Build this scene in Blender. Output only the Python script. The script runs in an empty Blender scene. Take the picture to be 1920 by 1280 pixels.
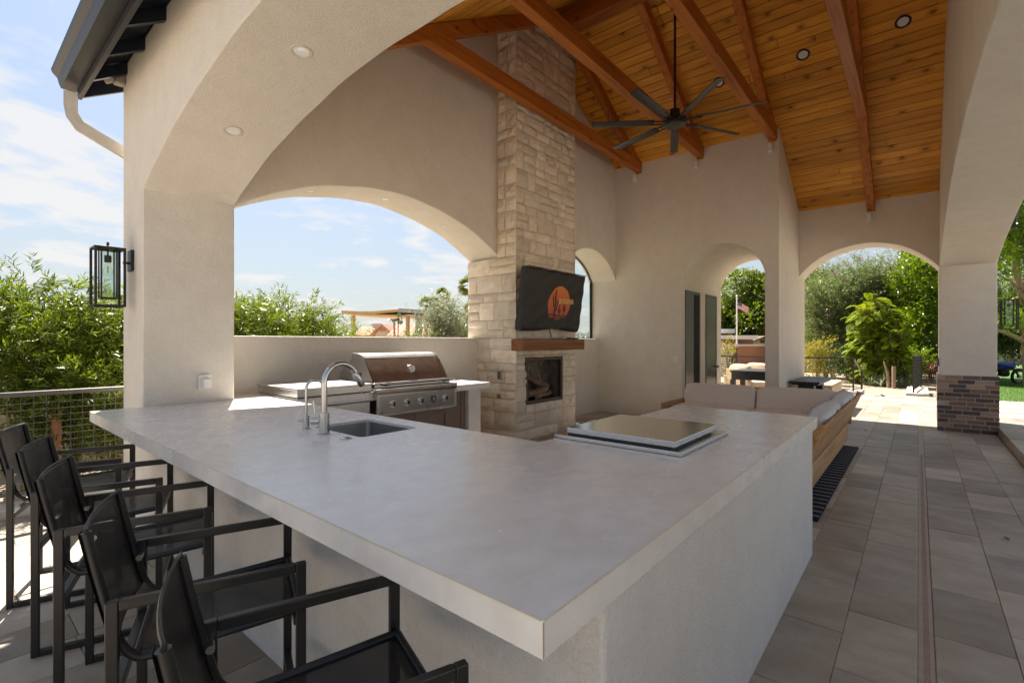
import bpy, bmesh, math, random
import numpy as np
from mathutils import Vector, Matrix
random.seed(7); RNG = np.random.default_rng(7)
S = bpy.context.scene
COL = S.collection
R = math.radians
PI = math.pi

# ------------------------------------------------------------------ camera
FPX = 909.0
YAW = math.atan2(762.0, 909.0)
EYE = 1.425
cam_d = bpy.data.cameras.new('camera')
cam_d.sensor_width = 36.0
cam_d.lens = FPX / 1920.0 * 36.0
cam_d.clip_start = 0.02
cam_d.clip_end = 2000.0
cam = bpy.data.objects.new('camera', cam_d)
COL.objects.link(cam)
cam.location = (0, 0, EYE)
cam.rotation_euler = (R(90), 0, YAW - R(90))
S.camera = cam

# ------------------------------------------------------------------ light
SUN_DIR = Vector((0.39 * 0.602, 0.92 * 0.602, 0.799)).normalized()      # towards the sun
SUN_EL = math.asin(SUN_DIR.z)
SUN_AZ = math.atan2(SUN_DIR.x, SUN_DIR.y)                                  # clockwise from +Y
W = bpy.data.worlds.new('World'); S.world = W; W.use_nodes = True
nt = W.node_tree; nt.nodes.clear()
def wn(t, **k):
    n = nt.nodes.new(t)
    for a, b in k.items(): setattr(n, a, b)
    return n
out = wn('ShaderNodeOutputWorld'); bg = wn('ShaderNodeBackground')
sky = wn('ShaderNodeTexSky'); sky.sky_type = 'NISHITA'; sky.sun_disc = False
sky.sun_elevation = SUN_EL; sky.sun_rotation = SUN_AZ
sky.air_density = 1.0; sky.dust_density = 0.7; sky.ozone_density = 0.7; sky.altitude = 300
bg.inputs['Strength'].default_value = 0.0525
tc = wn('ShaderNodeTexCoord')
sep = wn('ShaderNodeSeparateXYZ'); nt.links.new(tc.outputs['Generated'], sep.inputs[0])
zc = wn('ShaderNodeMath', operation='MAXIMUM'); zc.inputs[1].default_value = 0.0
nt.links.new(sep.outputs['Z'], zc.inputs[0])
za = wn('ShaderNodeMath', operation='ADD'); za.inputs[1].default_value = 0.12
nt.links.new(zc.outputs[0], za.inputs[0])
dx = wn('ShaderNodeMath', operation='DIVIDE'); dy = wn('ShaderNodeMath', operation='DIVIDE')
nt.links.new(sep.outputs['X'], dx.inputs[0]); nt.links.new(za.outputs[0], dx.inputs[1])
nt.links.new(sep.outputs['Y'], dy.inputs[0]); nt.links.new(za.outputs[0], dy.inputs[1])
cmb = wn('ShaderNodeCombineXYZ'); nt.links.new(dx.outputs[0], cmb.inputs[0]); nt.links.new(dy.outputs[0], cmb.inputs[1])
n1 = wn('ShaderNodeTexNoise'); n1.inputs['Scale'].default_value = 2.1; n1.inputs['Detail'].default_value = 9.0
n1.inputs['Roughness'].default_value = 0.58; n1.inputs['Distortion'].default_value = 0.25
off = wn('ShaderNodeVectorMath', operation='ADD'); off.inputs[1].default_value = (9.9, 9.1, 0.0)
nt.links.new(cmb.outputs[0], off.inputs[0]); nt.links.new(off.outputs[0], n1.inputs['Vector'])
n2 = wn('ShaderNodeTexNoise'); n2.inputs['Scale'].default_value = 0.55; n2.inputs['Detail'].default_value = 3.0
nt.links.new(off.outputs[0], n2.inputs['Vector'])
mulc = wn('ShaderNodeMath', operation='MULTIPLY_ADD'); mulc.inputs[1].default_value = 0.55
nt.links.new(n2.outputs['Fac'], mulc.inputs[0]); nt.links.new(n1.outputs['Fac'], mulc.inputs[2])
rmp = wn('ShaderNodeValToRGB')
rmp.color_ramp.elements[0].position = 0.772; rmp.color_ramp.elements[0].color = (0, 0, 0, 1)
rmp.color_ramp.elements[1].position = 0.90; rmp.color_ramp.elements[1].color = (1, 1, 1, 1)
nt.links.new(mulc.outputs[0], rmp.inputs[0])
cfac = wn('ShaderNodeMath', operation='MULTIPLY'); cfac.inputs[1].default_value = 0.85
nt.links.new(rmp.outputs[0], cfac.inputs[0])
# thin veil: a pale wash over the whole sky, thicker near the horizon
veil = wn('ShaderNodeMapRange'); veil.inputs['From Min'].default_value = 0.0; veil.inputs['From Max'].default_value = 0.55
veil.inputs['To Min'].default_value = 0.86; veil.inputs['To Max'].default_value = 0.16
nt.links.new(zc.outputs[0], veil.inputs['Value'])
mx0 = wn('ShaderNodeMix', data_type='RGBA'); mx0.inputs['B'].default_value = (2.95, 3.02, 3.0, 1)
nt.links.new(veil.outputs[0], mx0.inputs['Factor']); nt.links.new(sky.outputs[0], mx0.inputs['A'])
mx = wn('ShaderNodeMix', data_type='RGBA'); mx.inputs['B'].default_value = (4.9, 4.85, 4.8, 1)
nt.links.new(cfac.outputs[0], mx.inputs['Factor']); nt.links.new(mx0.outputs['Result'], mx.inputs['A'])
nt.links.new(mx.outputs['Result'], bg.inputs['Color']); nt.links.new(bg.outputs[0], out.inputs[0])

sun_d = bpy.data.lights.new('sun', 'SUN'); sun_d.energy = 4.6; sun_d.angle = R(0.53); sun_d.color = (1.0, 0.93, 0.82)
sun = bpy.data.objects.new('sun', sun_d); COL.objects.link(sun)
sun.rotation_euler = SUN_DIR.to_track_quat('Z', 'Y').to_euler()
sun.location = (0, 0, 40)

S.view_settings.view_transform = 'Standard'; S.view_settings.look = 'None'
S.view_settings.exposure = 1.85; S.view_settings.gamma = 1.0
S.view_settings.use_curve_mapping = False
S.render.engine = 'CYCLES'
S.cycles.max_bounces = 14; S.cycles.diffuse_bounces = 12; S.cycles.glossy_bounces = 4
S.cycles.transmission_bounces = 6; S.cycles.transparent_max_bounces = 12
S.cycles.caustics_reflective = False; S.cycles.caustics_refractive = False
S.cycles.sample_clamp_indirect = 6.0

# ------------------------------------------------------------------ photo-space helpers used when laying things out
FW = np.array([math.cos(YAW), math.sin(YAW), 0.0]); RT = np.array([math.sin(YAW), -math.cos(YAW), 0.0])
def at_depth(u, D):                       # ground point seen in column u at depth D
    p = FW * D + RT * ((u - 960) / FPX * D)
    return float(p[0]), float(p[1])
def at_y(u, y):                           # ground point of column u on the plane y
    r = FW + RT * ((u - 960) / FPX); t = y / r[1]
    return float(r[0] * t), y, float(t)
def zof(v, D): return EYE - (v - 640) / FPX * D
def project(p):
    d = np.array(p) - np.array([0, 0, EYE]); D = d @ FW
    if D < 0.05: return None
    return 960 + FPX * (d @ RT) / D, 640 - FPX * d[2] / D, D

# ------------------------------------------------------------------ materials
MATS = {}
def new_mat(name):
    m = bpy.data.materials.new(name); m.use_nodes = True
    MATS[name] = m
    return m, m.node_tree, m.node_tree.nodes['Principled BSDF']
def add(t, ty, **k):
    n = t.nodes.new(ty)
    for a, b in k.items(): setattr(n, a, b)
    return n
def rgba(c): return (c[0], c[1], c[2], 1.0)
def position(t, scale=(1, 1, 1), obj_rand=False):
    g = add(t, 'ShaderNodeNewGeometry')
    mp = add(t, 'ShaderNodeVectorMath', operation='MULTIPLY'); mp.inputs[1].default_value = scale
    if obj_rand:
        oi = add(t, 'ShaderNodeObjectInfo')
        ml = add(t, 'ShaderNodeMath', operation='MULTIPLY_ADD'); ml.inputs[1].default_value = 37.0
        t.links.new(oi.outputs['Random'], ml.inputs[0])
        m2 = add(t, 'ShaderNodeMath', operation='MULTIPLY'); m2.inputs[1].default_value = 53.0
        t.links.new(g.outputs['Random Per Island'], m2.inputs[0]); t.links.new(m2.outputs[0], ml.inputs[2])
        ad = add(t, 'ShaderNodeVectorMath', operation='ADD')
        t.links.new(g.outputs['Position'], ad.inputs[0]); t.links.new(ml.outputs[0], ad.inputs[1])
        t.links.new(ad.outputs[0], mp.inputs[0])
    else:
        t.links.new(g.outputs['Position'], mp.inputs[0])
    return mp.outputs[0]
def rnd(t):                                # one random number for each piece, joined or not
    g = add(t, 'ShaderNodeNewGeometry'); oi = add(t, 'ShaderNodeObjectInfo')
    a = add(t, 'ShaderNodeMath', operation='ADD'); f = add(t, 'ShaderNodeMath', operation='FRACT')
    m = add(t, 'ShaderNodeMath', operation='MULTIPLY'); m.inputs[1].default_value = 7.13
    t.links.new(oi.outputs['Random'], m.inputs[0])
    t.links.new(m.outputs[0], a.inputs[0]); t.links.new(g.outputs['Random Per Island'], a.inputs[1])
    t.links.new(a.outputs[0], f.inputs[0])
    return f.outputs[0]
def noise(t, vec, scale, detail=5.0, rough=0.55):
    n = add(t, 'ShaderNodeTexNoise'); n.inputs['Scale'].default_value = scale
    n.inputs['Detail'].default_value = detail; n.inputs['Roughness'].default_value = rough
    if vec is not None: t.links.new(vec, n.inputs['Vector'])
    return n.outputs['Fac']
def ramp(t, fac, stops):
    r = add(t, 'ShaderNodeValToRGB'); e = r.color_ramp.elements
    while len(e) < len(stops): e.new(0.5)
    for i, (p, c) in enumerate(stops): e[i].position = p; e[i].color = rgba(c)
    t.links.new(fac, r.inputs[0]); return r.outputs[0]
def mixc(t, fac, a, b, mode='MIX'):
    m = add(t, 'ShaderNodeMix', data_type='RGBA', blend_type=mode)
    for s, v in (('A', a), ('B', b)):
        if isinstance(v, tuple): m.inputs[s].default_value = rgba(v)
        else: t.links.new(v, m.inputs[s])
    if isinstance(fac, (int, float)): m.inputs['Factor'].default_value = fac
    else: t.links.new(fac, m.inputs['Factor'])
    return m.outputs['Result']
def bump(t, b, h, strength, dist=0.01):
    n = add(t, 'ShaderNodeBump'); n.inputs['Strength'].default_value = strength; n.inputs['Distance'].default_value = dist
    t.links.new(h, n.inputs['Height']); t.links.new(n.outputs[0], b.inputs['Normal'])
def surf(name, c1, c2=None, scale=6.0, rough=0.7, metal=0.0, bstr=0.0, bscale=60.0, stretch=(1, 1, 1), spec=0.5,
         piece=None, detail=5.0, rvar=0.0, bdist=0.01):
    m, t, b = new_mat(name)
    b.inputs['Roughness'].default_value = rough; b.inputs['Metallic'].default_value = metal
    b.inputs['Specular IOR Level'].default_value = spec
    vec = position(t, stretch, obj_rand=piece is not None)
    c2 = c2 or tuple(x * 0.85 for x in c1)
    f = noise(t, vec, scale, detail)
    col = ramp(t, f, [(0.3, c1), (0.7, c2)])
    if piece:                              # per-piece brightness spread
        v = add(t, 'ShaderNodeMapRange'); v.inputs['To Min'].default_value = 1 - piece; v.inputs['To Max'].default_value = 1 + piece
        t.links.new(rnd(t), v.inputs['Value'])
        hs = add(t, 'ShaderNodeHueSaturation'); t.links.new(v.outputs[0], hs.inputs['Value']); t.links.new(col, hs.inputs['Color'])
        col = hs.outputs[0]
    t.links.new(col, b.inputs['Base Color'])
    if rvar:
        rr = add(t, 'ShaderNodeMapRange'); rr.inputs['To Min'].default_value = rough - rvar; rr.inputs['To Max'].default_value = rough + rvar
        t.links.new(noise(t, vec, scale * 0.6), rr.inputs['Value']); t.links.new(rr.outputs[0], b.inputs['Roughness'])
    if bstr: bump(t, b, noise(t, vec, bscale, 4.0), bstr, bdist)
    return m

def stucco(name, c1, c2):
    m, t, b = new_mat(name); b.inputs['Roughness'].default_value = 0.9; b.inputs['Specular IOR Level'].default_value = 0.25
    p = position(t)
    big = noise(t, p, 0.9, 4.0); col = ramp(t, big, [(0.3, c1), (0.7, c2)])
    streak = noise(t, position(t, (2.6, 2.6, 0.6)), 1.0, 6.0)
    col = mixc(t, 0.10, col, ramp(t, streak, [(0.35, (0.45, 0.41, 0.35)), (0.6, (0.72, 0.69, 0.64))]), 'OVERLAY')
    sp = noise(t, p, 150.0, 2.0)
    col = mixc(t, 0.22, col, ramp(t, sp, [(0.28, (0.15, 0.13, 0.11)), (0.42, (0.7, 0.7, 0.7))]), 'MULTIPLY')
    mo = noise(t, p, 5.5, 5.0, 0.6); col = mixc(t, 0.14, col, ramp(t, mo, [(0.34, (0.62, 0.58, 0.52)), (0.60, (1, 1, 1))]), 'MULTIPLY')
    g2 = noise(t, p, 62.0, 3.0); col = mixc(t, 0.08, col, ramp(t, g2, [(0.34, (0.45, 0.42, 0.38)), (0.50, (1, 1, 1))]), 'MULTIPLY')
    t.links.new(col, b.inputs['Base Color'])
    h1 = noise(t, p, 95.0, 5.0, 0.6); h2 = noise(t, p, 14.0, 3.0)
    a = add(t, 'ShaderNodeMath', operation='MULTIPLY_ADD'); a.inputs[1].default_value = 0.8
    t.links.new(h2, a.inputs[0]); t.links.new(h1, a.inputs[2])
    bump(t, b, a.outputs[0], 0.8, 0.009)
    return m
M_STUCCO = stucco('stucco', (0.825, 0.77, 0.69), (0.785, 0.73, 0.65))
M_WHITE_STUCCO = stucco('white stucco', (0.74, 0.725, 0.70), (0.69, 0.675, 0.65))
M_CREAM_WALL = stucco('cream block wall', (0.50, 0.44, 0.34), (0.44, 0.38, 0.29))
M_SAGE_WALL = stucco('sage wall', (0.42, 0.42, 0.33), (0.37, 0.37, 0.29))
M_TERRACOTTA = stucco('terracotta wall', (0.42, 0.20, 0.12), (0.36, 0.17, 0.10))

def wood(name, dark, mid, light, axis='y', knots=0.0, rough=0.45, piece=0.22, grain=1.0, bstr=0.15):
    m, t, b = new_mat(name); b.inputs['Roughness'].default_value = rough; b.inputs['Specular IOR Level'].default_value = 0.35
    st = {'x': (0.55, 9, 9), 'y': (9, 0.55, 9), 'z': (9, 9, 0.55)}[axis]
    vec = position(t, tuple(s * grain for s in st), obj_rand=True)
    f = noise(t, vec, 2.2, 7.0, 0.62)
    col = ramp(t, f, [(0.28, dark), (0.5, mid), (0.74, light)])
    if knots:
        k = add(t, 'ShaderNodeTexVoronoi'); k.voronoi_dimensions = '2D'; k.inputs['Scale'].default_value = 1.0; k.inputs['Randomness'].default_value = 1.0
        sx = add(t, 'ShaderNodeSeparateXYZ'); t.links.new(position(t, obj_rand=True), sx.inputs[0])
        al = {'x': 0, 'y': 1, 'z': 2}[axis]; o1, o2 = [q for q in range(3) if q != al]
        ac = add(t, 'ShaderNodeMath', operation='MULTIPLY_ADD'); ac.inputs[1].default_value = 0.62; t.links.new(sx.outputs[o2], ac.inputs[0]); t.links.new(sx.outputs[o1], ac.inputs[2])
        ak = add(t, 'ShaderNodeMath', operation='MULTIPLY'); ak.inputs[1].default_value = 8.0; t.links.new(ac.outputs[0], ak.inputs[0])
        lk = add(t, 'ShaderNodeMath', operation='MULTIPLY'); lk.inputs[1].default_value = 3.4; t.links.new(sx.outputs[al], lk.inputs[0])
        cv = add(t, 'ShaderNodeCombineXYZ'); t.links.new(ak.outputs[0], cv.inputs[0]); t.links.new(lk.outputs[0], cv.inputs[1]); t.links.new(cv.outputs[0], k.inputs['Vector'])
        gt = add(t, 'ShaderNodeSeparateColor'); t.links.new(k.outputs['Color'], gt.inputs[0]); gs = add(t, 'ShaderNodeMath', operation='GREATER_THAN'); gs.inputs[1].default_value = 0.74; t.links.new(gt.outputs[0], gs.inputs[0])
        kr = ramp(t, k.outputs['Distance'], [(0.06, (1, 1, 1)), (0.13 * knots, (0, 0, 0))])
        kg = add(t, 'ShaderNodeMath', operation='MULTIPLY'); t.links.new(kr, kg.inputs[0]); t.links.new(gs.outputs[0], kg.inputs[1])
        col = mixc(t, kg.outputs[0], col, tuple(x * 0.18 for x in dark))
        ring = ramp(t, k.outputs['Distance'], [(0.10, (1, 1, 1)), (0.32 * knots, (0, 0, 0))])
        mr = add(t, 'ShaderNodeMath', operation='MULTIPLY'); mr.inputs[1].default_value = 0.55
        t.links.new(ring, mr.inputs[0]); mr2 = add(t, 'ShaderNodeMath', operation='MULTIPLY'); t.links.new(mr.outputs[0], mr2.inputs[0]); t.links.new(gs.outputs[0], mr2.inputs[1]); col = mixc(t, mr2.outputs[0], col, tuple(x * 0.7 for x in dark))
    v = add(t, 'ShaderNodeMapRange'); v.inputs['To Min'].default_value = 1 - piece; v.inputs['To Max'].default_value = 1 + piece
    t.links.new(rnd(t), v.inputs['Value'])
    hs = add(t, 'ShaderNodeHueSaturation'); t.links.new(v.outputs[0], hs.inputs['Value']); t.links.new(col, hs.inputs['Color'])
    t.links.new(hs.outputs[0], b.inputs['Base Color'])
    bump(t, b, f, bstr, 0.006)
    return m
M_PLANK = wood('stained pine board', (0.47, 0.185, 0.020), (0.68, 0.305, 0.034), (0.79, 0.40, 0.058), 'y', knots=1.1, rough=0.42, piece=0.2)
M_BEAM_X = wood('stained beam', (0.26, 0.066, 0.009), (0.46, 0.145, 0.020), (0.56, 0.205, 0.036), 'x', knots=0.5, rough=0.5, piece=0.1)
M_BEAM_Y = wood('stained ridge beam', (0.18, 0.044, 0.007), (0.31, 0.09, 0.014), (0.40, 0.13, 0.024), 'y', knots=0.5, rough=0.5, piece=0.1)
M_MANTEL = wood('mantel timber', (0.10, 0.035, 0.012), (0.21, 0.085, 0.030), (0.30, 0.13, 0.05), 'x', knots=0.7, rough=0.55, piece=0.05)
M_TEAK_X = wood('teak along sofa', (0.30, 0.15, 0.06), (0.45, 0.25, 0.11), (0.56, 0.34, 0.16), 'x', rough=0.55, piece=0.12)
M_TEAK_Y = wood('teak across sofa', (0.30, 0.15, 0.06), (0.45, 0.25, 0.11), (0.56, 0.34, 0.16), 'y', rough=0.55, piece=0.12)
M_POSTWOOD = wood('raw timber', (0.25, 0.10, 0.04), (0.38, 0.16, 0.07), (0.48, 0.22, 0.10), 'z', rough=0.75, piece=0.1)
M_LATTICE = surf('tan lattice timber', (0.46, 0.32, 0.18), (0.36, 0.25, 0.14), 8.0, 0.8)
M_BLEACHED = wood('bleached timber', (0.42, 0.30, 0.18), (0.55, 0.42, 0.28), (0.66, 0.53, 0.38), 'x', rough=0.7, piece=0.08)

def countertop_mat():
    m, t, b = new_mat('porcelain worktop'); b.inputs['Specular IOR Level'].default_value = 0.7
    p = position(t); w = noise(t, p, 2.6, 3.0, 0.5)
    col = ramp(t, w, [(0.15, (0.77, 0.755, 0.725)), (0.85, (0.87, 0.86, 0.84))])
    st = noise(t, position(t, (6, 8, 6)), 1.6, 6.0, 0.6)
    col = mixc(t, 0.75, col, ramp(t, st, [(0.22, (0.78, 0.745, 0.70)), (0.80, (1, 1, 1))]), 'MULTIPLY')
    t.links.new(col, b.inputs['Base Color'])
    rr = add(t, 'ShaderNodeMapRange'); rr.inputs['To Min'].default_value = 0.24; rr.inputs['To Max'].default_value = 0.30
    t.links.new(noise(t, p, 5.0, 2.0), rr.inputs['Value']); t.links.new(rr.outputs[0], b.inputs['Roughness'])
    bump(t, b, noise(t, p, 45.0, 2.0), 0.03, 0.002)
    return m
M_TOP = countertop_mat()

def travertine():
    m, t, b = new_mat('travertine paver'); b.inputs['Specular IOR Level'].default_value = 0.4
    vec = position(t, (3.4, 1.7, 1), obj_rand=True)
    f = noise(t, vec, 1.9, 6.0, 0.6)
    col = ramp(t, f, [(0.26, (0.30, 0.25, 0.20)), (0.48, (0.40, 0.345, 0.28)), (0.74, (0.50, 0.445, 0.375))])
    sc_ = noise(t, position(t, (3, 9, 3)), 2.2, 8.0, 0.75)
    col = mixc(t, ramp(t, sc_, [(0.62, (0, 0, 0)), (0.78, (0.45, 0.45, 0.45))]), col, (0.60, 0.56, 0.50))
    hue_ = noise(t, position(t), 1.7, 5.0, 0.6)
    col = mixc(t, ramp(t, hue_, [(0.45, (0, 0, 0)), (0.66, (0.6, 0.6, 0.6))]), col, (0.36, 0.275, 0.20))
    pits = noise(t, position(t), 85.0, 2.0)
    col = mixc(t, 0.45, col, ramp(t, pits, [(0.27, (0.35, 0.28, 0.22)), (0.36, (1, 1, 1))]), 'MULTIPLY')
    stain = noise(t, position(t), 0.8, 5.0)
    col = mixc(t, 0.5, col, ramp(t, stain, [(0.35, (0.62, 0.58, 0.54)), (0.6, (1, 1, 1))]), 'MULTIPLY')
    v = add(t, 'ShaderNodeMapRange'); v.inputs['To Min'].default_value = 0.72; v.inputs['To Max'].default_value = 1.25
    t.links.new(rnd(t), v.inputs['Value'])
    hs = add(t, 'ShaderNodeHueSaturation'); t.links.new(v.outputs[0], hs.inputs['Value']); t.links.new(col, hs.inputs['Color'])
    t.links.new(hs.outputs[0], b.inputs['Base Color'])
    rr = add(t, 'ShaderNodeMapRange'); rr.inputs['To Min'].default_value = 0.3; rr.inputs['To Max'].default_value = 0.62
    t.links.new(noise(t, position(t), 3.0, 6.0), rr.inputs['Value']); t.links.new(rr.outputs[0], b.inputs['Roughness'])
    bump(t, b, f, 0.12, 0.004)
    return m
M_PAVER = travertine()
M_GROUT = surf('sandy grout', (0.27, 0.225, 0.175), (0.21, 0.175, 0.135), 20, 0.95)

def stone_mat(name, a, bb, c):
    m, t, b = new_mat(name); b.inputs['Roughness'].default_value = 0.85; b.inputs['Specular IOR Level'].default_value = 0.25
    p = position(t, obj_rand=True)
    f = noise(t, p, 7.0, 8.0, 0.65)
    col = ramp(t, f, [(0.28, a), (0.5, bb), (0.72, c)])
    v = add(t, 'ShaderNodeMapRange'); v.inputs['To Min'].default_value = 0.82; v.inputs['To Max'].default_value = 1.1
    t.links.new(rnd(t), v.inputs['Value'])
    hs = add(t, 'ShaderNodeHueSaturation'); t.links.new(v.outputs[0], hs.inputs['Value']); t.links.new(col, hs.inputs['Color'])
    t.links.new(hs.outputs[0], b.inputs['Base Color'])
    bump(t, b, noise(t, p, 22.0, 9.0, 0.75), 0.9, 0.022)
    return m
M_STONE = stone_mat('cream limestone', (0.72, 0.605, 0.46), (0.84, 0.74, 0.60), (0.88, 0.81, 0.69))
M_MORTAR = surf('stone mortar', (0.56, 0.46, 0.335), (0.50, 0.40, 0.29), 30, 0.95)
M_BRICKS = [surf('brick umber', (0.125, 0.085, 0.08), (0.085, 0.06, 0.058), 14, 0.8, bstr=0.4, bscale=40, piece=0.2),
            surf('brick brown', (0.25, 0.155, 0.105), (0.19, 0.115, 0.08), 14, 0.8, bstr=0.4, bscale=40, piece=0.2),
            surf('brick tan', (0.38, 0.265, 0.18), (0.31, 0.21, 0.145), 14, 0.8, bstr=0.4, bscale=40, piece=0.2),
            surf('brick ash', (0.46, 0.38, 0.32), (0.38, 0.31, 0.26), 14, 0.8, bstr=0.4, bscale=40, piece=0.2)]
M_BRICK_MORTAR = surf('brick mortar', (0.52, 0.49, 0.45), (0.46, 0.43, 0.40), 40, 0.95)

def brushed(name, col, rough, axis='x'):
    m, t, b = new_mat(name); b.inputs['Metallic'].default_value = 1.0
    st = {'x': (2, 220, 220), 'y': (220, 2, 220), 'z': (220, 220, 2), 'n': (40, 40, 40)}[axis]
    f = noise(t, position(t, st), 1.0, 3.0)
    t.links.new(ramp(t, f, [(0.2, tuple(c * 0.88 for c in col)), (0.8, col)]), b.inputs['Base Color'])
    rr = add(t, 'ShaderNodeMapRange'); rr.inputs['To Min'].default_value = rough * 0.8; rr.inputs['To Max'].default_value = rough * 1.25
    t.links.new(noise(t, position(t), 6.0, 5.0), rr.inputs['Value']); t.links.new(rr.outputs[0], b.inputs['Roughness'])
    bump(t, b, f, 0.02, 0.0005)
    return m
M_STEEL = brushed('brushed steel', (0.62, 0.615, 0.605), 0.28, 'x')
M_STEEL_FLAT = brushed('smooth steel sheet', (0.58, 0.60, 0.62), 0.19, 'n')
M_STEEL_DARK = brushed('sink steel', (0.42, 0.42, 0.42), 0.35, 'y')
M_CHROME = brushed('satin steel', (0.60, 0.595, 0.585), 0.22, 'n')
def hood_mat():                            # brown lid; part of the brown is reflected timber put into the colour
    m, t, b = new_mat('brown steel hood'); b.inputs['Metallic'].default_value = 0.85
    p = position(t); f = noise(t, p, 9.0, 8.0, 0.7)
    col = ramp(t, f, [(0.3, (0.38, 0.325, 0.28)), (0.52, (0.50, 0.445, 0.395)), (0.75, (0.62, 0.57, 0.52))])
    t.links.new(col, b.inputs['Base Color'])
    b.inputs['Roughness'].default_value = 0.3
    return m
M_HOOD = hood_mat()
M_BLACK = surf('black powder coat', (0.010, 0.010, 0.0115), (0.007, 0.007, 0.008), 30, 0.42, bstr=0.05, bscale=300)
M_FRAME = surf('charcoal chair frame', (0.019, 0.0178, 0.0172), (0.013, 0.0123, 0.012), 18, 0.36, bstr=0.04, bscale=300)
M_ROOF = surf('navy painted metal', (0.013, 0.0165, 0.029), (0.010, 0.0135, 0.024), 12, 0.38)
M_GUTTER = surf('charcoal gutter', (0.024, 0.0255, 0.031), (0.020, 0.021, 0.026), 6, 0.4, spec=0.3)
M_SPOUT = surf('cream downspout', (0.58, 0.53, 0.46), (0.50, 0.45, 0.38), 10, 0.5)
M_WHITE = surf('white plastic', (0.82, 0.80, 0.77), (0.78, 0.76, 0.73), 10, 0.45)
M_TRIM = surf('beige light trim', (0.60, 0.54, 0.46), (0.58, 0.52, 0.44), 10, 0.5)
M_GREYBOX = surf('grey camera housing', (0.30, 0.26, 0.23), (0.25, 0.22, 0.19), 20, 0.5)
M_LENS = surf('frosted lens', (0.80, 0.80, 0.80), (0.77, 0.77, 0.77), 10, 0.25)
M_CABINET = surf('taupe cabinet', (0.17, 0.125, 0.10), (0.15, 0.11, 0.088), 5, 0.45)
M_CUSHION = surf('oatmeal cushion', (0.79, 0.72, 0.645), (0.75, 0.68, 0.605), 140, 0.95, bstr=0.25, bscale=500, spec=0.15)
M_CUSHION_GREY = surf('grey cushion', (0.60, 0.575, 0.56), (0.56, 0.535, 0.52), 140, 0.95, bstr=0.25, bscale=500, spec=0.15)
M_CREAM_CUSHION = surf('cream cushion', (0.60, 0.50, 0.37), (0.54, 0.45, 0.33), 90, 0.95, bstr=0.2, bscale=300, spec=0.15)
M_RUG_DARK = surf('rug dark yarn', (0.020, 0.022, 0.032), (0.014, 0.015, 0.022), 200, 1.0, bstr=0.5, bscale=400, spec=0.1)
M_RUG_GREY = surf('rug grey yarn', (0.20, 0.20, 0.21), (0.13, 0.13, 0.14), 200, 1.0, bstr=0.5, bscale=400, spec=0.1)
M_DRAIN = surf('bronze drain', (0.42, 0.315, 0.245), (0.36, 0.265, 0.205), 10, 0.5)
M_DRAIN_SLOT = surf('drain slot shade', (0.09, 0.06, 0.045), (0.08, 0.05, 0.04), 10, 0.7)
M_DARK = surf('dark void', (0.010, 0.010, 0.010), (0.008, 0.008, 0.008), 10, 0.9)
M_COVER = surf('black nylon cover', (0.013, 0.0125, 0.013), (0.009, 0.0088, 0.009), 30, 0.5, bstr=0.15, bscale=120)
M_TVTEXT = surf('printed tan', (0.80, 0.50, 0.20), (0.78, 0.48, 0.19), 10, 0.6)
M_PRINTBLACK = surf('printed black', (0.03, 0.018, 0.016), (0.025, 0.016, 0.014), 10, 0.6)
def disc_mat():
    m, t, b = new_mat('printed sunset'); b.inputs['Roughness'].default_value = 0.6
    g = add(t, 'ShaderNodeNewGeometry'); s = add(t, 'ShaderNodeSeparateXYZ'); t.links.new(g.outputs['Position'], s.inputs[0])
    mr = add(t, 'ShaderNodeMapRange'); mr.inputs['From Min'].default_value = 1.72; mr.inputs['From Max'].default_value = 2.25
    t.links.new(s.outputs['Z'], mr.inputs['Value'])
    t.links.new(ramp(t, mr.outputs[0], [(0.05, (0.52, 0.10, 0.055)), (0.5, (0.62, 0.15, 0.045)), (1.0, (0.72, 0.24, 0.035))]), b.inputs['Base Color'])
    return m
M_DISC = disc_mat()
M_FIREBRICK = surf('sooty firebrick', (0.24, 0.19, 0.15), (0.16, 0.125, 0.10), 20, 0.9, piece=0.3)
M_FIREFRAME = surf('bronze firebox frame', (0.11, 0.085, 0.065), (0.08, 0.06, 0.046), 10, 0.5, metal=0.5)
M_LOG = surf('ceramic log bark', (0.30, 0.20, 0.125), (0.12, 0.085, 0.06), 12, 0.9, bstr=0.8, bscale=30)
M_LOGEND = surf('ceramic log end', (0.42, 0.29, 0.17), (0.34, 0.22, 0.13), 20, 0.9)
M_DOOR = surf('bronze door', (0.060, 0.055, 0.048), (0.05, 0.046, 0.04), 5, 0.35)
M_DOOR_OLIVE = surf('olive reflective door', (0.095, 0.098, 0.066), (0.085, 0.088, 0.06), 5, 0.25)
M_PLATE = surf('stainless plate', (0.35, 0.31, 0.26), (0.3, 0.27, 0.23), 10, 0.4, metal=0.6)
M_BLUE = surf('blue cloth', (0.015, 0.05, 0.30), (0.01, 0.035, 0.22), 10, 0.6)
M_RUBBER = surf('black rubber', (0.018, 0.018, 0.018), (0.012, 0.012, 0.012), 20, 0.8)
M_GRAVEL = surf('tan gravel', (0.44, 0.34, 0.25), (0.28, 0.205, 0.145), 40, 0.95, bstr=1.0, bscale=60, bdist=0.03)
M_PALEGRAVEL = surf('pale decomposed granite', (0.58, 0.49, 0.38), (0.46, 0.38, 0.29), 30, 0.95, bstr=0.8, bscale=70, bdist=0.02)
M_BOUNCE_DECK = surf('pale bounce deck', (0.56, 0.52, 0.465), (0.50, 0.46, 0.41), 3, 0.85, bstr=0.3, bscale=60)
M_UNSEEN_YARD = surf('grey brown unseen ground', (0.36, 0.325, 0.285), (0.27, 0.24, 0.21), 30, 0.95, bstr=0.8, bscale=70)
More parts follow.
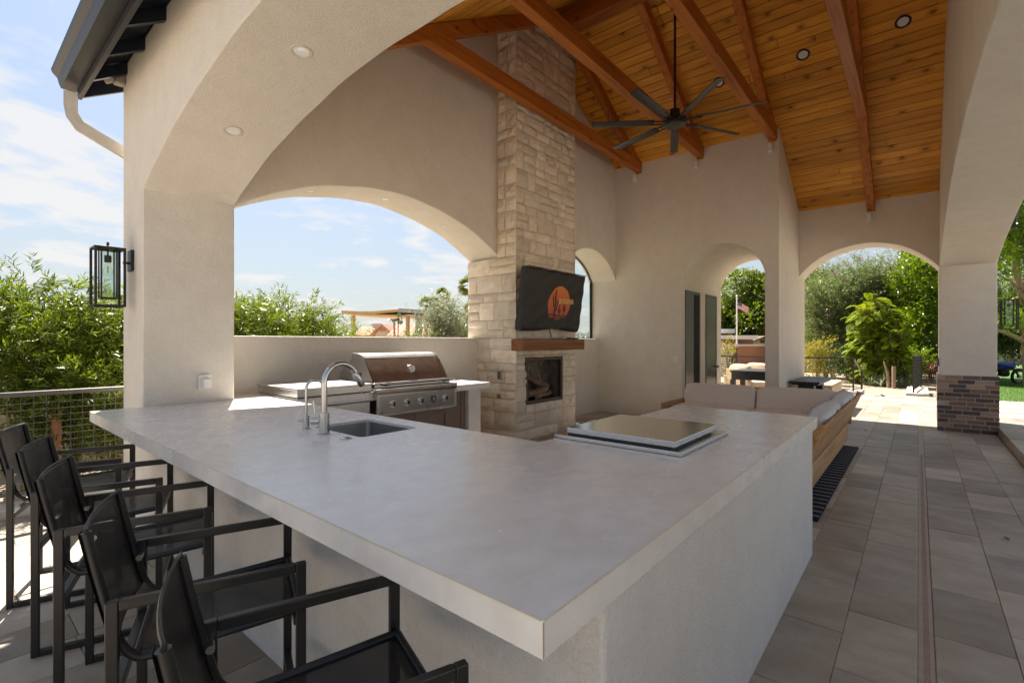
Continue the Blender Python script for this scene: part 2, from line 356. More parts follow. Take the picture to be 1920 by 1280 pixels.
M_SOIL = surf('dry soil', (0.44, 0.36, 0.265), (0.34, 0.27, 0.19), 3, 0.95, bstr=0.5, bscale=20)
M_LAWN = surf('lawn base', (0.075, 0.15, 0.025), (0.05, 0.11, 0.018), 12, 0.95, bstr=0.6, bscale=80)
M_CONCRETE = surf('pale concrete', (0.55, 0.52, 0.46), (0.48, 0.45, 0.40), 6, 0.85, bstr=0.2, bscale=60)
M_TILEROOF = surf('clay roof tile', (0.48, 0.24, 0.16), (0.38, 0.17, 0.11), 6, 0.85, piece=0.15)
M_HOUSE = surf('pale house wall', (0.58, 0.50, 0.40), (0.54, 0.46, 0.37), 2, 0.9)
M_BROWNWALL = surf('brown house wall', (0.20, 0.105, 0.065), (0.17, 0.09, 0.055), 2, 0.9)
M_ROOFWHITE = surf('pale metal roof edge', (0.60, 0.60, 0.59), (0.54, 0.54, 0.53), 2, 0.6)
M_PERGOLA = surf('tan pergola timber', (0.50, 0.35, 0.18), (0.44, 0.30, 0.15), 4, 0.8)
M_PERGOLA_GREY = surf('grey green fascia', (0.33, 0.37, 0.33), (0.29, 0.33, 0.29), 4, 0.7)
M_PATINA = surf('green patina', (0.13, 0.20, 0.11), (0.10, 0.15, 0.08), 10, 0.7)
M_BARK = surf('tan bark', (0.36, 0.25, 0.16), (0.22, 0.15, 0.10), 8, 0.9, bstr=0.6, bscale=25, stretch=(1, 1, 0.3))
M_STEM = surf('green brown stem', (0.28, 0.21, 0.11), (0.19, 0.15, 0.07), 10, 0.85)
M_FLAG_R = surf('flag red', (0.42, 0.03, 0.04), (0.38, 0.03, 0.04), 5, 0.8)
M_FLAG_W = surf('flag white', (0.72, 0.70, 0.66), (0.70, 0.68, 0.64), 5, 0.8)
M_FLAG_B = surf('flag blue', (0.035, 0.04, 0.17), (0.03, 0.035, 0.15), 5, 0.8)
M_BADGE = surf('blue badge enamel', (0.03, 0.075, 0.16), (0.025, 0.06, 0.13), 10, 0.3)
M_FILAMENT = surf('amber filament', (0.55, 0.25, 0.07), (0.5, 0.22, 0.06), 10, 0.5)

def sling_mat():                           # woven black mesh fabric: a little light comes through
    m, t, b = new_mat('black mesh sling')
    b.inputs['Base Color'].default_value = (0.008, 0.008, 0.0095, 1); b.inputs['Roughness'].default_value = 0.42
    tr = add(t, 'ShaderNodeBsdfTransparent'); tl = add(t, 'ShaderNodeMixShader'); tl.inputs[0].default_value = 0.28
    o = t.nodes['Material Output']
    t.links.new(b.outputs[0], tl.inputs[1]); t.links.new(tr.outputs[0], tl.inputs[2]); t.links.new(tl.outputs[0], o.inputs[0])
    bump(t, b, noise(t, position(t), 500.0, 2.0), 0.2, 0.002)
    return m
M_SLING = sling_mat()
def glass_mat(name, tint=(0.93, 0.96, 0.95), seed=0.0):
    m, t, b = new_mat(name)
    tr = add(t, 'ShaderNodeBsdfTransparent'); tr.inputs[0].default_value = rgba(tint)
    gl = add(t, 'ShaderNodeBsdfGlossy'); gl.inputs['Roughness'].default_value = 0.03
    lw = add(t, 'ShaderNodeLayerWeight'); pw = add(t, 'ShaderNodeMath', operation='POWER'); pw.inputs[1].default_value = 5.0; t.links.new(lw.outputs['Facing'], pw.inputs[0])
    fr = add(t, 'ShaderNodeMath', operation='MULTIPLY_ADD'); fr.inputs[1].default_value = 0.9; fr.inputs[2].default_value = 0.035; t.links.new(pw.outputs[0], fr.inputs[0])
    mxx = add(t, 'ShaderNodeMixShader'); o = t.nodes['Material Output']
    t.links.new(fr.outputs[0], mxx.inputs[0]); t.links.new(tr.outputs[0], mxx.inputs[1]); t.links.new(gl.outputs[0], mxx.inputs[2])
    t.links.new(mxx.outputs[0], o.inputs[0])
    if seed:
        bn = add(t, 'ShaderNodeBump'); bn.inputs['Strength'].default_value = seed
        t.links.new(noise(t, position(t), 60.0, 2.0), bn.inputs['Height']); t.links.new(bn.outputs[0], gl.inputs['Normal'])
    return m
M_GLASS = glass_mat('clear glass'); M_SEEDED = glass_mat('seeded lantern glass', (0.88, 0.92, 0.88), 0.6)

def leaf_mat(name, dark, mid, light, trans=0.45, rough=0.45):
    m, t, b = new_mat(name); dark, mid, light = (tuple(x * 0.74 for x in q) for q in (dark, mid, light))
    g = add(t, 'ShaderNodeNewGeometry')
    col = ramp(t, g.outputs['Random Per Island'], [(0.05, dark), (0.5, mid), (0.95, light)])
    big = noise(t, position(t), 1.3, 3.0)
    col = mixc(t, 0.45, col, ramp(t, big, [(0.3, tuple(x * 0.8 for x in dark)), (0.7, light)]))
    t.links.new(col, b.inputs['Base Color']); b.inputs['Roughness'].default_value = rough; b.inputs['Specular IOR Level'].default_value = 0.4
    tl = add(t, 'ShaderNodeBsdfTranslucent')
    hs = add(t, 'ShaderNodeHueSaturation'); hs.inputs['Hue'].default_value = 0.485; hs.inputs['Value'].default_value = 1.5; hs.inputs['Saturation'].default_value = 1.1
    t.links.new(col, hs.inputs['Color']); t.links.new(hs.outputs[0], tl.inputs[0])
    mxx = add(t, 'ShaderNodeMixShader'); mxx.inputs[0].default_value = trans; o = t.nodes['Material Output']
    t.links.new(b.outputs[0], mxx.inputs[1]); t.links.new(tl.outputs[0], mxx.inputs[2]); t.links.new(mxx.outputs[0], o.inputs[0])
    return m
M_LEAF_WILLOW = leaf_mat('willow leaf', (0.045, 0.095, 0.012), (0.105, 0.18, 0.018), (0.24, 0.29, 0.045), 0.48, 0.30)
M_LEAF_OLEANDER = leaf_mat('oleander leaf', (0.075, 0.12, 0.030), (0.145, 0.205, 0.055), (0.25, 0.31, 0.11), 0.42)
M_LEAF_FERN = leaf_mat('feathery yellow leaf', (0.13, 0.24, 0.018), (0.25, 0.38, 0.026), (0.42, 0.50, 0.038), 0.55)
M_LEAF_FICUS = leaf_mat('glossy ficus leaf', (0.055, 0.12, 0.012), (0.14, 0.25, 0.020), (0.27, 0.39, 0.035), 0.5, 0.3)
M_LEAF_DARK = leaf_mat('dark leaf', (0.022, 0.045, 0.010), (0.045, 0.08, 0.016), (0.08, 0.12, 0.025), 0.35)
M_LEAF_BROAD = leaf_mat('broad tree leaf', (0.055, 0.105, 0.012), (0.13, 0.20, 0.020), (0.23, 0.30, 0.035), 0.45)
M_LEAF_YELLOW = leaf_mat('yellow shrub leaf', (0.16, 0.17, 0.02), (0.30, 0.28, 0.03), (0.45, 0.38, 0.05), 0.45)
M_LEAF_SILVER = leaf_mat('silver green leaf', (0.10, 0.13, 0.06), (0.20, 0.24, 0.12), (0.38, 0.42, 0.28), 0.35)
M_LEAF_PALM = leaf_mat('palm frond', (0.08, 0.12, 0.025), (0.16, 0.21, 0.045), (0.27, 0.30, 0.08), 0.45)
M_LEAF_RUST = leaf_mat('rust shrub leaf', (0.20, 0.06, 0.02), (0.32, 0.10, 0.03), (0.40, 0.16, 0.05), 0.35)
M_PINK = leaf_mat('pink blossom', (0.40, 0.12, 0.22), (0.50, 0.19, 0.30), (0.58, 0.30, 0.40), 0.3)
M_GRASSBLADE = leaf_mat('lawn blade', (0.06, 0.13, 0.015), (0.11, 0.21, 0.025), (0.17, 0.28, 0.04), 0.4)

# ------------------------------------------------------------------ object helpers
def meta(o, label=None, cat=None, group=None, kind=None):
    if label: o['label'] = label
    if cat: o['category'] = cat
    if group: o['group'] = group
    if kind: o['kind'] = kind
    return o
def thing(name, label, cat, loc=(0, 0, 0), rot=0.0, group=None):
    o = bpy.data.objects.new(name, None); COL.objects.link(o); o.empty_display_size = 0.2
    o.location = loc; o.rotation_euler = (0, 0, rot)
    return meta(o, label, cat, group)
def attach(o, parent):
    if parent is None: return o
    o.parent = parent
    if parent.type == 'EMPTY' and parent.parent is None:
        l = parent.location
        o.matrix_parent_inverse = (Matrix.Translation(l) @ parent.rotation_euler.to_matrix().to_4x4()).inverted()
    return o
def copy_tree(o, loc=None, rot=None, parent=None, label=None):
    c = o.copy(); COL.objects.link(c)
    if parent is not None: c.parent = parent
    if loc is not None: c.location = loc
    if rot is not None: c.rotation_euler = (0, 0, rot)
    if label: c['label'] = label
    for ch in list(o.children): copy_tree(ch, parent=c)
    return c
def link(name, me, mat=None, parent=None, smooth=None, bevel=None, seg=2):
    o = bpy.data.objects.new(name, me); COL.objects.link(o)
    if mat is not None and not me.materials:
        for m in (mat if isinstance(mat, (list, tuple)) else [mat]): me.materials.append(m)
    if smooth is not None:
        me.polygons.foreach_set('use_smooth', [True] * len(me.polygons))
        me.set_sharp_from_angle(angle=R(smooth))
    if bevel:
        b = o.modifiers.new('bevel', 'BEVEL'); b.width = bevel; b.segments = seg; b.limit_method = 'ANGLE'; b.angle_limit = R(38)
        b.harden_normals = False
    return attach(o, parent)

class MB:
    """collects shapes in one mesh"""
    def __init__(s): s.v = []; s.f = []; s.m = []
    def add(s, verts, faces, mi=0):
        n = len(s.v); s.v += [tuple(p) for p in verts]
        s.f += [tuple(i + n for i in f) for f in faces]; s.m += [mi] * len(faces); return s
    def box(s, x0, x1, y0, y1, z0, z1, mi=0):
        v = [(x0, y0, z0), (x1, y0, z0), (x1, y1, z0), (x0, y1, z0), (x0, y0, z1), (x1, y0, z1), (x1, y1, z1), (x0, y1, z1)]
        return s.add(v, [(3, 2, 1, 0), (4, 5, 6, 7), (0, 1, 5, 4), (1, 2, 6, 5), (2, 3, 7, 6), (3, 0, 4, 7)], mi)
    def hexa(s, bottom, top, mi=0):        # bottom and top: 4 points each, same turn
        return s.add(list(bottom) + list(top), [(3, 2, 1, 0), (4, 5, 6, 7), (0, 1, 5, 4), (1, 2, 6, 5), (2, 3, 7, 6), (3, 0, 4, 7)], mi)
    def beam(s, p, q, w, h, up=(0, 0, 1), mi=0):   # box from p to q, w wide, h tall
        p = Vector(p); q = Vector(q); d = (q - p).normalized(); u = Vector(up)
        sd = d.cross(u).normalized() * (w / 2); u = sd.cross(d).normalized() * (h / 2)
        a = [p - sd - u, p + sd - u, p + sd + u, p - sd + u]; b = [q - sd - u, q + sd - u, q + sd + u, q - sd + u]
        return s.hexa(a, b, mi)
    def prism(s, poly, axis, a, b, mi=0):  # poly of 2-d points, extruded along axis from a to b
        def p3(p, t):
            return {'x': (t, p[0], p[1]), 'y': (p[0], t, p[1]), 'z': (p[0], p[1], t)}[axis]
        n = len(poly); v = [p3(p, a) for p in poly] + [p3(p, b) for p in poly]
        f = [tuple(range(n))[::-1], tuple(range(n, 2 * n))] + [(i, (i + 1) % n, n + (i + 1) % n, n + i) for i in range(n)]
        return s.add(v, f, mi)
    def tube(s, path, r, n=10, mi=0, cap=True):
        path = [Vector(p) for p in path]; rs = r if isinstance(r, (list, tuple)) else [r] * len(path)
        rings = []; prev = None
        for i, p in enumerate(path):
            d = (path[min(i + 1, len(path) - 1)] - path[max(i - 1, 0)]).normalized()
            if prev is None:
                a = d.cross(Vector((0, 0, 1)))
                if a.length < 1e-3: a = d.cross(Vector((1, 0, 0)))
            else: a = prev - d * prev.dot(d)
            a.normalize(); prev = a; bb = d.cross(a)
            rings.append([p + (a * math.cos(2 * PI * k / n) + bb * math.sin(2 * PI * k / n)) * rs[i] for k in range(n)])
        v = [q for ring in rings for q in ring]
        f = [(i * n + k, i * n + (k + 1) % n, (i + 1) * n + (k + 1) % n, (i + 1) * n + k) for i in range(len(path) - 1) for k in range(n)]
        if cap: f += [tuple(range(n))[::-1], tuple(range((len(path) - 1) * n, len(path) * n))]
        return s.add(v, f, mi)
    def lathe(s, prof, c=(0, 0, 0), axis='z', n=20, mi=0):
        v = []
        for r, h in prof:
            for k in range(n):
                a = 2 * PI * k / n; x, y = r * math.cos(a), r * math.sin(a)
                v.append({'z': (c[0] + x, c[1] + y, c[2] + h), 'x': (c[0] + h, c[1] + x, c[2] + y), 'y': (c[0] + x, c[1] + h, c[2] + y)}[axis])
        L = len(prof)
        f = [(i * n + k, i * n + (k + 1) % n, (i + 1) * n + (k + 1) % n, (i + 1) * n + k) for i in range(L - 1) for k in range(n)]
        f += [tuple(range(n))[::-1], tuple(range((L - 1) * n, L * n))]
        return s.add(v, f, mi)
    def mesh(s, name):
        me = bpy.data.meshes.new(name); me.from_pydata(s.v, [], s.f)
        if any(s.m): me.polygons.foreach_set('material_index', s.m)
        bm = bmesh.new(); bm.from_mesh(me); bmesh.ops.recalc_face_normals(bm, faces=bm.faces); bm.to_mesh(me); bm.free()
        me.update(); return me
    def build(s, name, mat, parent=None, smooth=None, bevel=None, seg=2):
        return link(name, s.mesh(name), mat, parent, smooth, bevel, seg)
def pathlist(fn, n): return [fn(i / (n - 1)) for i in range(n)]

def arch_z(s, s0, s1, spring=2.63, rise=0.51):      # segmental arch curve
    h = (s1 - s0) / 2; c = (s0 + s1) / 2; Rr = (h * h + rise * rise) / (2 * rise)
    d = s - c; rise += 0.004 * math.sin(s * 5.3 + s0) + 0.0025 * math.sin(s * 11.7 + 2 * s0)
    return spring + rise - (Rr - math.sqrt(max(Rr * Rr - d * d, 0)))
def arch_wall(axis, segs, d0, d1, top0, top1, name, mat, parent, bevel=0.008):
    """segs: list of (s, zbottom); top0/top1: top height as a function of s on the d0 and the d1 face"""
    bm = bmesh.new()
    def P(s, d, z): return (s, d, z) if axis == 'x' else (d, s, z)
    cols = []; flat = lambda i: 0 <= i < len(segs) - 1 and abs(segs[i][0] - segs[i + 1][0]) < 1e-6
    for i, (s, zb) in enumerate(segs):
        tp = [cols[-1][1], cols[-1][3]] if flat(i - 1) else [bm.verts.new(P(s, d0, top0(s))), bm.verts.new(P(s, d1, top1(s)))]
        cols.append([bm.verts.new(P(s, d0, zb)), tp[0], bm.verts.new(P(s, d1, zb)), tp[1]])
    for i in range(len(cols) - 1):
        a, b = cols[i], cols[i + 1]
        if not flat(i):
            for lo, hi, rev in ((0, 1, False), (2, 3, True)):
                poly = [a[lo], b[lo]]
                if flat(i + 1) and segs[i + 2][1] > segs[i + 1][1]: poly.append(cols[i + 2][lo])
                poly += [b[hi], a[hi]]
                if flat(i - 1) and segs[i - 1][1] > segs[i][1]: poly.append(cols[i - 1][lo])
                bm.faces.new(poly[::-1] if rev else poly)
            bm.faces.new((a[1], b[1], b[3], a[3]))
        bm.faces.new((a[0], a[2], b[2], b[0]))
    a = cols[0]; bm.faces.new((a[0], a[1], a[3], a[2])); a = cols[-1]; bm.faces.new((a[0], a[2], a[3], a[1]))
    bmesh.ops.recalc_face_normals(bm, faces=bm.faces)
    me = bpy.data.meshes.new(name); bm.to_mesh(me); bm.free()
    return link(name, me, mat, parent, smooth=30, bevel=bevel)
def span(s0, s1, n=44, **k): return [(s0 + (s1 - s0) * i / n, arch_z(s0 + (s1 - s0) * i / n, s0, s1, **k)) for i in range(n + 1)]

def soft_box(cx, cy, cz, sx, sy, sz, p=5.0, n=10, rot=None, wob=0.0, seed=0):
    """superellipsoid: a plump cushion"""
    bm = bmesh.new(); bmesh.ops.create_cube(bm, size=2.0)
    bmesh.ops.subdivide_edges(bm, edges=bm.edges, cuts=n, use_grid_fill=True)
    rg = random.Random(seed); ph = [rg.uniform(0, 6) for _ in range(6)]
    M = Matrix.Translation((cx, cy, cz)) @ (rot.to_4x4() if rot else Matrix())
    for v in bm.verts:
        c = v.co.copy(); l = (abs(c.x) ** p + abs(c.y) ** p + abs(c.z) ** p) ** (1 / p)
        c = c / l
        w = 1 + wob * (math.sin(3 * c.x + ph[0]) * math.sin(4 * c.y + ph[1]) + 0.6 * math.sin(6 * c.z + ph[2] + 3 * c.x))
        v.co = M @ Vector((c.x * sx / 2 * w, c.y * sy / 2 * w, c.z * sz / 2 * w))
    me = bpy.data.meshes.new('cushion'); bm.to_mesh(me); bm.free(); return me

def np_mesh(name, V, F, mat):              # quads or tris as arrays
    me = bpy.data.meshes.new(name); V = np.asarray(V, np.float32); F = np.asarray(F, np.int32); k = F.shape[1]
    me.vertices.add(len(V)); me.vertices.foreach_set('co', V.ravel())
    me.loops.add(F.size); me.loops.foreach_set('vertex_index', F.ravel())
    me.polygons.add(len(F)); me.polygons.foreach_set('loop_start', np.arange(len(F), dtype=np.int32) * k)
    me.polygons.foreach_set('loop_total', np.full(len(F), k, np.int32))
    me.update(calc_edges=True); me.validate(); me.materials.append(mat); return me

# ------------------------------------------------------------------ foliage
def norm(a): return a / np.maximum(np.linalg.norm(a, axis=-1, keepdims=True), 1e-9)
def leaf_quads(P, D, N, L, Wd, fold=0.15):
    """rhombic leaves at P, pointing along D, face normal about N"""
    n = len(P); Sd = norm(np.cross(D, N)); U = norm(np.cross(Sd, D))
    L = np.broadcast_to(L, (n,))[:, None]; Wd = np.broadcast_to(Wd, (n,))[:, None]
    a = P; c = P + D * L - U * L * 0.12; m = P + D * L * 0.45
    b = m + Sd * Wd / 2 + U * Wd * fold; d = m - Sd * Wd / 2 + U * Wd * fold
    V = np.stack([a, b, c, d], 1).reshape(-1, 3); F = np.arange(4 * n).reshape(n, 4)
    return V, F
def twig_leaves(base, dirs, length, nl, leafL, leafW, droop=0.25, spread=0.8, rng=RNG):
    """each twig: a bent line with nl leaves set round it"""
    n = len(base); t = np.tile(np.linspace(0.12, 1.0, nl), (n, 1)); length = np.broadcast_to(length, (n,))[:, None]
    Ls = length * t
    pts = base[:, None, :] + dirs[:, None, :] * Ls[..., None]
    pts[..., 2] -= droop * (Ls ** 2) / np.maximum(length, 1e-3)
    tang = np.repeat(dirs[:, None, :], nl, 1).copy(); tang[..., 2] -= 2 * droop * t; tang = norm(tang)
    rv = norm(rng.normal(size=(n, nl, 3))); perp = norm(rv - tang * (rv * tang).sum(-1, keepdims=True))
    ld = norm(tang * (1 - spread * 0.55) + perp * spread)
    ld[..., 2] -= 0.15; ld = norm(ld)
    nn = norm(rng.normal(size=(n, nl, 3)) + np.array([0, 0, 0.8]))
    sc = rng.uniform(0.45, 1.3, size=(n, nl)) * (1.0 - 0.35 * t)
    return leaf_quads(pts.reshape(-1, 3), ld.reshape(-1, 3), nn.reshape(-1, 3), (leafL * sc).ravel(), (leafW * sc).ravel())
def blob_points(blobs, n, shell=0.55, rng=RNG):
    """points spread through a set of ellipsoids (cx,cy,cz,rx,ry,rz), thicker towards their skin"""
    vol = np.array([b[3] * b[4] * b[5] for b in blobs]) ** 0.8; idx = rng.choice(len(blobs), size=n, p=vol / vol.sum())
    B = np.array(blobs)[idx]; d = norm(rng.normal(size=(n, 3))); r = shell + (1 - shell) * rng.random(n) ** 0.6
    return B[:, :3] + d * r[:, None] * B[:, 3:6], d
def stem_tubes(mb, x, y, z, h, lean, n, spread, r, rg, mi=0):
    tips = []
    for k in range(n):
        a = rg.uniform(0, 2 * PI); s = rg.uniform(0.3, 1.0) * spread
        e = (x + math.cos(a) * s + lean[0], y + math.sin(a) * s + lean[1], z + h * rg.uniform(0.75, 1.0))
        m_ = (x + math.cos(a) * s * 0.35, y + math.sin(a) * s * 0.35, z + h * 0.5)
        b_ = (x + math.cos(a) * 0.08 * spread, y + math.sin(a) * 0.08 * spread, z)
        mb.tube([b_, m_, e], [r, r * 0.75, r * 0.3], 6, mi)
        tips.append((b_, m_, e))
    return tips
def shrub(name, label, cat, x, y, z, h, rad, mat, n_stem=7, n_twig=420, nl=18, twigL=0.42, leafL=0.12, leafW=0.014, droop=0.2, spread=0.75,
          seed=0, group=None, low=0.18, stem=True, lean=(0, 0), up=0.9, stem_r=0.012):
    rg = random.Random(seed); rng = np.random.default_rng(seed + 100)
    t = thing(name, label, cat, (x, y, z), 0, group)
    mb = MB(); tips = stem_tubes(mb, x, y, z, h * 0.92, lean, n_stem, rad * 0.8, stem_r, rg)
    if stem: mb.build('stem', M_STEM, t, smooth=60)
    k = rng.integers(0, len(tips), n_twig); tt = low + (1 - low) * rng.random(n_twig) ** 0.62
    T = np.array(tips)                                     # (stems,3,3)
    b, m_, e = T[k, 0], T[k, 1], T[k, 2]; q = tt[:, None]
    base = (1 - q) ** 2 * b + 2 * q * (1 - q) * m_ + q ** 2 * e
    base += rng.normal(size=(n_twig, 3)) * np.array([rad * 0.28, rad * 0.28, 0.07])
    outw = base - np.array([x, y, 0]); outw[:, 2] = 0
    d = norm(norm(outw) * 0.8 + rng.normal(size=(n_twig, 3)) * 0.55 + np.array([0, 0, up]))
    V, F = twig_leaves(base, d, twigL * rng.uniform(0.5, 1.2, n_twig), nl, leafL, leafW, droop, spread, rng)
    link('foliage', np_mesh('foliage', V, F, mat), None, t)
    return t
def crown_tree(name, label, cat, x, y, z, trunk_h, blobs, mat, n, leafL, leafW, seed=0, group=None, trunk_r=0.12, nl=8, twigL=0.35, limbs=True, bark=None,
               shell=0.5, droop=0.25, blossom=None):
    rng = np.random.default_rng(seed + 500); rg = random.Random(seed)
    t = thing(name, label, cat, (x, y, z), 0, group)
    mb = MB(); top = (x + rg.uniform(-.1, .1), y + rg.uniform(-.1, .1), z + trunk_h)
    mb.tube([(x, y, z - 0.1), (x + rg.uniform(-.06, .06), y + rg.uniform(-.06, .06), z + trunk_h * 0.5), top], [trunk_r * 1.25, trunk_r, trunk_r * 0.8], 10)
    if limbs:
        for b in blobs:
            mid = [(top[i] + b[i]) / 2 + rg.uniform(-.15, .15) * (1 if i < 2 else 0.3) for i in range(3)]
            mb.tube([(top[0], top[1], top[2] - 0.1), mid, (b[0], b[1], b[2] + 0.2 * b[5])], [trunk_r * 0.6, trunk_r * 0.36, trunk_r * 0.12], 7)
    mb.build('trunk', bark or M_BARK, t, smooth=60)
    P, D = blob_points(blobs, n, shell, rng)
    d = norm(D * 0.7 + rng.normal(size=P.shape) * 0.55 + np.array([0, 0, 0.25]))
    V, F = twig_leaves(P, d, twigL * rng.uniform(0.5, 1.2, n), nl, leafL, leafW, droop, 0.8, rng)
    link('crown', np_mesh('crown', V, F, mat), None, t)
    if blossom:
        nb, r_ = blossom; P, D = blob_points(blobs, nb, 0.93, rng)
        k = 6; P = np.repeat(P, k, 0) + rng.normal(size=(nb * k, 3)) * r_ * 0.8
        V, F = leaf_quads(P, norm(rng.normal(size=P.shape)), norm(rng.normal(size=P.shape)), r_, r_ * 0.9, 0.1)
        link('blossom', np_mesh('blossom', V, F, M_PINK), None, t)
    return t

# ================================================================== THE SETTING: ground
def sheet(name, poly, z, mat, th=0.0, parent=None):
    return MB().prism(poly, 'z', z - max(th, 0.05), z, 0).build(name, mat, parent)
meta(sheet('ground', [(-400, -400), (600, -400), (600, 600), (-400, 600)], -0.16, M_SOIL), kind='structure')
patio = bpy.data.objects.new('patio_floor', MB().box(-3.2, 16.45, -6.0, 5.62, -0.15, -0.0045).mesh('patio_bed'))
patio.data.materials.append(M_GROUT); COL.objects.link(patio); meta(patio, 'travertine patio and pavilion floor', None, None, 'structure')

PAV_CACHE = {}
def paver_mesh(L, Wd, th=0.05):
    k = (round(L, 3), round(Wd, 3))
    if k not in PAV_CACHE:
        c = 0.0022; b = 0.0015
        bx = 0.0024; lo = [(bx, b, -th), (L - bx, b, -th), (L - bx, Wd - b, -th), (bx, Wd - b, -th)]
        mi = [(p[0], p[1], -c) for p in lo]
        hi = [(bx + c, b + c, 0), (L - bx - c, b + c, 0), (L - bx - c, Wd - b - c, 0), (bx + c, Wd - b - c, 0)]
        v = lo + mi + hi; f = [(8, 9, 10, 11)]
        for o in (0, 4): f += [(o + i, o + (i + 1) % 4, o + 4 + (i + 1) % 4, o + 4 + i) for i in range(4)]
        me = bpy.data.meshes.new('paver'); me.from_pydata(v, [], f); me.materials.append(M_PAVER); me.update(); PAV_CACHE[k] = me
    return PAV_CACHE[k]
rows = [(0.002 + 0.284 * k, 0.284, 0.0) for k in range(19)] + [(-0.058 - 0.284 * (k + 1), 0.284, 0.0) for k in range(3)]
rows += [(-0.93 - 0.284 * (k + 1), 0.284, 0.12) for k in range(12)]
pav = []
for ri, (y0, wd, z) in enumerate(rows):
    x = -3.15 + random.uniform(0, 0.59)
    if ri in (0, 19): x = -3.15 + 0.355
    end = 16.42 if z == 0 else 11.9
    pav.append((-3.15, y0, x - (-3.15), wd, z))
    while x < end:
        L = min(0.592, end - x)
        if L > 0.05: pav.append((x, y0, L, wd, z))
        x += 0.592
def pav_score(p):
    cx, cy = p[0] + p[2] / 2, p[1] + p[3] / 2
    q = project((cx, cy, p[4]))
    if q is None or not (-80 < q[0] < 2000 and 640 < q[1] < 1350): return 0
    if 1.0 < cx < 3.8 and 0.56 < cy < 4.1: return 0.001           # under the bar
    if 1.7 < cx < 8.7 and 1.3 < cy < 5.3 and not (cx > 4.4): return 0.001
    if 4.6 < cx < 8.0 and 0.8 < cy < 3.1: return 0.01
    return p[2] * p[3] / q[2] ** 3
pav.sort(key=pav_score, reverse=True)
stuff = MB()
for i, (x, y, L, wd, z) in enumerate(pav):
    dz = random.uniform(-0.0012, 0.0012)
    if i < 295:
        o = bpy.data.objects.new('paver', paver_mesh(L, wd)); COL.objects.link(o); o.parent = patio
        o.location = (x, y, z + dz)
    elif L > 0.02:
        me = paver_mesh(L, wd)
        stuff.add([(v.co.x + x, v.co.y + y, v.co.z + z + dz) for v in me.vertices], [tuple(p.vertices) for p in me.polygons])
o = stuff.build('far_pavers', M_PAVER, patio); o['kind'] = 'stuff'
# raised step on the lawn side and its riser
o = MB().box(-3.2, 11.9, -4.4, -0.925, -0.012, 0.068).build('step_riser', M_PAVER, patio)
# slot drain
dr = thing('trench_drain', 'long narrow bronze slot drain set in the paver floor', 'drain', (6, -0.028, 0))
MB().box(-3, 16.4, -0.056, 0.0, -0.05, -0.0032).build('channel', M_DRAIN, dr)
sl = MB()
x = 0.8
while x < 8.0:
    sl.box(x, x + 0.005, -0.041, -0.017, -0.004, -0.0030); x += 0.0165
o = sl.build('slot', M_DRAIN_SLOT, dr); o['kind'] = 'stuff'

# gravel, lawn, kerbs on the far side
meta(sheet('gravel_bed', [(16.47, -0.6), (60, -1.5), (60, 20), (16.47, 20)], -0.10, M_GRAVEL), kind='structure')
meta(sheet('planting_strip', [(-6, 5.86), (16.4, 5.86), (16.4, 8.4), (-6, 8.4)], -0.13, M_PALEGRAVEL), kind='structure')
meta(sheet('lawn', [(11.92, -12), (60, -16), (60, -1.52), (16.47, -0.62), (11.92, -0.95)], -0.05, M_LAWN), kind='structure')
gx = RNG.uniform(11.95, 27, 42000); gy = RNG.uniform(-4.2, -0.8, 42000)
ok = gy < -0.95 - np.maximum(0, gx - 11.9) * 0.0
gx, gy = gx[ok], gy[ok]; P = np.stack([gx, gy, np.full(len(gx), -0.06)], 1)
D = norm(RNG.normal(size=P.shape) * 0.45 + np.array([0, 0, 1])); V, F = leaf_quads(P, D, norm(RNG.normal(size=P.shape)), RNG.uniform(0.03, 0.06, len(P)), 0.007, 0.05)
g = link('grass', np_mesh('grass', V, F, M_GRASSBLADE), None); meta(g, 'short green lawn grass', None, None, 'stuff')
for i, (sx, sy) in enumerate([(13.2, -1.75), (14.15, -1.85), (15.1, -1.95), (16.1, -2.05)]):
    a = thing('stepping_stone', ['pale stepping stone in the lawn closest to the brick pillar', 'pale stepping stone in the lawn, second out from the brick pillar',
              'pale stepping stone in the lawn, third out from the brick pillar', 'pale stepping stone in the lawn nearest the covered bike'][i], 'stepping stone', (sx, sy, -0.05), 0, 'stepping stones across the lawn')
    MB().box(sx - 0.27, sx + 0.27, sy - 0.6, sy + 0.6, -0.06, 0.005).build('slab', M_CONCRETE, a, bevel=0.01)
meta(sheet('bounce_deck', [(-3.22, -30), (11.9, -30), (11.9, -4.42), (-3.22, -4.42)], -0.06, M_BOUNCE_DECK), kind='structure')  # unseen ground, added pale to throw sunlight into the pavilion
meta(sheet('unseen_yard', [(-40, -30), (-3.24, -30), (-3.24, 5.6), (-40, 5.6)], -0.06, M_UNSEEN_YARD), kind='structure')  # unseen ground added behind the camera, dull to limit bounce on the front wall
# white kerb under the left railing
meta(MB().box(-6, 16.4, 5.62, 5.86, -0.15, 0.075).build('kerb', M_CONCRETE, bevel=0.012), kind='structure')

# ================================================================== PAVILION
X0, X1, Y1, Y2, XA, XB, XC = 1.05, 1.71, 4.64, 5.25, 8.76, 10.45, 11.06
YR0, YR1 = -0.92, -0.26
RIDGE_X, RIDGE_Z, PITCH = 6.08, 6.41, 0.583
def ceil_z(x): return RIDGE_Z - PITCH * abs(x - RIDGE_X)
def deck_z(x): return ceil_z(x) + 0.30
pv = thing('pavilion', 'open stucco pavilion with wide arches and a wood-lined gable roof', 'pavilion', (6.1, 2.2, 0))
cst = lambda v: (lambda s: v)
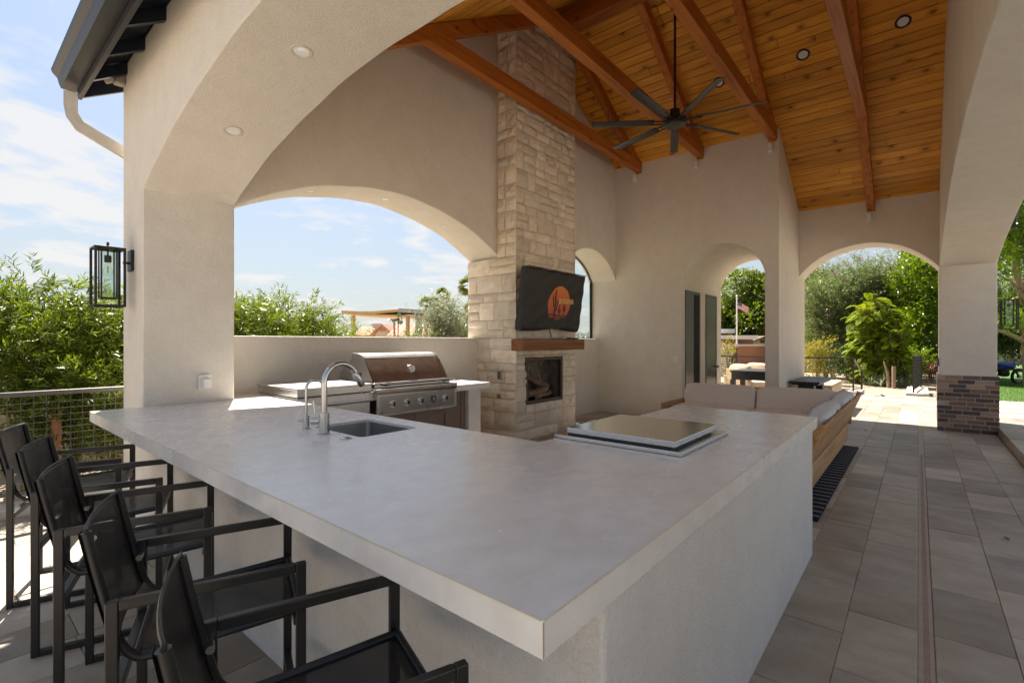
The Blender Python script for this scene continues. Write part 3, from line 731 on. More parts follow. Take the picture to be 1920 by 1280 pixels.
# the wall over the bar, its arch open towards the camera
arch_wall('y', [(YR0, -0.1), (YR1, -0.1)] + span(YR1, Y1, 56) + [(Y1, -0.1), (Y2, -0.1)], X0, X1, cst(deck_z(X0)), cst(deck_z(X1)), 'arch_wall', M_STUCCO, pv)
# gable wall with the large and the small arch
gseg = [(1.60, 2.63)] + span(1.72, 5.26) + [(5.26, -0.1), (6.90, -0.1)] + span(6.90, XA, 36) + [(XA + 0.1, 2.63)]
def gtop(s): return deck_z(s)
def with_ridge(seg):                       # add the ridge point so the gable comes to a peak
    return seg
gseg2 = []
for a, b in zip(gseg, gseg[1:]):
    gseg2.append(a)
    if a[0] < RIDGE_X < b[0]: gseg2.append((RIDGE_X, a[1]))
gseg2.append(gseg[-1])
arch_wall('x', gseg2, Y1, Y2, gtop, gtop, 'gable_wall', M_STUCCO, pv)
MB().box(1.60, 5.30, 5.03, Y2 - 0.004, -0.1, 1.48).build('parapet', M_STUCCO, pv, bevel=0.014)
MB().box(6.72, XA + 0.1, 5.03, Y2 - 0.004, -0.1, 1.48).build('parapet', M_STUCCO, pv, bevel=0.014)
# wall on the lawn side
rseg = span(1.72, 10.40, 70); rr = [(1.60, 2.63)] + rseg + [(10.40, -0.1), (XC, -0.1)]
rr2 = []
for a, b in zip(rr, rr[1:]):
    rr2.append(a)
    if a[0] < RIDGE_X < b[0] - 1e-6 and a[0] < RIDGE_X - 1e-6: rr2.append((RIDGE_X, arch_z(RIDGE_X, 1.72, 10.40)))
rr2.append(rr[-1])
arch_wall('x', rr2, YR0, YR1, gtop, gtop, 'arch_wall', M_STUCCO, pv)
# far wall with the wide arch to the garden
arch_wall('y', [(-0.36, 2.63)] + span(YR1, 1.72, 40) + [(1.80, 2.63)], XB, XC, cst(deck_z(XB)), cst(deck_z(XC)), 'arch_wall', M_STUCCO, pv)
# the store block with its vaulted passage
arch_wall('y', [(1.72, -0.1), (1.93, -0.1)] + span(1.93, 3.30, 40, spring=2.56, rise=0.56) + [(3.30, -0.1), (Y2, -0.1)], XA, XC - 0.02, cst(deck_z(XA)), cst(deck_z(XC)), 'passage_block', M_STUCCO, pv)

# brick plinth round the far pillar
bp = MB().box(10.372, 11.09, -0.935, -0.243, -0.05, 0.893).build('brick_plinth', M_BRICK_MORTAR, pv)
BRK = {}
def brick_mesh(L, along, mi):
    k = (round(L, 3), along, mi)
    if k not in BRK:
        w, h, d = L, 0.058, 0.016; b = MB()
        if along == 'y': b.hexa([(0, 0, 0), (d, 0, 0), (d, w, 0), (0, w, 0)], [(0, 0, h), (d, 0, h), (d, w, h), (0, w, h)])
        else: b.box(0, w, 0, d, 0, h)
        me = b.mesh('brick'); me.materials.append(M_BRICKS[mi]); BRK[k] = me
    return BRK[k]
rb = random.Random(3)
for c in range(13):
    z = 0.004 + c * 0.0688; offs = (c % 2) * 0.1 + (0.05 if c % 4 > 1 else 0)
    for face in ('front', 'side', 'right'):
        s0, s1 = (-0.942, -0.236) if face == 'front' else (10.372, 11.09)
        s = s0 - offs
        while s < s1:
            a, e = max(s, s0), min(s + 0.2, s1)
            if e - a > 0.02:
                mi = rb.choices([0, 1, 2, 3], [0.44, 0.26, 0.18, 0.12])[0]
                if face == 'front': o = bpy.data.objects.new('brick', brick_mesh(e - a, 'y', mi)); o.location = (10.3665 + rb.uniform(-.001, .001), a, z)
                else: o = bpy.data.objects.new('brick', brick_mesh(e - a, 'x', mi)); o.location = (a, -0.254 if face == 'side' else -0.9405, z)
                COL.objects.link(o); o.parent = bp
            s += 0.21

# ceiling boards
ceil = MB().box(5.2, 6.9, YR1, Y1, RIDGE_Z + 0.12, RIDGE_Z + 0.14).build('ceiling', M_BEAM_Y, pv)
ang = math.atan(PITCH); PW = 0.135
PLK = {}
def plank_mesh(L):
    L = round(L, 2)
    if L not in PLK:
        t = 0.018; g = 0.003; c = 0.008; h = PW / 2 - g       # local: x across the slope, y along, z up; vee-grooved underside
        v = []
        for yy in (g, L - g): v += [(-h, yy, t), (-h, yy, c), (-h + c, yy, 0), (h - c, yy, 0), (h, yy, c), (h, yy, t)]
        f = [(0, 1, 2, 3, 4, 5)[::-1], (6, 7, 8, 9, 10, 11)] + [(i, (i + 1) % 6, 6 + (i + 1) % 6, 6 + i) for i in range(6)]
        me = bpy.data.meshes.new('plank'); me.from_pydata(v, [], f)
        bm = bmesh.new(); bm.from_mesh(me); bmesh.ops.recalc_face_normals(bm, faces=bm.faces); bm.to_mesh(me); bm.free()
        me.materials.append(M_PLANK); PLK[L] = me
    return PLK[L]
rp = random.Random(11)
for side in (1, -1):
    n = int((XB + 0.1 - RIDGE_X) / math.cos(ang) / PW)
    for k in range(n + 1):
        d = (k + 0.5) * PW; x = RIDGE_X + side * d * math.cos(ang); z = RIDGE_Z - d * math.sin(ang)
        ytop = 1.72 + 0.02 if (side == 1 and x > XA + 0.02) else Y1 + 0.01
        cuts = [YR1 - 0.01]; 
        m_ = ytop - cuts[0]
        if m_ > 3: cuts += [cuts[0] + m_ * rp.choice([0.27, 0.36, 0.45, 0.55, 0.63, 0.72])]
        elif rp.random() < 0.55: cuts += [cuts[0] + m_ * rp.uniform(0.3, 0.7)]
        cuts.append(ytop)
        for a, b in zip(cuts, cuts[1:]):
            o = bpy.data.objects.new('plank', plank_mesh(b - a)); COL.objects.link(o); o.parent = ceil
            o.rotation_euler = (0, ang * side, 0); o.location = (x, a, z)
# roof deck, tails, gutter
for side in (1, -1):
    e = XC + 0.62 if side == 1 else 0.80
    a, b = (RIDGE_X, e)
    za, zb = deck_z(a), deck_z(b)
    poly = [(a, za + 0.006), (b, zb + 0.006), (b, zb + 0.07), (a, za + 0.07)]
    MB().prism(poly, 'y', YR0 - 0.35, 5.52, 0).build('roof_deck', M_ROOF, pv)
    y = 5.15
    while y > -1.1:
        x_in = X0 if side == -1 else XC
        x_out = 0.815 if side == -1 else XC + 0.56
        zi, zo = deck_z(x_in), deck_z(x_out)
        MB().prism([(x_in, zi - 0.005), (x_out, zo - 0.005), (x_out, zo - 0.115), (x_in, zi - 0.10)], 'y', y - 0.045, y, 0).build('rafter_tail', M_ROOF, pv)
        y -= 0.53
    xo = 0.815 if side == -1 else XC + 0.56
    zf = deck_z(xo)
    MB().box(*( (xo - 0.028, xo) if side == -1 else (xo, xo + 0.028)), YR0 - 0.33, 5.50, zf - 0.15, zf + 0.03).build('fascia', M_GUTTER, pv)
    sgn = -1 if side == -1 else 1; xg = xo + sgn * 0.03; zt = zf + 0.045
    prof = [(0, 0), (0, -0.135), (0.098, -0.135), (0.112, -0.10), (0.120, -0.06), (0.152, -0.025), (0.160, 0.0), (0.150, 0.0), (0.142, -0.018), (0.108, -0.055), (0.100, -0.095), (0.090, -0.125), (0.008, -0.125), (0.008, 0)]
    gu = MB().prism([(xg + sgn * p[0], zt + p[1]) for p in prof], 'y', YR0 - 0.33, 5.52, 0).build('gutter', M_GUTTER, pv)
    MB().prism([(xg + sgn * p[0], zt + p[1]) for p in prof[:7]], 'y', 5.515, 5.523, 0).build('end_cap', M_GUTTER, gu)
MB().prism([(RIDGE_X + (e - RIDGE_X) * q, deck_z(RIDGE_X + (e - RIDGE_X) * q) + d) for e, q, d in ((0.80, 1, -0.13), (0.80, 1, 0.07), (6.08, 0, 0.07), (XC + .6, 1, 0.07), (XC + .6, 1, -0.17), (6.08, 0, -0.17))], 'y', 5.49, 5.52, 0).build('barge_board', M_ROOF, pv)
# downspout: ribbed rectangular elbow from the gutter back to the gable wall
ds = MB(); pth = [(0.735, 5.42, 3.50), (0.735, 5.42, 3.38), (0.745, 5.418, 3.31), (0.79, 5.41, 3.235), (0.93, 5.385, 3.16), (1.17, 5.33, 3.03), (1.25, 5.30, 2.95), (1.26, 5.298, 2.80), (1.26, 5.298, 0.0)]
wd, dp = 0.085, 0.06
ringN = []
for i, p in enumerate(pth):
    p = Vector(p); d = (Vector(pth[min(i + 1, len(pth) - 1)]) - Vector(pth[max(i - 1, 0)])).normalized()
    sd = Vector((0.22, 1, 0)).normalized(); sd = (sd - d * sd.dot(d)).normalized(); u = d.cross(sd)
    ring = []
    for a, b in ((-1, -1), (1, -1), (1, 1), (-1, 1)):
        nxt = {(-1, -1): (1, -1), (1, -1): (1, 1), (1, 1): (-1, 1), (-1, 1): (-1, -1)}[(a, b)]
        for q in range(6):
            f_ = q / 6; c = (a + (nxt[0] - a) * f_, b + (nxt[1] - b) * f_); s_ = 1.0 if q % 2 == 0 else 0.9
            ring.append(p + sd * c[0] * dp / 2 * s_ + u * c[1] * wd / 2 * s_)
    ringN.append(ring)
k = 24
ds.add([q for r_ in ringN for q in r_], [(i * k + j, i * k + (j + 1) % k, (i + 1) * k + (j + 1) % k, (i + 1) * k + j) for i in range(len(pth) - 1) for j in range(k)])
ds.build('downspout', M_SPOUT, pv, smooth=50)

# roof timbers
for n_, y in enumerate((4.14, 2.97, 1.81, 0.63)):
    y0, y1 = y - 0.0625, y + 0.0625
    def under(x): return ceil_z(x) - 0.002
    for side in (-1, 1):
        xe = (XA - 0.003 if (n_ < 3) else XB - 0.003) if side == 1 else X1 + 0.003
        xr = RIDGE_X + side * 0.115
        # rafter with the lower end hanging a little over the wall face
        poly = [(xr, under(xr)), (xe, under(xe)), (xe, under(xe) - 0.19), (xr, under(xr) - 0.19)]
        MB().prism(poly, 'y', y0 + 0.006, y1 - 0.006, 0).build('rafter', M_BEAM_X, pv, bevel=0.006, seg=1)
    zt0, zt1 = 4.69, 4.885
    xa = RIDGE_X - (RIDGE_Z - 0.19 - zt0) / PITCH; xa2 = RIDGE_X - (RIDGE_Z - 0.19 - zt1) / PITCH
    xb_, xb2 = (XA - 0.003, XA - 0.003) if n_ < 3 else (RIDGE_X + (RIDGE_Z - 0.19 - zt0) / PITCH, RIDGE_X + (RIDGE_Z - 0.19 - zt1) / PITCH)
    MB().prism([(xa - 0.03, zt0), (xb_ + (0.03 if n_ == 3 else 0), zt0), (xb2 + (0.03 if n_ == 3 else 0), zt1), (xa2 - 0.03, zt1)], 'y', y0, y1, 0).build('tie_beam', M_BEAM_X, pv, bevel=0.006, seg=1)
MB().box(RIDGE_X - 0.11, RIDGE_X + 0.11, YR1 + 0.003, 4.26, 6.02, RIDGE_Z - 0.06).build('ridge_beam', M_BEAM_Y, pv, bevel=0.006, seg=1)

# ================================================================== FIREPLACE AND CHIMNEY
CX0, CX1, CY = 5.19, 6.76, 4.30
fp = thing('stone_fireplace', 'tall cream limestone fireplace and chimney with a timber mantel', 'fireplace', (5.97, 4.6, 0))
FB = (5.46, 6.40, 0.515, 1.19)             # firebox opening
core = MB()
g_ = 0.03
core.box(CX0 + g_, FB[0] - 0.02, CY + g_, Y2 + 0.0, -0.05, 2.60); core.box(FB[1] + 0.02, CX1 - g_, CY + g_, Y1 + 0.3, -0.05, 2.60)
core.box(FB[0] - 0.02, FB[1] + 0.02, CY + g_, Y1 + 0.3, -0.05, FB[2] - 0.02); core.box(FB[0] - 0.02, FB[1] + 0.02, CY + g_, Y1 + 0.3, FB[3] + 0.02, 2.60)
top_in = ceil_z(CX0)
core.prism([(CX0 + g_, 2.60), (CX1 - g_, 2.60), (CX1 - g_, ceil_z(CX1)), (RIDGE_X, RIDGE_Z - 0.01), (CX0 + g_, ceil_z(CX0))], 'y', CY + g_, Y1 + 0.02)
core.build('mortar_core', M_MORTAR, fp)
rs = random.Random(21)
def stone(P, U, Vv, N, w, h, parent, depth=0.035, push=0.016):
    bulge = rs.uniform(-0.004, 0.014)
    """rough ashlar: a small grid face over w x h at P, spanned by U and V, standing out along N"""
    nu, nv = 5, 4; vs = []
    for j in range(nv):
        for i in range(nu):
            a, b = i / (nu - 1), j / (nv - 1); edge = i in (0, nu - 1) or j in (0, nv - 1); corner = i in (0, nu - 1) and j in (0, nv - 1)
            ja, jb = rs.uniform(-.006, .006), rs.uniform(-.006, .006)
            n_ = -0.012 + rs.uniform(-.003, .003) if edge else rs.uniform(0.0, push) + bulge * math.sin(PI * a) * math.sin(PI * b)
            if corner: n_ -= 0.004
            vs.append(P + U * (a * w + (ja if 0 < i < nu - 1 or edge else 0)) + Vv * (b * h + jb) + N * n_)
    back = [P + U * a + Vv * b - N * depth for a, b in ((0, 0), (w, 0), (w, h), (0, h))]
    f = [(j * nu + i, j * nu + i + 1, (j + 1) * nu + i + 1, (j + 1) * nu + i) for j in range(nv - 1) for i in range(nu - 1)]
    b0 = nu * nv; ring_b = [i for i in range(nu)]; ring_r = [j * nu + nu - 1 for j in range(nv)]; ring_t = [(nv - 1) * nu + i for i in range(nu)][::-1]; ring_l = [j * nu for j in range(nv)][::-1]
    for ring, (p, q) in ((ring_b, (0, 1)), (ring_r, (1, 2)), (ring_t, (2, 3)), (ring_l, (3, 0))):
        f.append(tuple(ring[::-1]) + (b0 + p, b0 + q))
    me = bpy.data.meshes.new('stone'); me.from_pydata([tuple(v) for v in vs + back], [], f)
    bm = bmesh.new(); bm.from_mesh(me); bmesh.ops.recalc_face_normals(bm, faces=bm.faces); bm.to_mesh(me); bm.free()
    me.materials.append(M_STONE); o = bpy.data.objects.new('stone', me); COL.objects.link(o); attach(o, parent); return o
def ashlar(s0, s1, h0, h1, put, keep=lambda a, b, c, d: True, heights=(0.13, 0.16, 0.19, 0.22, 0.26), wmin=0.17, wmax=0.5):
    z = h0
    while z < h1 - 0.02:
        h = rs.choice(heights)
        if h1 - z - h < 0.1: h = h1 - z
        s = s0
        while s < s1 - 0.01:
            w = rs.uniform(wmin, wmax) * (0.75 if h < 0.15 else 1.0)
            if s1 - s - w < 0.13: w = s1 - s
            if h > 0.2 and rs.random() < 0.42 and w > 0.2:     # split into two thin stones
                k = rs.uniform(0.4, 0.6); parts = [(z, h * k), (z + h * k, h * (1 - k))]
            else: parts = [(z, h)]
            for zz, hh in parts:
                put(s, zz, w, hh)
            s += w
        z += h
J = 0.005
def put_front(s, z, w, h):
    # clip against the firebox hole
    a, b, c, d = s, s + w, z, z + h
    if b > FB[0] and a < FB[1] and d > FB[2] and c < FB[3]:
        for (aa, bb, cc, dd) in ((a, min(b, FB[0]), c, d), (max(a, FB[1]), b, c, d), (max(a, FB[0]), min(b, FB[1]), c, min(d, FB[2])), (max(a, FB[0]), min(b, FB[1]), max(c, FB[3]), d)):
            if bb - aa > 0.03 and dd - cc > 0.03:
                stone(Vector((aa + J, CY, cc + J)), Vector((1, 0, 0)), Vector((0, 0, 1)), Vector((0, -1, 0)), bb - aa - 2 * J, dd - cc - 2 * J, fp)
        return
    zmax = min(ceil_z(s), ceil_z(s + w)) + 0.06
    if z > zmax - 0.04: return
    h = min(h, zmax - z)
    stone(Vector((s + J, CY, z + J)), Vector((1, 0, 0)), Vector((0, 0, 1)), Vector((0, -1, 0)), w - 2 * J, h - 2 * J, fp)
ashlar(CX0 + 0.02, CX1, 0.0, 6.36, put_front)
def put_left(s, z, w, h):
    stone(Vector((CX0, s + w - J, z + J)), Vector((0, -1, 0)), Vector((0, 0, 1)), Vector((-1, 0, 0)), w - 2 * J, h - 2 * J, fp, push=0.02)
ashlar(CY - 0.012, Y2 - 0.015, 0.0, 2.62, put_left, wmin=0.2, wmax=0.52)
ashlar(CY - 0.012, Y1, 2.62, ceil_z(CX0) + 0.05, put_left, wmin=0.15, wmax=0.22)
def put_right(s, z, w, h):
    stone(Vector((CX1, s + J, z + J)), Vector((0, 1, 0)), Vector((0, 0, 1)), Vector((1, 0, 0)), w - 2 * J, h - 2 * J, fp)
ashlar(CY, Y1, 0.0, ceil_z(CX1) + 0.04, put_right, wmin=0.2, wmax=0.3, heights=(0.3, 0.36))
# firebox
fb = MB(); a, b, c, d = FB; yb = 4.615
fb.box(a, b, yb, yb + 0.03, c, d); fb.box(a - 0.015, a, CY + 0.07, yb, c, d); fb.box(b, b + 0.015, CY + 0.07, yb, c, d)
fb.box(a, b, CY + 0.07, yb, c - 0.02, c); fb.box(a, b, CY + 0.07, yb, d, d + 0.02)
fbx = fb.build('firebox', M_DARK, fp)
# herringbone bricks on the back and the far side
def hb(parent, origin, U, Vv, N, w, h):
    mb = MB()
    rowh = 0.064
    for sgn_col in range(int(w / 0.095) + 1):
        x0 = sgn_col * 0.095; sg = 1 if sgn_col % 2 == 0 else -1
        k = -2
        while k * rowh < h + 0.1:
            zc = k * rowh
            p = [(x0 + 0.003, zc - sg * 0.0475), (x0 + 0.092, zc + sg * 0.0475), (x0 + 0.092, zc + sg * 0.0475 + rowh - 0.008), (x0 + 0.003, zc - sg * 0.0475 + rowh - 0.008)]
            p = [(min(max(q[0], 0), w), min(max(q[1], 0), h)) for q in p]
            ar = abs(sum(p[m][0] * p[(m + 1) % 4][1] - p[(m + 1) % 4][0] * p[m][1] for m in range(4))) / 2
            if ar > 3e-4:
                lo = [origin + U * q[0] + Vv * q[1] for q in p]; hi = [q + N * 0.012 for q in lo]
                mb.hexa(lo, hi)
            k += 1
    o = mb.build('firebrick', M_FIREBRICK, parent); o['kind'] = 'stuff'; return o
hb(fp, Vector((a, yb, c)), Vector((1, 0, 0)), Vector((0, 0, 1)), Vector((0, -1, 0)), b - a, d - c)
hb(fp, Vector((b, yb, c)), Vector((0, -1, 0)), Vector((0, 0, 1)), Vector((-1, 0, 0)), yb - CY - 0.1, d - c)
hb(fp, Vector((a, CY + 0.1, c)), Vector((0, 1, 0)), Vector((0, 0, 1)), Vector((1, 0, 0)), yb - CY - 0.1, d - c)
fr = MB()
for q in ((a, a + 0.05, c, d), (b - 0.05, b, c, d), (a + 0.05, b - 0.05, d - 0.045, d), (a + 0.05, b - 0.05, c, c + 0.05)):
    fr.box(q[0], q[1], CY + 0.015, CY + 0.055, q[2], q[3])
fr.build('firebox_frame', M_FIREFRAME, fp, bevel=0.004)
# mantel: box beam with its own end grain
MB().box(5.10, 6.66, 4.075, CY - 0.01, 1.298, 1.462).build('mantel', M_MANTEL, fp, bevel=0.006)
lg = thing('fire_log_set', 'ceramic gas logs on a black grate inside the firebox', 'fire logs', (5.93, 4.47, 0.52))
def log(p, q, r0, r1, seed):
    rg = random.Random(seed); p = Vector(p); q = Vector(q); m = MB()
    pts = [p.lerp(q, t) + Vector((rg.uniform(-.012, .012), rg.uniform(-.012, .012), rg.uniform(-.012, .012))) for t in (0, .2, .4, .6, .8, 1)]
    m.tube(pts, [r0 * rg.uniform(.85, 1.12) for _ in pts], 10); o = m.build('log', M_LOG, lg, smooth=50)
    e = MB(); d = (pts[0] - pts[1]).normalized(); e.tube([pts[0] + d * 0.001, pts[0] + d * 0.006], r0 * 0.93, 10); e.build('cut_end', M_LOGEND, o)
    e = MB(); d = (pts[-1] - pts[-2]).normalized(); e.tube([pts[-1] + d * 0.001, pts[-1] + d * 0.006], r0 * 0.93, 10); e.build('cut_end', M_LOGEND, o)
log((5.58, 4.40, 0.64), (6.06, 4.43, 0.69), 0.055, 0.05, 1); log((5.60, 4.54, 0.66), (6.24, 4.53, 0.66), 0.055, 0.05, 2)
log((6.12, 4.42, 0.73), (5.60, 4.53, 0.95), 0.05, 0.045, 3); log((5.80, 4.38, 0.60), (6.20, 4.44, 0.62), 0.04, 0.04, 4)
gr = MB()
for i in range(7): gr.tube([(5.62 + i * 0.105, 4.365, 0.60), (5.62 + i * 0.105, 4.37, 0.57), (5.62 + i * 0.105, 4.59, 0.57)], 0.008, 6)
gr.tube([(5.58, 4.40, 0.565), (6.3, 4.40, 0.565)], 0.008, 6); gr.tube([(5.58, 4.56, 0.565), (6.3, 4.56, 0.565)], 0.008, 6)
for xx in (5.62, 6.25):
    for yy in (4.40, 4.56): gr.tube([(xx, yy, 0.515), (xx, yy, 0.565)], 0.008, 6)
gr.build('grate', M_BLACK, lg)

def wall_plate(name, label, cat, c, n, w, h, mat, t=0.012, extra=None):
    """flat box on a wall: c centre, n outward axis ('-y', '-x')"""
    o = thing(name, label, cat, c)
    x, y, z = c; m = MB()
    if n == '-y': m.box(x - w / 2, x + w / 2, y - t, y - 0.001, z - h / 2, z + h / 2)
    else: m.box(x - t, x - 0.001, y - w / 2, y + w / 2, z - h / 2, z + h / 2)
    m.build('plate', mat, o, bevel=0.004)
    if extra: extra(o)
    return o
def hood_cover(o):
    MB().box(1.445, 1.51, 4.575, 4.615, 1.035, 1.115).build('hinged_cover', M_WHITE, o, bevel=0.012)
    MB().box(1.44, 1.505, 4.615, 4.628, 1.118, 1.128).build('hinge', M_WHITE, o)
wall_plate('outlet_cover', 'white weatherproof outlet cover on the pillar above the bar', 'outlet', (1.474, Y1, 1.085), '-y', 0.095, 0.12, M_WHITE, 0.026, hood_cover)
def rock(o): MB().box(XA - 0.016, XA - 0.010, 3.40, 3.435, 1.07, 1.135).build('rocker', M_WHITE, o, bevel=0.002)
wall_plate('wall_switch', 'white switch plate on the stucco wall by the passage', 'switch', (XA, 3.417, 1.10), '-x', 0.075, 0.12, M_WHITE, 0.01, rock)
def sock(o):
    for zz in (0.925, 0.965): MB().box(CX0 - 0.034, CX0 - 0.029, 4.555, 4.583, zz - 0.014, zz + 0.014).build('socket', M_FIREFRAME, o)
wall_plate('stone_outlet', 'bronze outlet plate set in the side of the stone chimney', 'outlet', (CX0 - 0.012, 4.569, 0.946), '-x', 0.075, 0.125, M_PLATE, 0.018, sock)
kv = thing('gas_key_valve', 'small round gas key valve low on the chimney side', 'gas valve', (CX0 - 0.014, 4.589, 0.648))
m = MB(); m.lathe([(0.036, 0.0), (0.036, -0.008), (0.02, -0.012), (0.012, -0.03)], (CX0 - 0.008, 4.589, 0.648), 'x', 18); m.build('flange', M_PLATE, kv, smooth=40)
MB().box(CX0 - 0.045, CX0 - 0.038, 4.58, 4.598, 0.644, 0.652).build('key_slot', M_DARK, kv)
pl = thing('pillar_outlet', 'grey outlet box on the inner edge of the far brick pillar', 'outlet', (10.55, YR1, 1.08))
MB().box(10.52, 10.60, YR1 + 0.002, YR1 + 0.03, 1.02, 1.15).build('plate', M_GREYBOX, pl, bevel=0.008)
MB().box(10.535, 10.585, YR1 + 0.03, YR1 + 0.036, 1.05, 1.12).build('flap', M_GREYBOX, pl, bevel=0.002)

# covered television
tv = thing('covered_television', 'wall-mounted television under a black cover printed with an orange desert sunset', 'television', (5.8, 4.05, 2.0))
TX0, TX1, TZ0, TZ1 = 5.075, 6.535, 1.592, 2.436
def tv_y(x, z): return 4.10 - 0.13 * (z - TZ0) / (TZ1 - TZ0)
def drape(a, b):                           # soft folds of the cover
    z = b
    f = 0.006 * math.sin(a * 31 + 2 * math.sin(b * 3)) * (0.35 + 0.65 * b) * (0.25 + 0.75 * a) + 0.007 * math.sin(a * 13 + 5 * b + 1) * (1 - b) + 0.005 * math.sin(23 * (a - b) + 1)
    sag = 0.012 * math.sin(a * 9 + 1) * (1 - b)
    return f, sag
nu, nv = 60, 36; vs = []; fs = []
for j in range(nv + 1):
    for i in range(nu + 1):
        a, b = i / nu, j / nv; f_, sag = drape(a, b); x = TX0 + (TX1 - TX0) * a; z = TZ0 + (TZ1 - TZ0) * b
        edge = min(a, 1 - a, b, 1 - b); rnd_ = 0.03 * (1 - min(1, edge / 0.02)) ** 2
        zlow = -0.02 * (1 - b) * math.sin(a * 7 + 0.5) if b < 0.1 else 0
        vs.append((x, tv_y(x, z) - f_ + rnd_ - 0.002, z + (sag if 0 < j else zlow)))
for j in range(nv):
    for i in range(nu): fs.append((j * (nu + 1) + i, j * (nu + 1) + i + 1, (j + 1) * (nu + 1) + i + 1, (j + 1) * (nu + 1) + i))
n0 = len(vs); ring = [i for i in range(nu + 1)] + [j * (nu + 1) + nu for j in range(1, nv + 1)] + [nv * (nu + 1) + i for i in range(nu - 1, -1, -1)] + [j * (nu + 1) for j in range(nv - 1, 0, -1)]
vs += [(vs[i][0], vs[i][1] + 0.085, vs[i][2]) for i in ring]
for k in range(len(ring)): fs.append((ring[k], n0 + k, n0 + (k + 1) % len(ring), ring[(k + 1) % len(ring)]))
fs.append(tuple(range(n0, n0 + len(ring))))
me = bpy.data.meshes.new('cover'); me.from_pydata(vs, [], fs); link('cover', me, M_COVER, tv, smooth=60)
pip = MB(); pip.tube([(TX0 + .004, tv_y(0, TZ0) - 0.004, TZ0), (TX0 + .004, tv_y(0, TZ1) - 0.004, TZ1), (TX1 - .004, tv_y(0, TZ1) - 0.004, TZ1)], 0.007, 6); pip.build('piping', M_COVER, tv, smooth=60)
# print: sun disc, cacti, dunes and the word, riding on the folds
def on_cover(u, v, lift):                  # u, v in metres on the panel
    a = (u - TX0) / (TX1 - TX0); b = (v - TZ0) / (TZ1 - TZ0); f_, sag = drape(a, b)
    return (u, tv_y(u, v) - f_ - 0.0035 - lift, v + sag)
def print_poly(name, poly, lift, mat, parent):
    bm = bmesh.new(); bm.faces.new([bm.verts.new((p[0], 0, p[1])) for p in poly]); bmesh.ops.triangulate(bm, faces=bm.faces)
    for _ in range(2):
        bmesh.ops.subdivide_edges(bm, edges=[e for e in bm.edges if e.calc_length() > 0.03], cuts=1)
        bmesh.ops.triangulate(bm, faces=bm.faces)
    for vv in bm.verts: vv.co = on_cover(vv.co.x, vv.co.z, lift)
    me = bpy.data.meshes.new(name); bm.to_mesh(me); bm.free(); return link(name, me, mat, parent)
dcx, dcz = 5.895, 1.985
egg = []
for k in range(64):
    t_ = 2 * PI * k / 64; rx = 0.285 * (1.0 - 0.05 * math.sin(t_)); egg.append((dcx + rx * math.cos(t_), dcz - 0.02 + 0.265 * math.sin(t_)))
egg = [(x, max(z, 1.762 + 0.018 * math.sin(x * 20))) for x, z in egg]
bm = bmesh.new(); ctr = bm.verts.new((dcx, 0, dcz)); rings = []
for q in range(1, 9): rings.append([bm.verts.new((dcx + (x - dcx) * q / 8, 0, dcz + (z - dcz) * q / 8)) for x, z in egg])
for k in range(64):
    bm.faces.new((ctr, rings[0][k], rings[0][(k + 1) % 64]))
    for q in range(7): bm.faces.new((rings[q][k], rings[q + 1][k], rings[q + 1][(k + 1) % 64], rings[q][(k + 1) % 64]))
for vv in bm.verts: vv.co = on_cover(vv.co.x, vv.co.z, 0.0)
me = bpy.data.meshes.new('sun_print'); bm.to_mesh(me); bm.free(); sunp = link('sun_print', me, M_DISC, tv)
def stroke(name, pts, w):
    for p, q in zip(pts, pts[1:]):
        d = Vector((q[0] - p[0], q[1] - p[1])); L = d.length; d /= L; n_ = Vector((-d.y, d.x)) * w / 2; e = d * w * 0.3
        poly = [(p[0] - e.x + n_.x, p[1] - e.y + n_.y), (p[0] - e.x - n_.x, p[1] - e.y - n_.y), (q[0] + e.x - n_.x, q[1] + e.y - n_.y), (q[0] + e.x + n_.x, q[1] + e.y + n_.y)]
        steps = max(1, int(L / 0.03)); 
        lp, lq = [], []
        for k in range(steps + 1):
            f_ = k / steps
            lp.append(tuple(poly[1][m] + (poly[2][m] - poly[1][m]) * f_ for m in (0, 1))); lq.append(tuple(poly[0][m] + (poly[3][m] - poly[0][m]) * f_ for m in (0, 1)))
        CACT.append((lp, lq))
CACT = []
cx = 5.795
stroke('c', [(cx, 1.78), (cx, 2.16)], 0.036); stroke('c', [(cx, 1.93), (cx - 0.05, 1.955), (cx - 0.062, 2.09)], 0.028); stroke('c', [(cx, 1.87), (cx + 0.05, 1.90), (cx + 0.055, 2.02)], 0.028)
for bx, bz, s in ((5.915, 1.80, 0.42), (6.04, 1.80, 0.55)):
    stroke('c', [(bx, bz), (bx, bz + 0.30 * s + 0.03)], 0.028 * (s + 0.3)); stroke('c', [(bx, bz + 0.12 * s), (bx - 0.05 * s, bz + 0.15 * s), (bx - 0.055 * s, bz + 0.25 * s)], 0.024 * (s + 0.2)); stroke('c', [(bx, bz + 0.10 * s), (bx + 0.05 * s, bz + 0.13 * s), (bx + 0.055 * s, bz + 0.23 * s)], 0.024 * (s + 0.2))
for pts, w in ((([5.62, 1.805], [5.72, 1.825], [5.84, 1.812], [5.98, 1.795], [6.15, 1.802]), 0.020), (([5.66, 1.772], [5.78, 1.786], [5.93, 1.772], [6.06, 1.772]), 0.014), (([5.72, 1.752], [5.86, 1.756], [6.0, 1.742]), 0.010)):
    stroke('d', [tuple(p) for p in pts], w)
mb = MB()
for lp, lq in CACT:
    V_ = [on_cover(*p, 0.0022) for p in lp] + [on_cover(*p, 0.0022) for p in lq]; k = len(lp)
    mb.add(V_, [(i, i + 1, k + i + 1, k + i) for i in range(k - 1)])
mb.build('cactus_print', M_PRINTBLACK, tv)
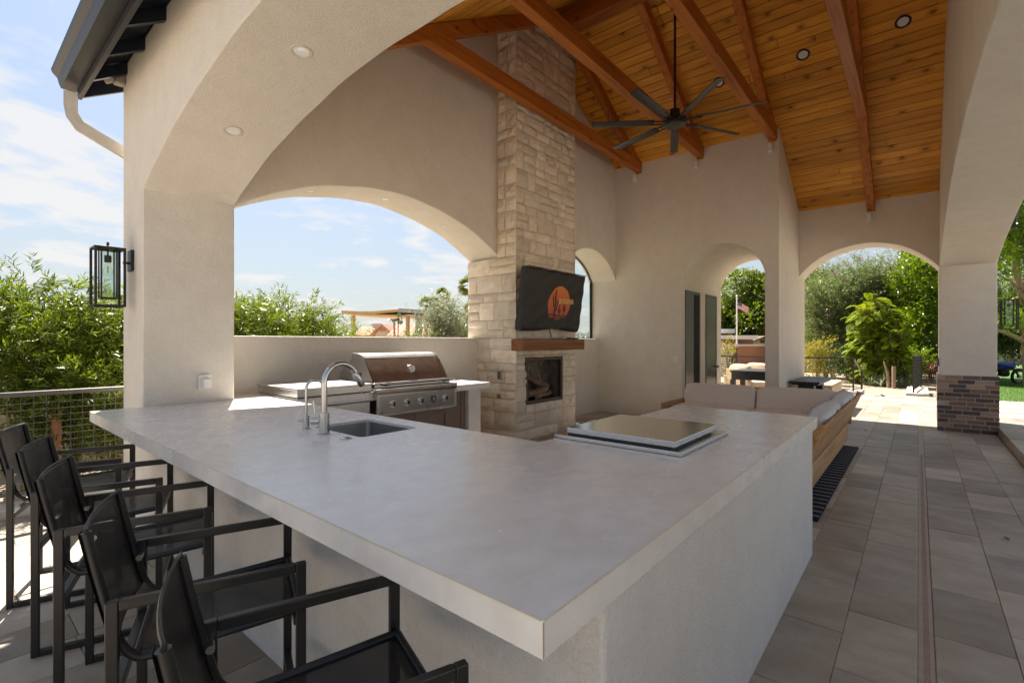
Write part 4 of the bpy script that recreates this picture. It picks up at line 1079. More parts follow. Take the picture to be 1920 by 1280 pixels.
cu = bpy.data.curves.new('lettering', 'FONT'); cu.body = 'arizona'; cu.size = 0.14; cu.space_character = 1.05; cu.resolution_u = 3; cu.offset = 0.0035
to = bpy.data.objects.new('tmp', cu); COL.objects.link(to)
dg = bpy.context.evaluated_depsgraph_get(); me = bpy.data.meshes.new_from_object(to.evaluated_get(dg)); bpy.data.objects.remove(to); me.name = 'lettering'
me.materials.clear()
for vv in me.vertices: vv.co = on_cover(5.87 + vv.co.x * 0.86, 1.985 + vv.co.y, 0.004)
link('lettering', me, M_TVTEXT, tv)
m = MB(); m.box(5.55, 6.05, 4.20, 4.265, 1.8, 2.2); m.box(5.75, 5.85, 4.12, 4.20, 1.9, 2.1); m.build('wall_bracket', M_BLACK, tv)
m = MB(); m.tube([(5.81, 4.16, 1.62), (5.82, 4.14, 1.54), (5.845, 4.13, 1.475), (5.87, 4.14, 1.467)], 0.006, 6); m.build('power_lead', M_BLACK, tv)
rm = thing('remote_control', 'black remote control lying on the right end of the mantel', 'remote control', (6.42, 4.16, 1.462))
MB().box(6.32, 6.58, 4.14, 4.19, 1.463, 1.482).build('body', M_BLACK, rm, bevel=0.006); MB().box(6.35, 6.42, 4.15, 4.18, 1.482, 1.485).build('button_pad', M_GREYBOX, rm)
sn = thing('sensor_puck', 'tiny pale sensor on the mantel beside the remote control', 'sensor', (6.2, 4.17, 1.462))
m = MB(); m.lathe([(0.018, 0.0), (0.02, 0.012), (0.016, 0.03), (0.01, 0.034)], (6.2, 4.17, 1.463), 'z', 14); m.build('body', M_WHITE, sn, smooth=40); m = MB(); m.lathe([(0.006, 0), (0.006, 0.006)], (6.2, 4.17, 1.497), 'z', 8); m.build('lens', M_BLACK, sn)

# ================================================================== BAR
CT = 0.914; TH = 0.071
bar = thing('bar_counter', 'large L-shaped pale concrete-look bar counter on a white stucco base', 'bar counter', (2.0, 1.5, 0))
SK = (1.465, 1.85, 2.275, 2.785)           # sink hole
def slab_with_hole(outline, hole, z0, z1):
    bm = bmesh.new(); vo = [bm.verts.new((x, y, z1)) for x, y in outline]; vh = [bm.verts.new((x, y, z1)) for x, y in hole]
    ed = [bm.edges.new((a[i], a[(i + 1) % len(a)])) for a in (vo, vh) for i in range(len(a))]
    bmesh.ops.triangle_fill(bm, edges=ed, use_beauty=True, use_dissolve=False)
    fs = list(bm.faces); r = bmesh.ops.extrude_face_region(bm, geom=fs)
    for v in [g for g in r['geom'] if isinstance(g, bmesh.types.BMVert)]: v.co.z = z0
    bmesh.ops.recalc_face_normals(bm, faces=bm.faces)
    bmesh.ops.dissolve_limit(bm, angle_limit=R(1), verts=bm.verts, edges=bm.edges)
    me = bpy.data.meshes.new('slab'); bm.to_mesh(me); bm.free(); return me
outline = [(0.715, 0.525), (3.845, 0.525), (3.845, 1.478), (1.985, 1.478), (1.985, 4.13), (1.985, 5.028), (X1 + 0.002, 5.028), (X1 + 0.002, Y1 - 0.002), (X0 - 0.002, Y1 - 0.002), (X0 - 0.002, 4.64), (0.732, 4.64)]
rr_ = 0.03; hole = []
for cx, cy, a0 in ((SK[1] - rr_, SK[3] - rr_, 0), (SK[0] + rr_, SK[3] - rr_, 90), (SK[0] + rr_, SK[2] + rr_, 180), (SK[1] - rr_, SK[2] + rr_, 270)):
    for q in range(5): hole.append((cx + rr_ * math.cos(R(a0 + q * 22.5)), cy + rr_ * math.sin(R(a0 + q * 22.5))))
link('countertop', slab_with_hole(outline, hole[::-1], CT - TH, CT), M_TOP, bar, bevel=0.0035)
bs = MB(); zt = CT - TH - 0.001
bs.prism([(0.975, 0.545), (3.80, 0.545), (3.80, 1.44), (1.90, 1.44), (1.90, 2.2), (1.42, 2.2), (1.42, 2.86), (1.90, 2.86), (1.90, 4.12), (1.90, 4.63), (1.048, 4.63), (0.975, 4.63)], 'z', -0.02, zt)
bs.build('base', M_WHITE_STUCCO, bar, bevel=0.012)
b = MB()
# sink bowl, open at the top
x0, x1, y0, y1 = SK[0] + 0.001, SK[1] - 0.001, SK[2] + 0.001, SK[3] - 0.001; zb = CT - 0.23; z1 = CT - 0.016
bm = bmesh.new()
def ringv(dx, z, n=6, rad=0.035):
    o = []
    for cx, cy, a0 in ((x1 - dx - rad, y1 - dx - rad, 0), (x0 + dx + rad, y1 - dx - rad, 90), (x0 + dx + rad, y0 + dx + rad, 180), (x1 - dx - rad, y0 + dx + rad, 270)):
        for q in range(n + 1): o.append(bm.verts.new((cx + rad * math.cos(R(a0 + q * 90 / n)), cy + rad * math.sin(R(a0 + q * 90 / n)), z)))
    return o
rings = [ringv(0.0, z1, rad=0.03), ringv(0.003, z1, rad=0.03), ringv(0.006, zb + 0.03), ringv(0.014, zb + 0.008), ringv(0.037, zb)]
for A, B in zip(rings, rings[1:]):
    for i in range(len(A)): bm.faces.new((A[i], A[(i + 1) % len(A)], B[(i + 1) % len(A)], B[i]))
bm.faces.new(rings[-1][::-1]); bmesh.ops.recalc_face_normals(bm, faces=bm.faces)
me = bpy.data.meshes.new('sink_basin'); bm.to_mesh(me); bm.free(); sink = link('sink_basin', me, M_STEEL_DARK, bar, smooth=40)
m = MB(); m.lathe([(0.045, 0.0), (0.045, 0.004), (0.03, 0.001)], (1.66, 2.53, zb + 0.0005), 'z', 20); m.build('drain', M_CHROME, sink, smooth=40)

def faucet(name, label, x, y, r, h, reach, base_r, base_h, ang, lever, spray):
    t = thing(name, label, 'faucet', (x, y, CT)); c, s_ = math.cos(ang), math.sin(ang)
    m = MB(); m.lathe([(base_r * 1.32, 0), (base_r * 1.32, 0.005), (base_r * 1.1, 0.008), (base_r, 0.009), (base_r, base_h), (r, base_h + 0.002)], (x, y, CT), 'z', 24); m.build('base', M_CHROME, t, smooth=40)
    R_ = reach / 2; zc = CT + h - R_
    pts = [(x, y, CT + base_h * 0.9), (x, y, zc)] + [(x + c * (R_ - R_ * math.cos(a)), y + s_ * (R_ - R_ * math.cos(a)), zc + R_ * math.sin(a)) for a in [PI * k / 20 for k in range(1, 18 if spray else 20)]]
    m = MB(); m.tube(pts, r, 14); sp = m.build('spout', M_CHROME, t, smooth=60)
    d = (Vector(pts[-1]) - Vector(pts[-2])).normalized(); e = Vector(pts[-1])
    if spray:
        m = MB(); m.tube([e - d * 0.002, e + d * 0.004, e + d * 0.085, e + d * 0.09], [r * 1.0, r * 1.22, r * 1.22, r * 1.02], 16); m.build('spray_head', M_CHROME, sp, smooth=40)
        m = MB(); q = e + d * 0.03 + Vector((c, s_, 0.35)).normalized() * r * 1.2; m.box(q.x - .006, q.x + .006, q.y - .006, q.y + .006, q.z - .018, q.z + .018); m.build('spray_button', M_BLACK, sp, bevel=0.002)
    lx, ly, lz, ll = lever
    m = MB(); zz = CT + base_h * lz; q = Vector((lx, ly, 0)).normalized()
    p0 = Vector((x, y, zz)) + q * base_r * 0.8; m.tube([p0, p0 + q * ll], base_r * 0.72 if spray else base_r * 0.5, 14)
    hd = m.build('handle_body', M_CHROME, t, smooth=40)
    m = MB(); p1 = p0 + q * (ll * 0.55); m.tube([p1, p1 + q * 0.012 + Vector((0, 0, 0.11 if spray else 0.055))], 0.0055 if spray else 0.004, 8); m.build('lever', M_CHROME, hd, smooth=40)
faucet('faucet', 'tall brushed steel gooseneck kitchen faucet with pull-down spray head by the sink', 1.385, 2.515, 0.0165, 0.385, 0.215, 0.028, 0.118, R(4), (-0.64, 0.76, 0.62, 0.045), True)
faucet('faucet', 'small slim steel filter-water tap just left of the tall gooseneck faucet', 1.40, 2.745, 0.0085, 0.285, 0.105, 0.0185, 0.082, R(-5), (-0.64, 0.76, 0.62, 0.03), False)
bt = thing('disposal_button', 'small round steel disposal air switch on the counter before the sink', 'button', (1.397, 2.313, CT))
m = MB(); m.lathe([(0.030, 0), (0.030, 0.004), (0.026, 0.008), (0.020, 0.0085), (0.019, 0.0065), (0.001, 0.0065)], (1.397, 2.313, CT), 'z', 24); m.build('collar', M_CHROME, bt, smooth=40)
m = MB(); m.lathe([(0.017, 0), (0.017, 0.006), (0.012, 0.008)], (1.397, 2.313, CT + 0.006), 'z', 20); m.build('push_cap', M_CHROME, bt, smooth=40)

# drop-in chest with its steel lid, on the return of the bar
ck = thing('steel_lidded_cooler', 'square drop-in stainless chest with flat steel lid on the bar return', 'cooler', (2.46, 1.14, CT))
m = MB(); m.box(2.12, 2.80, 0.80, 1.485, CT + 0.001, CT + 0.020); m.build('rim', M_STEEL, ck, bevel=0.003)
m = MB(); m.box(2.155, 2.70, 0.86, 1.42, CT + 0.020, CT + 0.034); m.build('gasket', M_BLACK, ck)
m = MB(); m.box(2.135, 2.735, 0.835, 1.415, CT + 0.034, CT + 0.062); lid = m.build('lid', M_STEEL_FLAT, ck, bevel=0.003)
m = MB(); m.tube([(2.30, 1.425, CT + 0.05), (2.30, 1.455, CT + 0.055), (2.46, 1.455, CT + 0.055), (2.46, 1.425, CT + 0.05)], 0.008, 8); m.build('handle', M_CHROME, lid, smooth=60)
for yy in (0.93, 1.30):
    m = MB(); m.box(2.705, 2.765, yy - 0.03, yy + 0.03, CT + 0.020, CT + 0.033); m.build('hinge', M_STEEL, ck, bevel=0.002)

# ================================================================== GRILL RUN
gc = thing('grill_counter', 'grill counter of pale worktop and taupe cabinets along the low wall', 'counter', (3.2, 4.6, 0))
GY = 4.13
m = MB(); m.box(1.9875, 2.84, GY, 5.028, CT - TH, CT); m.box(3.86, 4.50, GY, 5.028, CT - TH, CT); m.box(2.84, 3.86, 4.90, 5.028, CT - TH, CT)
m.build('worktop', M_TOP, gc, bevel=0.003)
MB().box(4.15, 4.36, GY + 0.03, 5.028, -0.02, CT - TH - 0.001).build('end_panel', M_WHITE_STUCCO, gc, bevel=0.008)
MB().box(1.99, 4.15, GY + 0.11, 5.028, 0.10, CT - TH - 0.002).build('carcass', M_DARK, gc)
MB().box(1.99, 4.15, GY + 0.16, 5.02, -0.02, 0.10).build('plinth', M_CABINET, gc)
def panel_door(x0, x1, z0, z1, knob=None):
    o = MB().box(x0, x1, GY + 0.085, GY + 0.108, z0, z1).build('cabinet_door', M_CABINET, gc, bevel=0.003)
    f = MB(); w = 0.065
    if x1 - x0 > 0.25:
        for q in ((x0, x0 + w, z0, z1), (x1 - w, x1, z0, z1), (x0 + w, x1 - w, z0, z0 + w), (x0 + w, x1 - w, z1 - w, z1)): f.box(q[0], q[1], GY + 0.070, GY + 0.0845, q[2], q[3])
        f.build('frame', M_CABINET, o, bevel=0.002)
for x0, x1 in ((2.84, 3.355), (3.36, 3.875)): panel_door(x0, x1, 0.11, 0.665)
for x0, x1 in ((2.0, 2.42), (2.425, 2.745)): panel_door(x0, x1, 0.11, 0.60)
panel_door(2.755, 2.785, 0.11, 0.84); panel_door(3.885, 4.06, 0.11, 0.84); panel_door(4.07, 4.145, 0.11, 0.84)

sb = thing('side_burner', 'low stainless side burner with a closed flat lid left of the grill', 'side burner', (2.4, 4.5, CT))
MB().box(2.02, 2.79, GY - 0.012, 4.93, CT + 0.001, CT + 0.014).build('rim', M_STEEL, sb, bevel=0.003)
MB().box(2.03, 2.78, 4.14, 4.92, CT + 0.018, CT + 0.082).build('lid', M_STEEL, sb, bevel=0.004)
MB().box(2.02, 2.79, 4.132, 4.93, CT + 0.082, CT + 0.098).build('lid_lip', M_STEEL, sb, bevel=0.003)
MB().box(2.10, 2.73, GY - 0.035, GY + 0.105, 0.60, CT - TH - 0.004).build('front_panel', M_STEEL, sb, bevel=0.004)
def knob(x, y, z, parent, r=0.024):
    m = MB(); m.lathe([(r * 1.45, 0), (r * 1.45, -0.006), (r * 1.2, -0.009)], (x, y, z), 'y', 22); k = m.build('knob', M_CHROME, parent, smooth=40)
    m = MB(); m.lathe([(r, -0.008), (r, -0.030), (r * 0.86, -0.034)], (x, y, z), 'y', 20); m.build('dial', M_CHROME, k, smooth=40)
    MB().box(x - 0.005, x + 0.005, y - 0.046, y - 0.033, z - r * 0.85, z + r * 0.85).build('grip', M_BLACK, k, bevel=0.002)
knob(2.41, GY - 0.035, 0.745, sb, 0.028)
m = MB(); m.lathe([(0.006, 0), (0.006, -0.006)], (2.63, GY - 0.035, 0.76), 'y', 10); m.build('igniter', M_CHROME, sb)

gl = thing('barbecue_grill', 'large built-in stainless gas grill with brownish curved hood', 'grill', (3.35, 4.5, CT))
HX0, HX1 = 2.85, 3.865
prof = [(4.205, 0.952), (4.205, 0.962), (4.215, 0.985)]
prof += [(4.222 + 0.185 * t ** 1.15, 0.99 + 0.262 * t) for t in [k / 8 for k in range(9)]]
prof += [(4.44, 1.279), (4.50, 1.293), (4.585, 1.297), (4.60, 1.29), (4.60, 1.235), (4.632, 1.215), (4.66, 1.165), (4.74, 1.14), (4.83, 1.10), (4.83, 0.952)]
hood = MB().prism(prof, 'x', HX0 + 0.018, HX1 - 0.018).build('hood', M_HOOD, gl, smooth=35)
for a, b_ in ((HX0, HX0 + 0.018), (HX1 - 0.018, HX1)):
    MB().prism([(y - 0.006 if y < 4.5 else y + 0.003, z + (0.006 if z > 1.1 else 0)) for y, z in prof], 'x', a, b_).build('hood_end', M_STEEL, hood, smooth=30)
MB().box(HX0 - 0.004, HX1 + 0.004, 4.192, 4.212, 0.950, 1.004).build('hood_band', M_STEEL, hood, bevel=0.004)
top_sheet = [(4.405, 1.2525), (4.44, 1.281), (4.50, 1.295), (4.585, 1.299), (4.60, 1.2925), (4.60, 1.289), (4.585, 1.2955), (4.50, 1.2915), (4.44, 1.2775), (4.405, 1.249)]
MB().prism(top_sheet, 'x', HX0 + 0.0185, HX1 - 0.0185).build('hood_top', M_STEEL, hood, smooth=40)
hm = MB(); hm.tube([(HX0 + 0.03, 4.135, 0.995), (HX1 + 0.03, 4.135, 0.995)], 0.0135, 14); hd = hm.build('handle', M_CHROME, gl, smooth=50)
for xx in (HX0 + 0.13, HX1 - 0.09):
    m = MB(); m.tube([(xx, 4.135, 0.993), (xx, 4.19, 0.975)], 0.011, 10); m.lathe([(0.018, -0.02), (0.018, 0.02)], (xx, 4.135, 0.995), 'x', 16); m.build('handle_bracket', M_CHROME, hd, smooth=50)
m = MB(); cth = (3.39, 4.305, 1.125); m.lathe([(0.045, 0.02), (0.045, -0.022), (0.038, -0.028), (0.001, -0.028)], cth, 'y', 24); th = m.build('thermometer', M_CHROME, hood, smooth=40)
m = MB(); m.lathe([(0.034, -0.0285), (0.034, -0.0295)], cth, 'y', 24); m.build('dial_face', M_LENS, th)
MB().box(HX0 - 0.05, HX1 + 0.04, 4.095, 4.86, 0.918, 0.950).build('firebox_deck', M_STEEL, gl, bevel=0.006)
MB().prism([(4.078, 0.948), (4.10, 0.950), (4.30, 0.950), (4.30, 0.90), (4.072, 0.885), (4.066, 0.90), (4.066, 0.935)], 'x', HX0 - 0.055, HX1 - 0.005).build('front_rail', M_STEEL, gl, smooth=40)
cp = MB().hexa([(HX0 - 0.02, 4.085, 0.70), (HX1 - 0.035, 4.085, 0.70), (HX1 - 0.035, 4.22, 0.70), (HX0 - 0.02, 4.22, 0.70)], [(HX0 - 0.02, 4.078, 0.884), (HX1 - 0.035, 4.078, 0.884), (HX1 - 0.035, 4.22, 0.884), (HX0 - 0.02, 4.22, 0.884)]).build('control_panel', M_STEEL, gl, bevel=0.003)
for a, b_ in ((HX0 - 0.06, HX0 - 0.021), (HX1 - 0.034, HX1 - 0.002)): MB().box(a, b_, 4.068, 4.22, 0.685, 0.886).build('side_cheek', M_STEEL, gl, bevel=0.004)
MB().box(HX0 - 0.02, HX1 - 0.035, 4.062, 4.22, 0.684, 0.700).build('drip_rail', M_STEEL, gl, bevel=0.003)
for xx in (2.985, 3.165, 3.345, 3.695): knob(xx, 4.082, 0.795, cp)
sh = [(3.495, 0.835), (3.555, 0.835), (3.555, 0.788), (3.545, 0.765), (3.525, 0.752), (3.505, 0.765), (3.495, 0.788)]
MB().prism(sh, 'y', 4.072, 4.081).build('shield_badge', M_BADGE, cp)
MB().prism([(3.525 + (x - 3.525) * 0.5, 0.797 + (z - 0.797) * 0.45) for x, z in sh], 'y', 4.070, 4.0715).build('badge_emblem', M_CHROME, cp)
for a, b_ in ((2.845, 3.348), (3.352, 3.83)): pass

# ================================================================== BAR STOOLS
LB = ['black mesh bar stool farthest along the bar, next to the left pillar', 'black mesh bar stool at the bar, second from the left pillar', 'black mesh bar stool in the middle of the row of five',
      'black mesh bar stool second nearest, its whole back in view', 'black mesh bar stool nearest, cut off by the bottom of the photo']
def make_stool():
    t = thing('bar_stool', LB[0], 'bar stool', (0, 0, 0), 0, 'bar stools along the bar counter')
    tw, td = 0.022, 0.029; D_ = 0.485; Wd_ = 0.48
    for y in (tw / 2, Wd_ - tw / 2):
        f = MB(); a, b_ = y - tw / 2, y + tw / 2
        f.box(0, td, a, b_, 0, 0.745); f.build('leg', M_FRAME, t, bevel=0.003)
        f = MB(); f.box(D_ - td, D_, a, b_, 0, 0.745); f.build('leg', M_FRAME, t, bevel=0.003)
        f = MB(); f.box(td + 0.0005, D_ - td - 0.0005, a, b_, 0.0, 0.028); f.build('runner', M_FRAME, t, bevel=0.003)
        f = MB(); f.box(td + 0.0005, D_ - td - 0.0005, a, b_, 0.717, 0.745); f.build('armrest', M_FRAME, t, bevel=0.003)
    for x, z, h, w in ((0.004, 0.475, 0.03, 0.026), (D_ - 0.030, 0.20, 0.03, 0.026), (D_ - 0.034, 0.548, 0.024, 0.026)):
        f = MB(); f.box(x, x + w, tw + 0.0005, Wd_ - tw - 0.0005, z, z + h); f.build('crossbar', M_FRAME, t, bevel=0.003)
    def rail(s):                           # side profile of the sling, s 0..1 from the top of the back to the seat front
        P_ = [(-0.045, 0.925), (-0.02, 0.80), (0.012, 0.66), (0.03, 0.605), (0.055, 0.575), (0.09, 0.563), (0.25, 0.572), (0.47, 0.588)]
        k = s * (len(P_) - 1); i = min(int(k), len(P_) - 2); f_ = k - i
        p0, p1, p2, p3 = P_[max(i - 1, 0)], P_[i], P_[i + 1], P_[min(i + 2, len(P_) - 1)]
        return tuple(0.5 * (2 * p1[m] + (p2[m] - p0[m]) * f_ + (2 * p0[m] - 5 * p1[m] + 4 * p2[m] - p3[m]) * f_ ** 2 + (3 * p1[m] - p0[m] - 3 * p2[m] + p3[m]) * f_ ** 3) for m in (0, 1))
    ya, yb_ = 0.042, Wd_ - 0.042
    for y in (ya, yb_):
        f = MB(); f.tube([(rail(k / 34)[0], y, rail(k / 34)[1]) for k in range(35)], 0.0125, 10); rl = f.build('sling_rail', M_BLACK, t, smooth=60)
        f = MB(); f.lathe([(0.010, -0.022), (0.010, 0.022)], (-0.004 + 0.018, y, 0.70), 'y', 10); f.build('bolt', M_CHROME, rl, smooth=40)
    def sling(name, s0, s1, n, bow):
        V_ = []; F_ = []; m_ = 12
        for i in range(n + 1):
            x, z = rail(s0 + (s1 - s0) * i / n)
            x2, z2 = rail(min(1, s0 + (s1 - s0) * i / n + 0.01)); tx, tz = x2 - x, z2 - z; L_ = math.hypot(tx, tz) or 1; nx, nz = -tz / L_, tx / L_
            for j in range(m_ + 1):
                v = j / m_; k = bow * (1 - (2 * v - 1) ** 2) * math.sin(PI * min(1, max(0.0, 0.25 + 0.5 * i / n)))
                V_.append((x - nx * k, ya + (yb_ - ya) * v, z - nz * k))
        for i in range(n):
            for j in range(m_): F_.append((i * (m_ + 1) + j, i * (m_ + 1) + j + 1, (i + 1) * (m_ + 1) + j + 1, (i + 1) * (m_ + 1) + j))
        me = bpy.data.meshes.new(name); me.from_pydata(V_, [], F_); o = link(name, me, M_SLING, t, smooth=60)
        so = o.modifiers.new('thick', 'SOLIDIFY'); so.thickness = 0.0022; so.offset = 0
        return o
    bk = sling('backrest', 0.0, 0.40, 16, 0.030)
    for y0, y1 in ((ya - 0.013, ya + 0.03), (yb_ - 0.03, yb_ + 0.013)):
        q = [(rail(s)[0], rail(s)[1]) for s in [k / 40 * 0.40 for k in range(41)]]
        f = MB(); f.add([(x - 0.0135, y, z) for x, z in q for y in (y0, y1)], [(2 * i, 2 * i + 1, 2 * i + 3, 2 * i + 2) for i in range(len(q) - 1)]); f.build('hem', M_BLACK, bk)
    f = MB(); tx, tz = rail(0); f.tube([(tx, ya - 0.01, tz + 0.004), (tx + 0.001, ya, tz + 0.006)] + [(tx - 0.018 * (1 - (2 * v - 1) ** 2), ya + (yb_ - ya) * v, tz + 0.004) for v in [k / 10 for k in range(1, 10)]] + [(tx, yb_, tz + 0.006), (tx, yb_ + 0.01, tz + 0.004)], 0.0045, 6); f.build('top_hem', M_SLING, bk, smooth=60)
    sling('seat', 0.60, 1.0, 14, -0.014)
    f = MB(); x, z = rail(0.62); f.tube([(x, ya, z), (x - .005, (ya + yb_) / 2, z - 0.012), (x, yb_, z)], 0.010, 8); f.build('rear_rail', M_BLACK, t, smooth=60)
    f = MB(); x, z = rail(1.0); f.tube([(x, ya, z), (x, yb_, z)], 0.0115, 8); f.build('front_rail', M_BLACK, t, smooth=60)
    return t
st0 = make_stool()
for i, (x, y, a) in enumerate([(0.245, 3.715, -20), (0.278, 3.056, -20.5), (0.274, 2.379, -19.5), (0.283, 1.614, -20.5), (0.268, 0.885, -19)]):
    if i == 0: st0.location = (x, y, 0.001); st0.rotation_euler = (0, 0, R(a))
    else: copy_tree(st0, (x, y, 0.001), R(a), label=LB[i])

# ================================================================== LIVING AREA
rug = thing('striped_rug', 'dark charcoal rug with grey ribbed stripes under the sofa', 'rug', (6.2, 1.9, 0))
MB().box(4.48, 7.92, 0.61, 3.35, 0.003, 0.009).build('backing', M_RUG_DARK, rug)
m = MB(); x = 4.49; k = 0
while x < 7.9:
    w_ = 0.078 if k % 2 == 0 else 0.05; m.prism([(x, 0.009), (x + w_ - 0.002, 0.009), (x + w_ - 0.008, 0.0165 + 0.002 * (k % 2)), (x + 0.006, 0.0165 + 0.002 * (k % 2))], 'y', 0.612, 3.348, k % 2); x += w_; k += 1
o = m.build('rib', [M_RUG_DARK, M_RUG_GREY], rug); o['kind'] = 'stuff'

sf = thing('sectional_sofa', 'teak L-shaped sectional sofa with oatmeal and grey cushions on a striped rug', 'sofa', (6.6, 1.6, 0))
# long arm: back faces the walkway
SA, SB_ = 4.62, 8.02
def back_pt(t_): return 0.742 - 0.165 * t_, 0.315 + 0.415 * t_        # y, z up the raked back
for k in range(4):
    t0, t1 = k * 0.25 + 0.006, (k + 1) * 0.25 - 0.006
    (ya, za), (yb_, zb_) = back_pt(t0), back_pt(t1)
    MB().prism([(ya, za), (yb_, zb_), (yb_ + 0.024, zb_ + 0.008), (ya + 0.024, za + 0.008)], 'x', SA + 0.02 + 0.0, SB_ - 0.03).build('back_slat', M_TEAK_X, sf, bevel=0.004)
for xx in (SA - 0.03, 5.72, 6.85, SB_ - 0.03):
    (ya, za), (yb_, zb_) = back_pt(-0.02), back_pt(1.03)
    in_ = 0.0 if xx in (SA - 0.03, SB_ - 0.03) else 0.0255
    MB().prism([(ya + in_, za), (yb_ + in_, zb_), (yb_ + 0.06, zb_ + 0.012), (ya + 0.06, za + 0.012)], 'x', xx, xx + 0.05).build('back_stile', M_TEAK_X, sf, bevel=0.004)
MB().box(SA - 0.03, SB_ + 0.02, 0.74, 0.772, 0.085, 0.305).build('apron', M_TEAK_X, sf, bevel=0.005)
MB().box(SA - 0.03, SA, 0.773, 1.55, 0.085, 0.30).build('apron', M_TEAK_Y, sf, bevel=0.005)
MB().box(SA, 7.22, 1.52, 1.55, 0.085, 0.30).build('apron', M_TEAK_X, sf, bevel=0.005)
for xx, yy in ((SA + 0.05, 0.80), (5.5, 0.80), (6.62, 0.80), (7.36, 0.80), (SA + 0.05, 1.47), (7.0, 1.47), (8.0, 2.9), (7.3, 2.9), (7.98, 0.82)):
    MB().hexa([(xx - .02, yy - .02, 0.016), (xx + .02, yy - .02, 0.016), (xx + .02, yy + .02, 0.016), (xx - .02, yy + .02, 0.016)], [(xx - .03, yy - .03, 0.09), (xx + .03, yy - .03, 0.09), (xx + .03, yy + .03, 0.09), (xx - .03, yy + .03, 0.09)]).build('leg', M_TEAK_X, sf)
MB().box(SA, SB_, 0.773, 1.52, 0.24, 0.285).build('seat_deck', M_TEAK_X, sf)
for k, (a, b_) in enumerate(((SA + 0.02, 5.78), (5.80, 7.0))):
    link('seat_cushion', soft_box((a + b_) / 2, 1.16, 0.37, b_ - a, 0.76, 0.17, 6, 8, None, 0.01, k), M_CUSHION, sf, smooth=60)
for k, (a, b_) in enumerate(((4.98, 6.36), (6.40, 7.78))):
    rot = Matrix.Rotation(R(21), 3, 'X')
    o = link('back_cushion', soft_box((a + b_) / 2, 0.765, 0.585, b_ - a, 0.20, 0.46, 4.2, 10, rot, 0.015, k + 5), M_CUSHION_GREY, sf, smooth=60); o['label'] = 'grey back cushion of the long sofa arm'
# short arm, seen from the front
MB().box(7.22, SB_ + 0.02, 0.80, 2.98, 0.085, 0.285).build('seat_base', M_TEAK_Y, sf, bevel=0.005)
for k in range(3):
    z0 = 0.30 + k * 0.135; xx = SB_ + 0.02 + k * 0.045
    MB().hexa([(xx, 0.70, z0), (xx + 0.024, 0.70, z0), (xx + 0.024, 3.0, z0), (xx, 3.0, z0)], [(xx + 0.04, 0.70, z0 + 0.12), (xx + 0.064, 0.70, z0 + 0.12), (xx + 0.064, 3.0, z0 + 0.12), (xx + 0.04, 3.0, z0 + 0.12)]).build('back_slat', M_TEAK_Y, sf, bevel=0.004)
MB().box(7.15, SB_ + 0.02, 2.965, 3.02, 0.085, 0.49).build('arm_end', M_TEAK_X, sf, bevel=0.006)
for k, (a, b_) in enumerate(((0.80, 1.87), (1.885, 2.955))):
    link('seat_cushion', soft_box(7.60, (a + b_) / 2, 0.37, 0.78, b_ - a, 0.17, 6, 8, None, 0.01, k + 2), M_CUSHION, sf, smooth=60)
    rot = Matrix.Rotation(R(14), 3, 'Y')
    link('back_cushion', soft_box(8.00, (a + b_) / 2, 0.53, 0.17, b_ - a, 0.44, 7, 12, rot, 0.008, k + 9), M_CUSHION, sf, smooth=60)

# dark table on two splayed pedestals, and the bleached bench behind it
tb = thing('dark_table', 'long dark slatted table on two flared pedestals beside the far wall', 'table', (10.0, 1.48, 0))
for k in range(5):
    y0 = 1.245 + k * 0.088
    MB().box(9.35, 10.95, y0, y0 + 0.0865, 0.715, 0.752).build('table_board', M_BLACK, tb, bevel=0.002)
MB().box(9.40, 10.9, 1.27, 1.66, 0.690, 0.7145).build('underframe', M_BLACK, tb)
for xx in (9.62, 10.55):
    def sq(h, z): return [(xx - h, 1.465 - h, z), (xx + h, 1.465 - h, z), (xx + h, 1.465 + h, z), (xx - h, 1.465 + h, z)]
    m = MB(); m.hexa(sq(0.20, 0.02), sq(0.11, 0.69)); m.hexa(sq(0.205, 0.003), sq(0.205, 0.02)); m.build('pedestal', M_BLACK, tb, bevel=0.006)
bn = thing('bleached_bench', 'low bleached wood bench in the sun just beyond the dark table', 'bench', (12.1, 1.42, 0))
for k in range(4):
    y0 = 1.30 + k * 0.105; MB().box(11.3, 12.9, y0, y0 + 0.10, 0.53, 0.57).build('seat_board', M_BLEACHED, bn, bevel=0.006)
for k in range(5):
    MB().box(11.3 + k * 0.32, 11.3 + k * 0.32 + 0.31, 1.29, 1.31, 0.02, 0.527).build('side_board', M_BLEACHED, bn, bevel=0.004)
MB().box(11.3, 12.9, 1.315, 1.69, 0.02, 0.52).build('carcass', M_BLEACHED, bn)

# ceiling fan
FX, FY, FZ = 6.10, 2.39, 4.235
fn = thing('ceiling_fan', 'large charcoal seven-blade ceiling fan hanging on a long rod', 'ceiling fan', (FX, FY, FZ))
m = MB(); m.tube([(FX, FY, 6.02), (FX, FY, FZ + 0.15)], 0.016, 10); m.build('down_rod', M_BLACK, fn, smooth=60)
m = MB(); m.lathe([(0.07, 0), (0.06, -0.09), (0.03, -0.11)], (FX, FY, 6.02), 'z', 20); m.build('canopy', M_BLACK, fn, smooth=40)
m = MB(); m.lathe([(0.03, 0.16), (0.062, 0.15), (0.066, 0.06), (0.10, 0.05), (0.145, 0.03), (0.15, -0.015), (0.13, -0.02)], (FX, FY, FZ), 'z', 28); m.build('motor', M_BLACK, fn, smooth=40)
m = MB(); m.lathe([(0.135, -0.0205), (0.132, -0.045), (0.115, -0.052), (0.001, -0.052)], (FX, FY, FZ), 'z', 28); m.build('hub_cover', M_FRAME, fn, smooth=40)
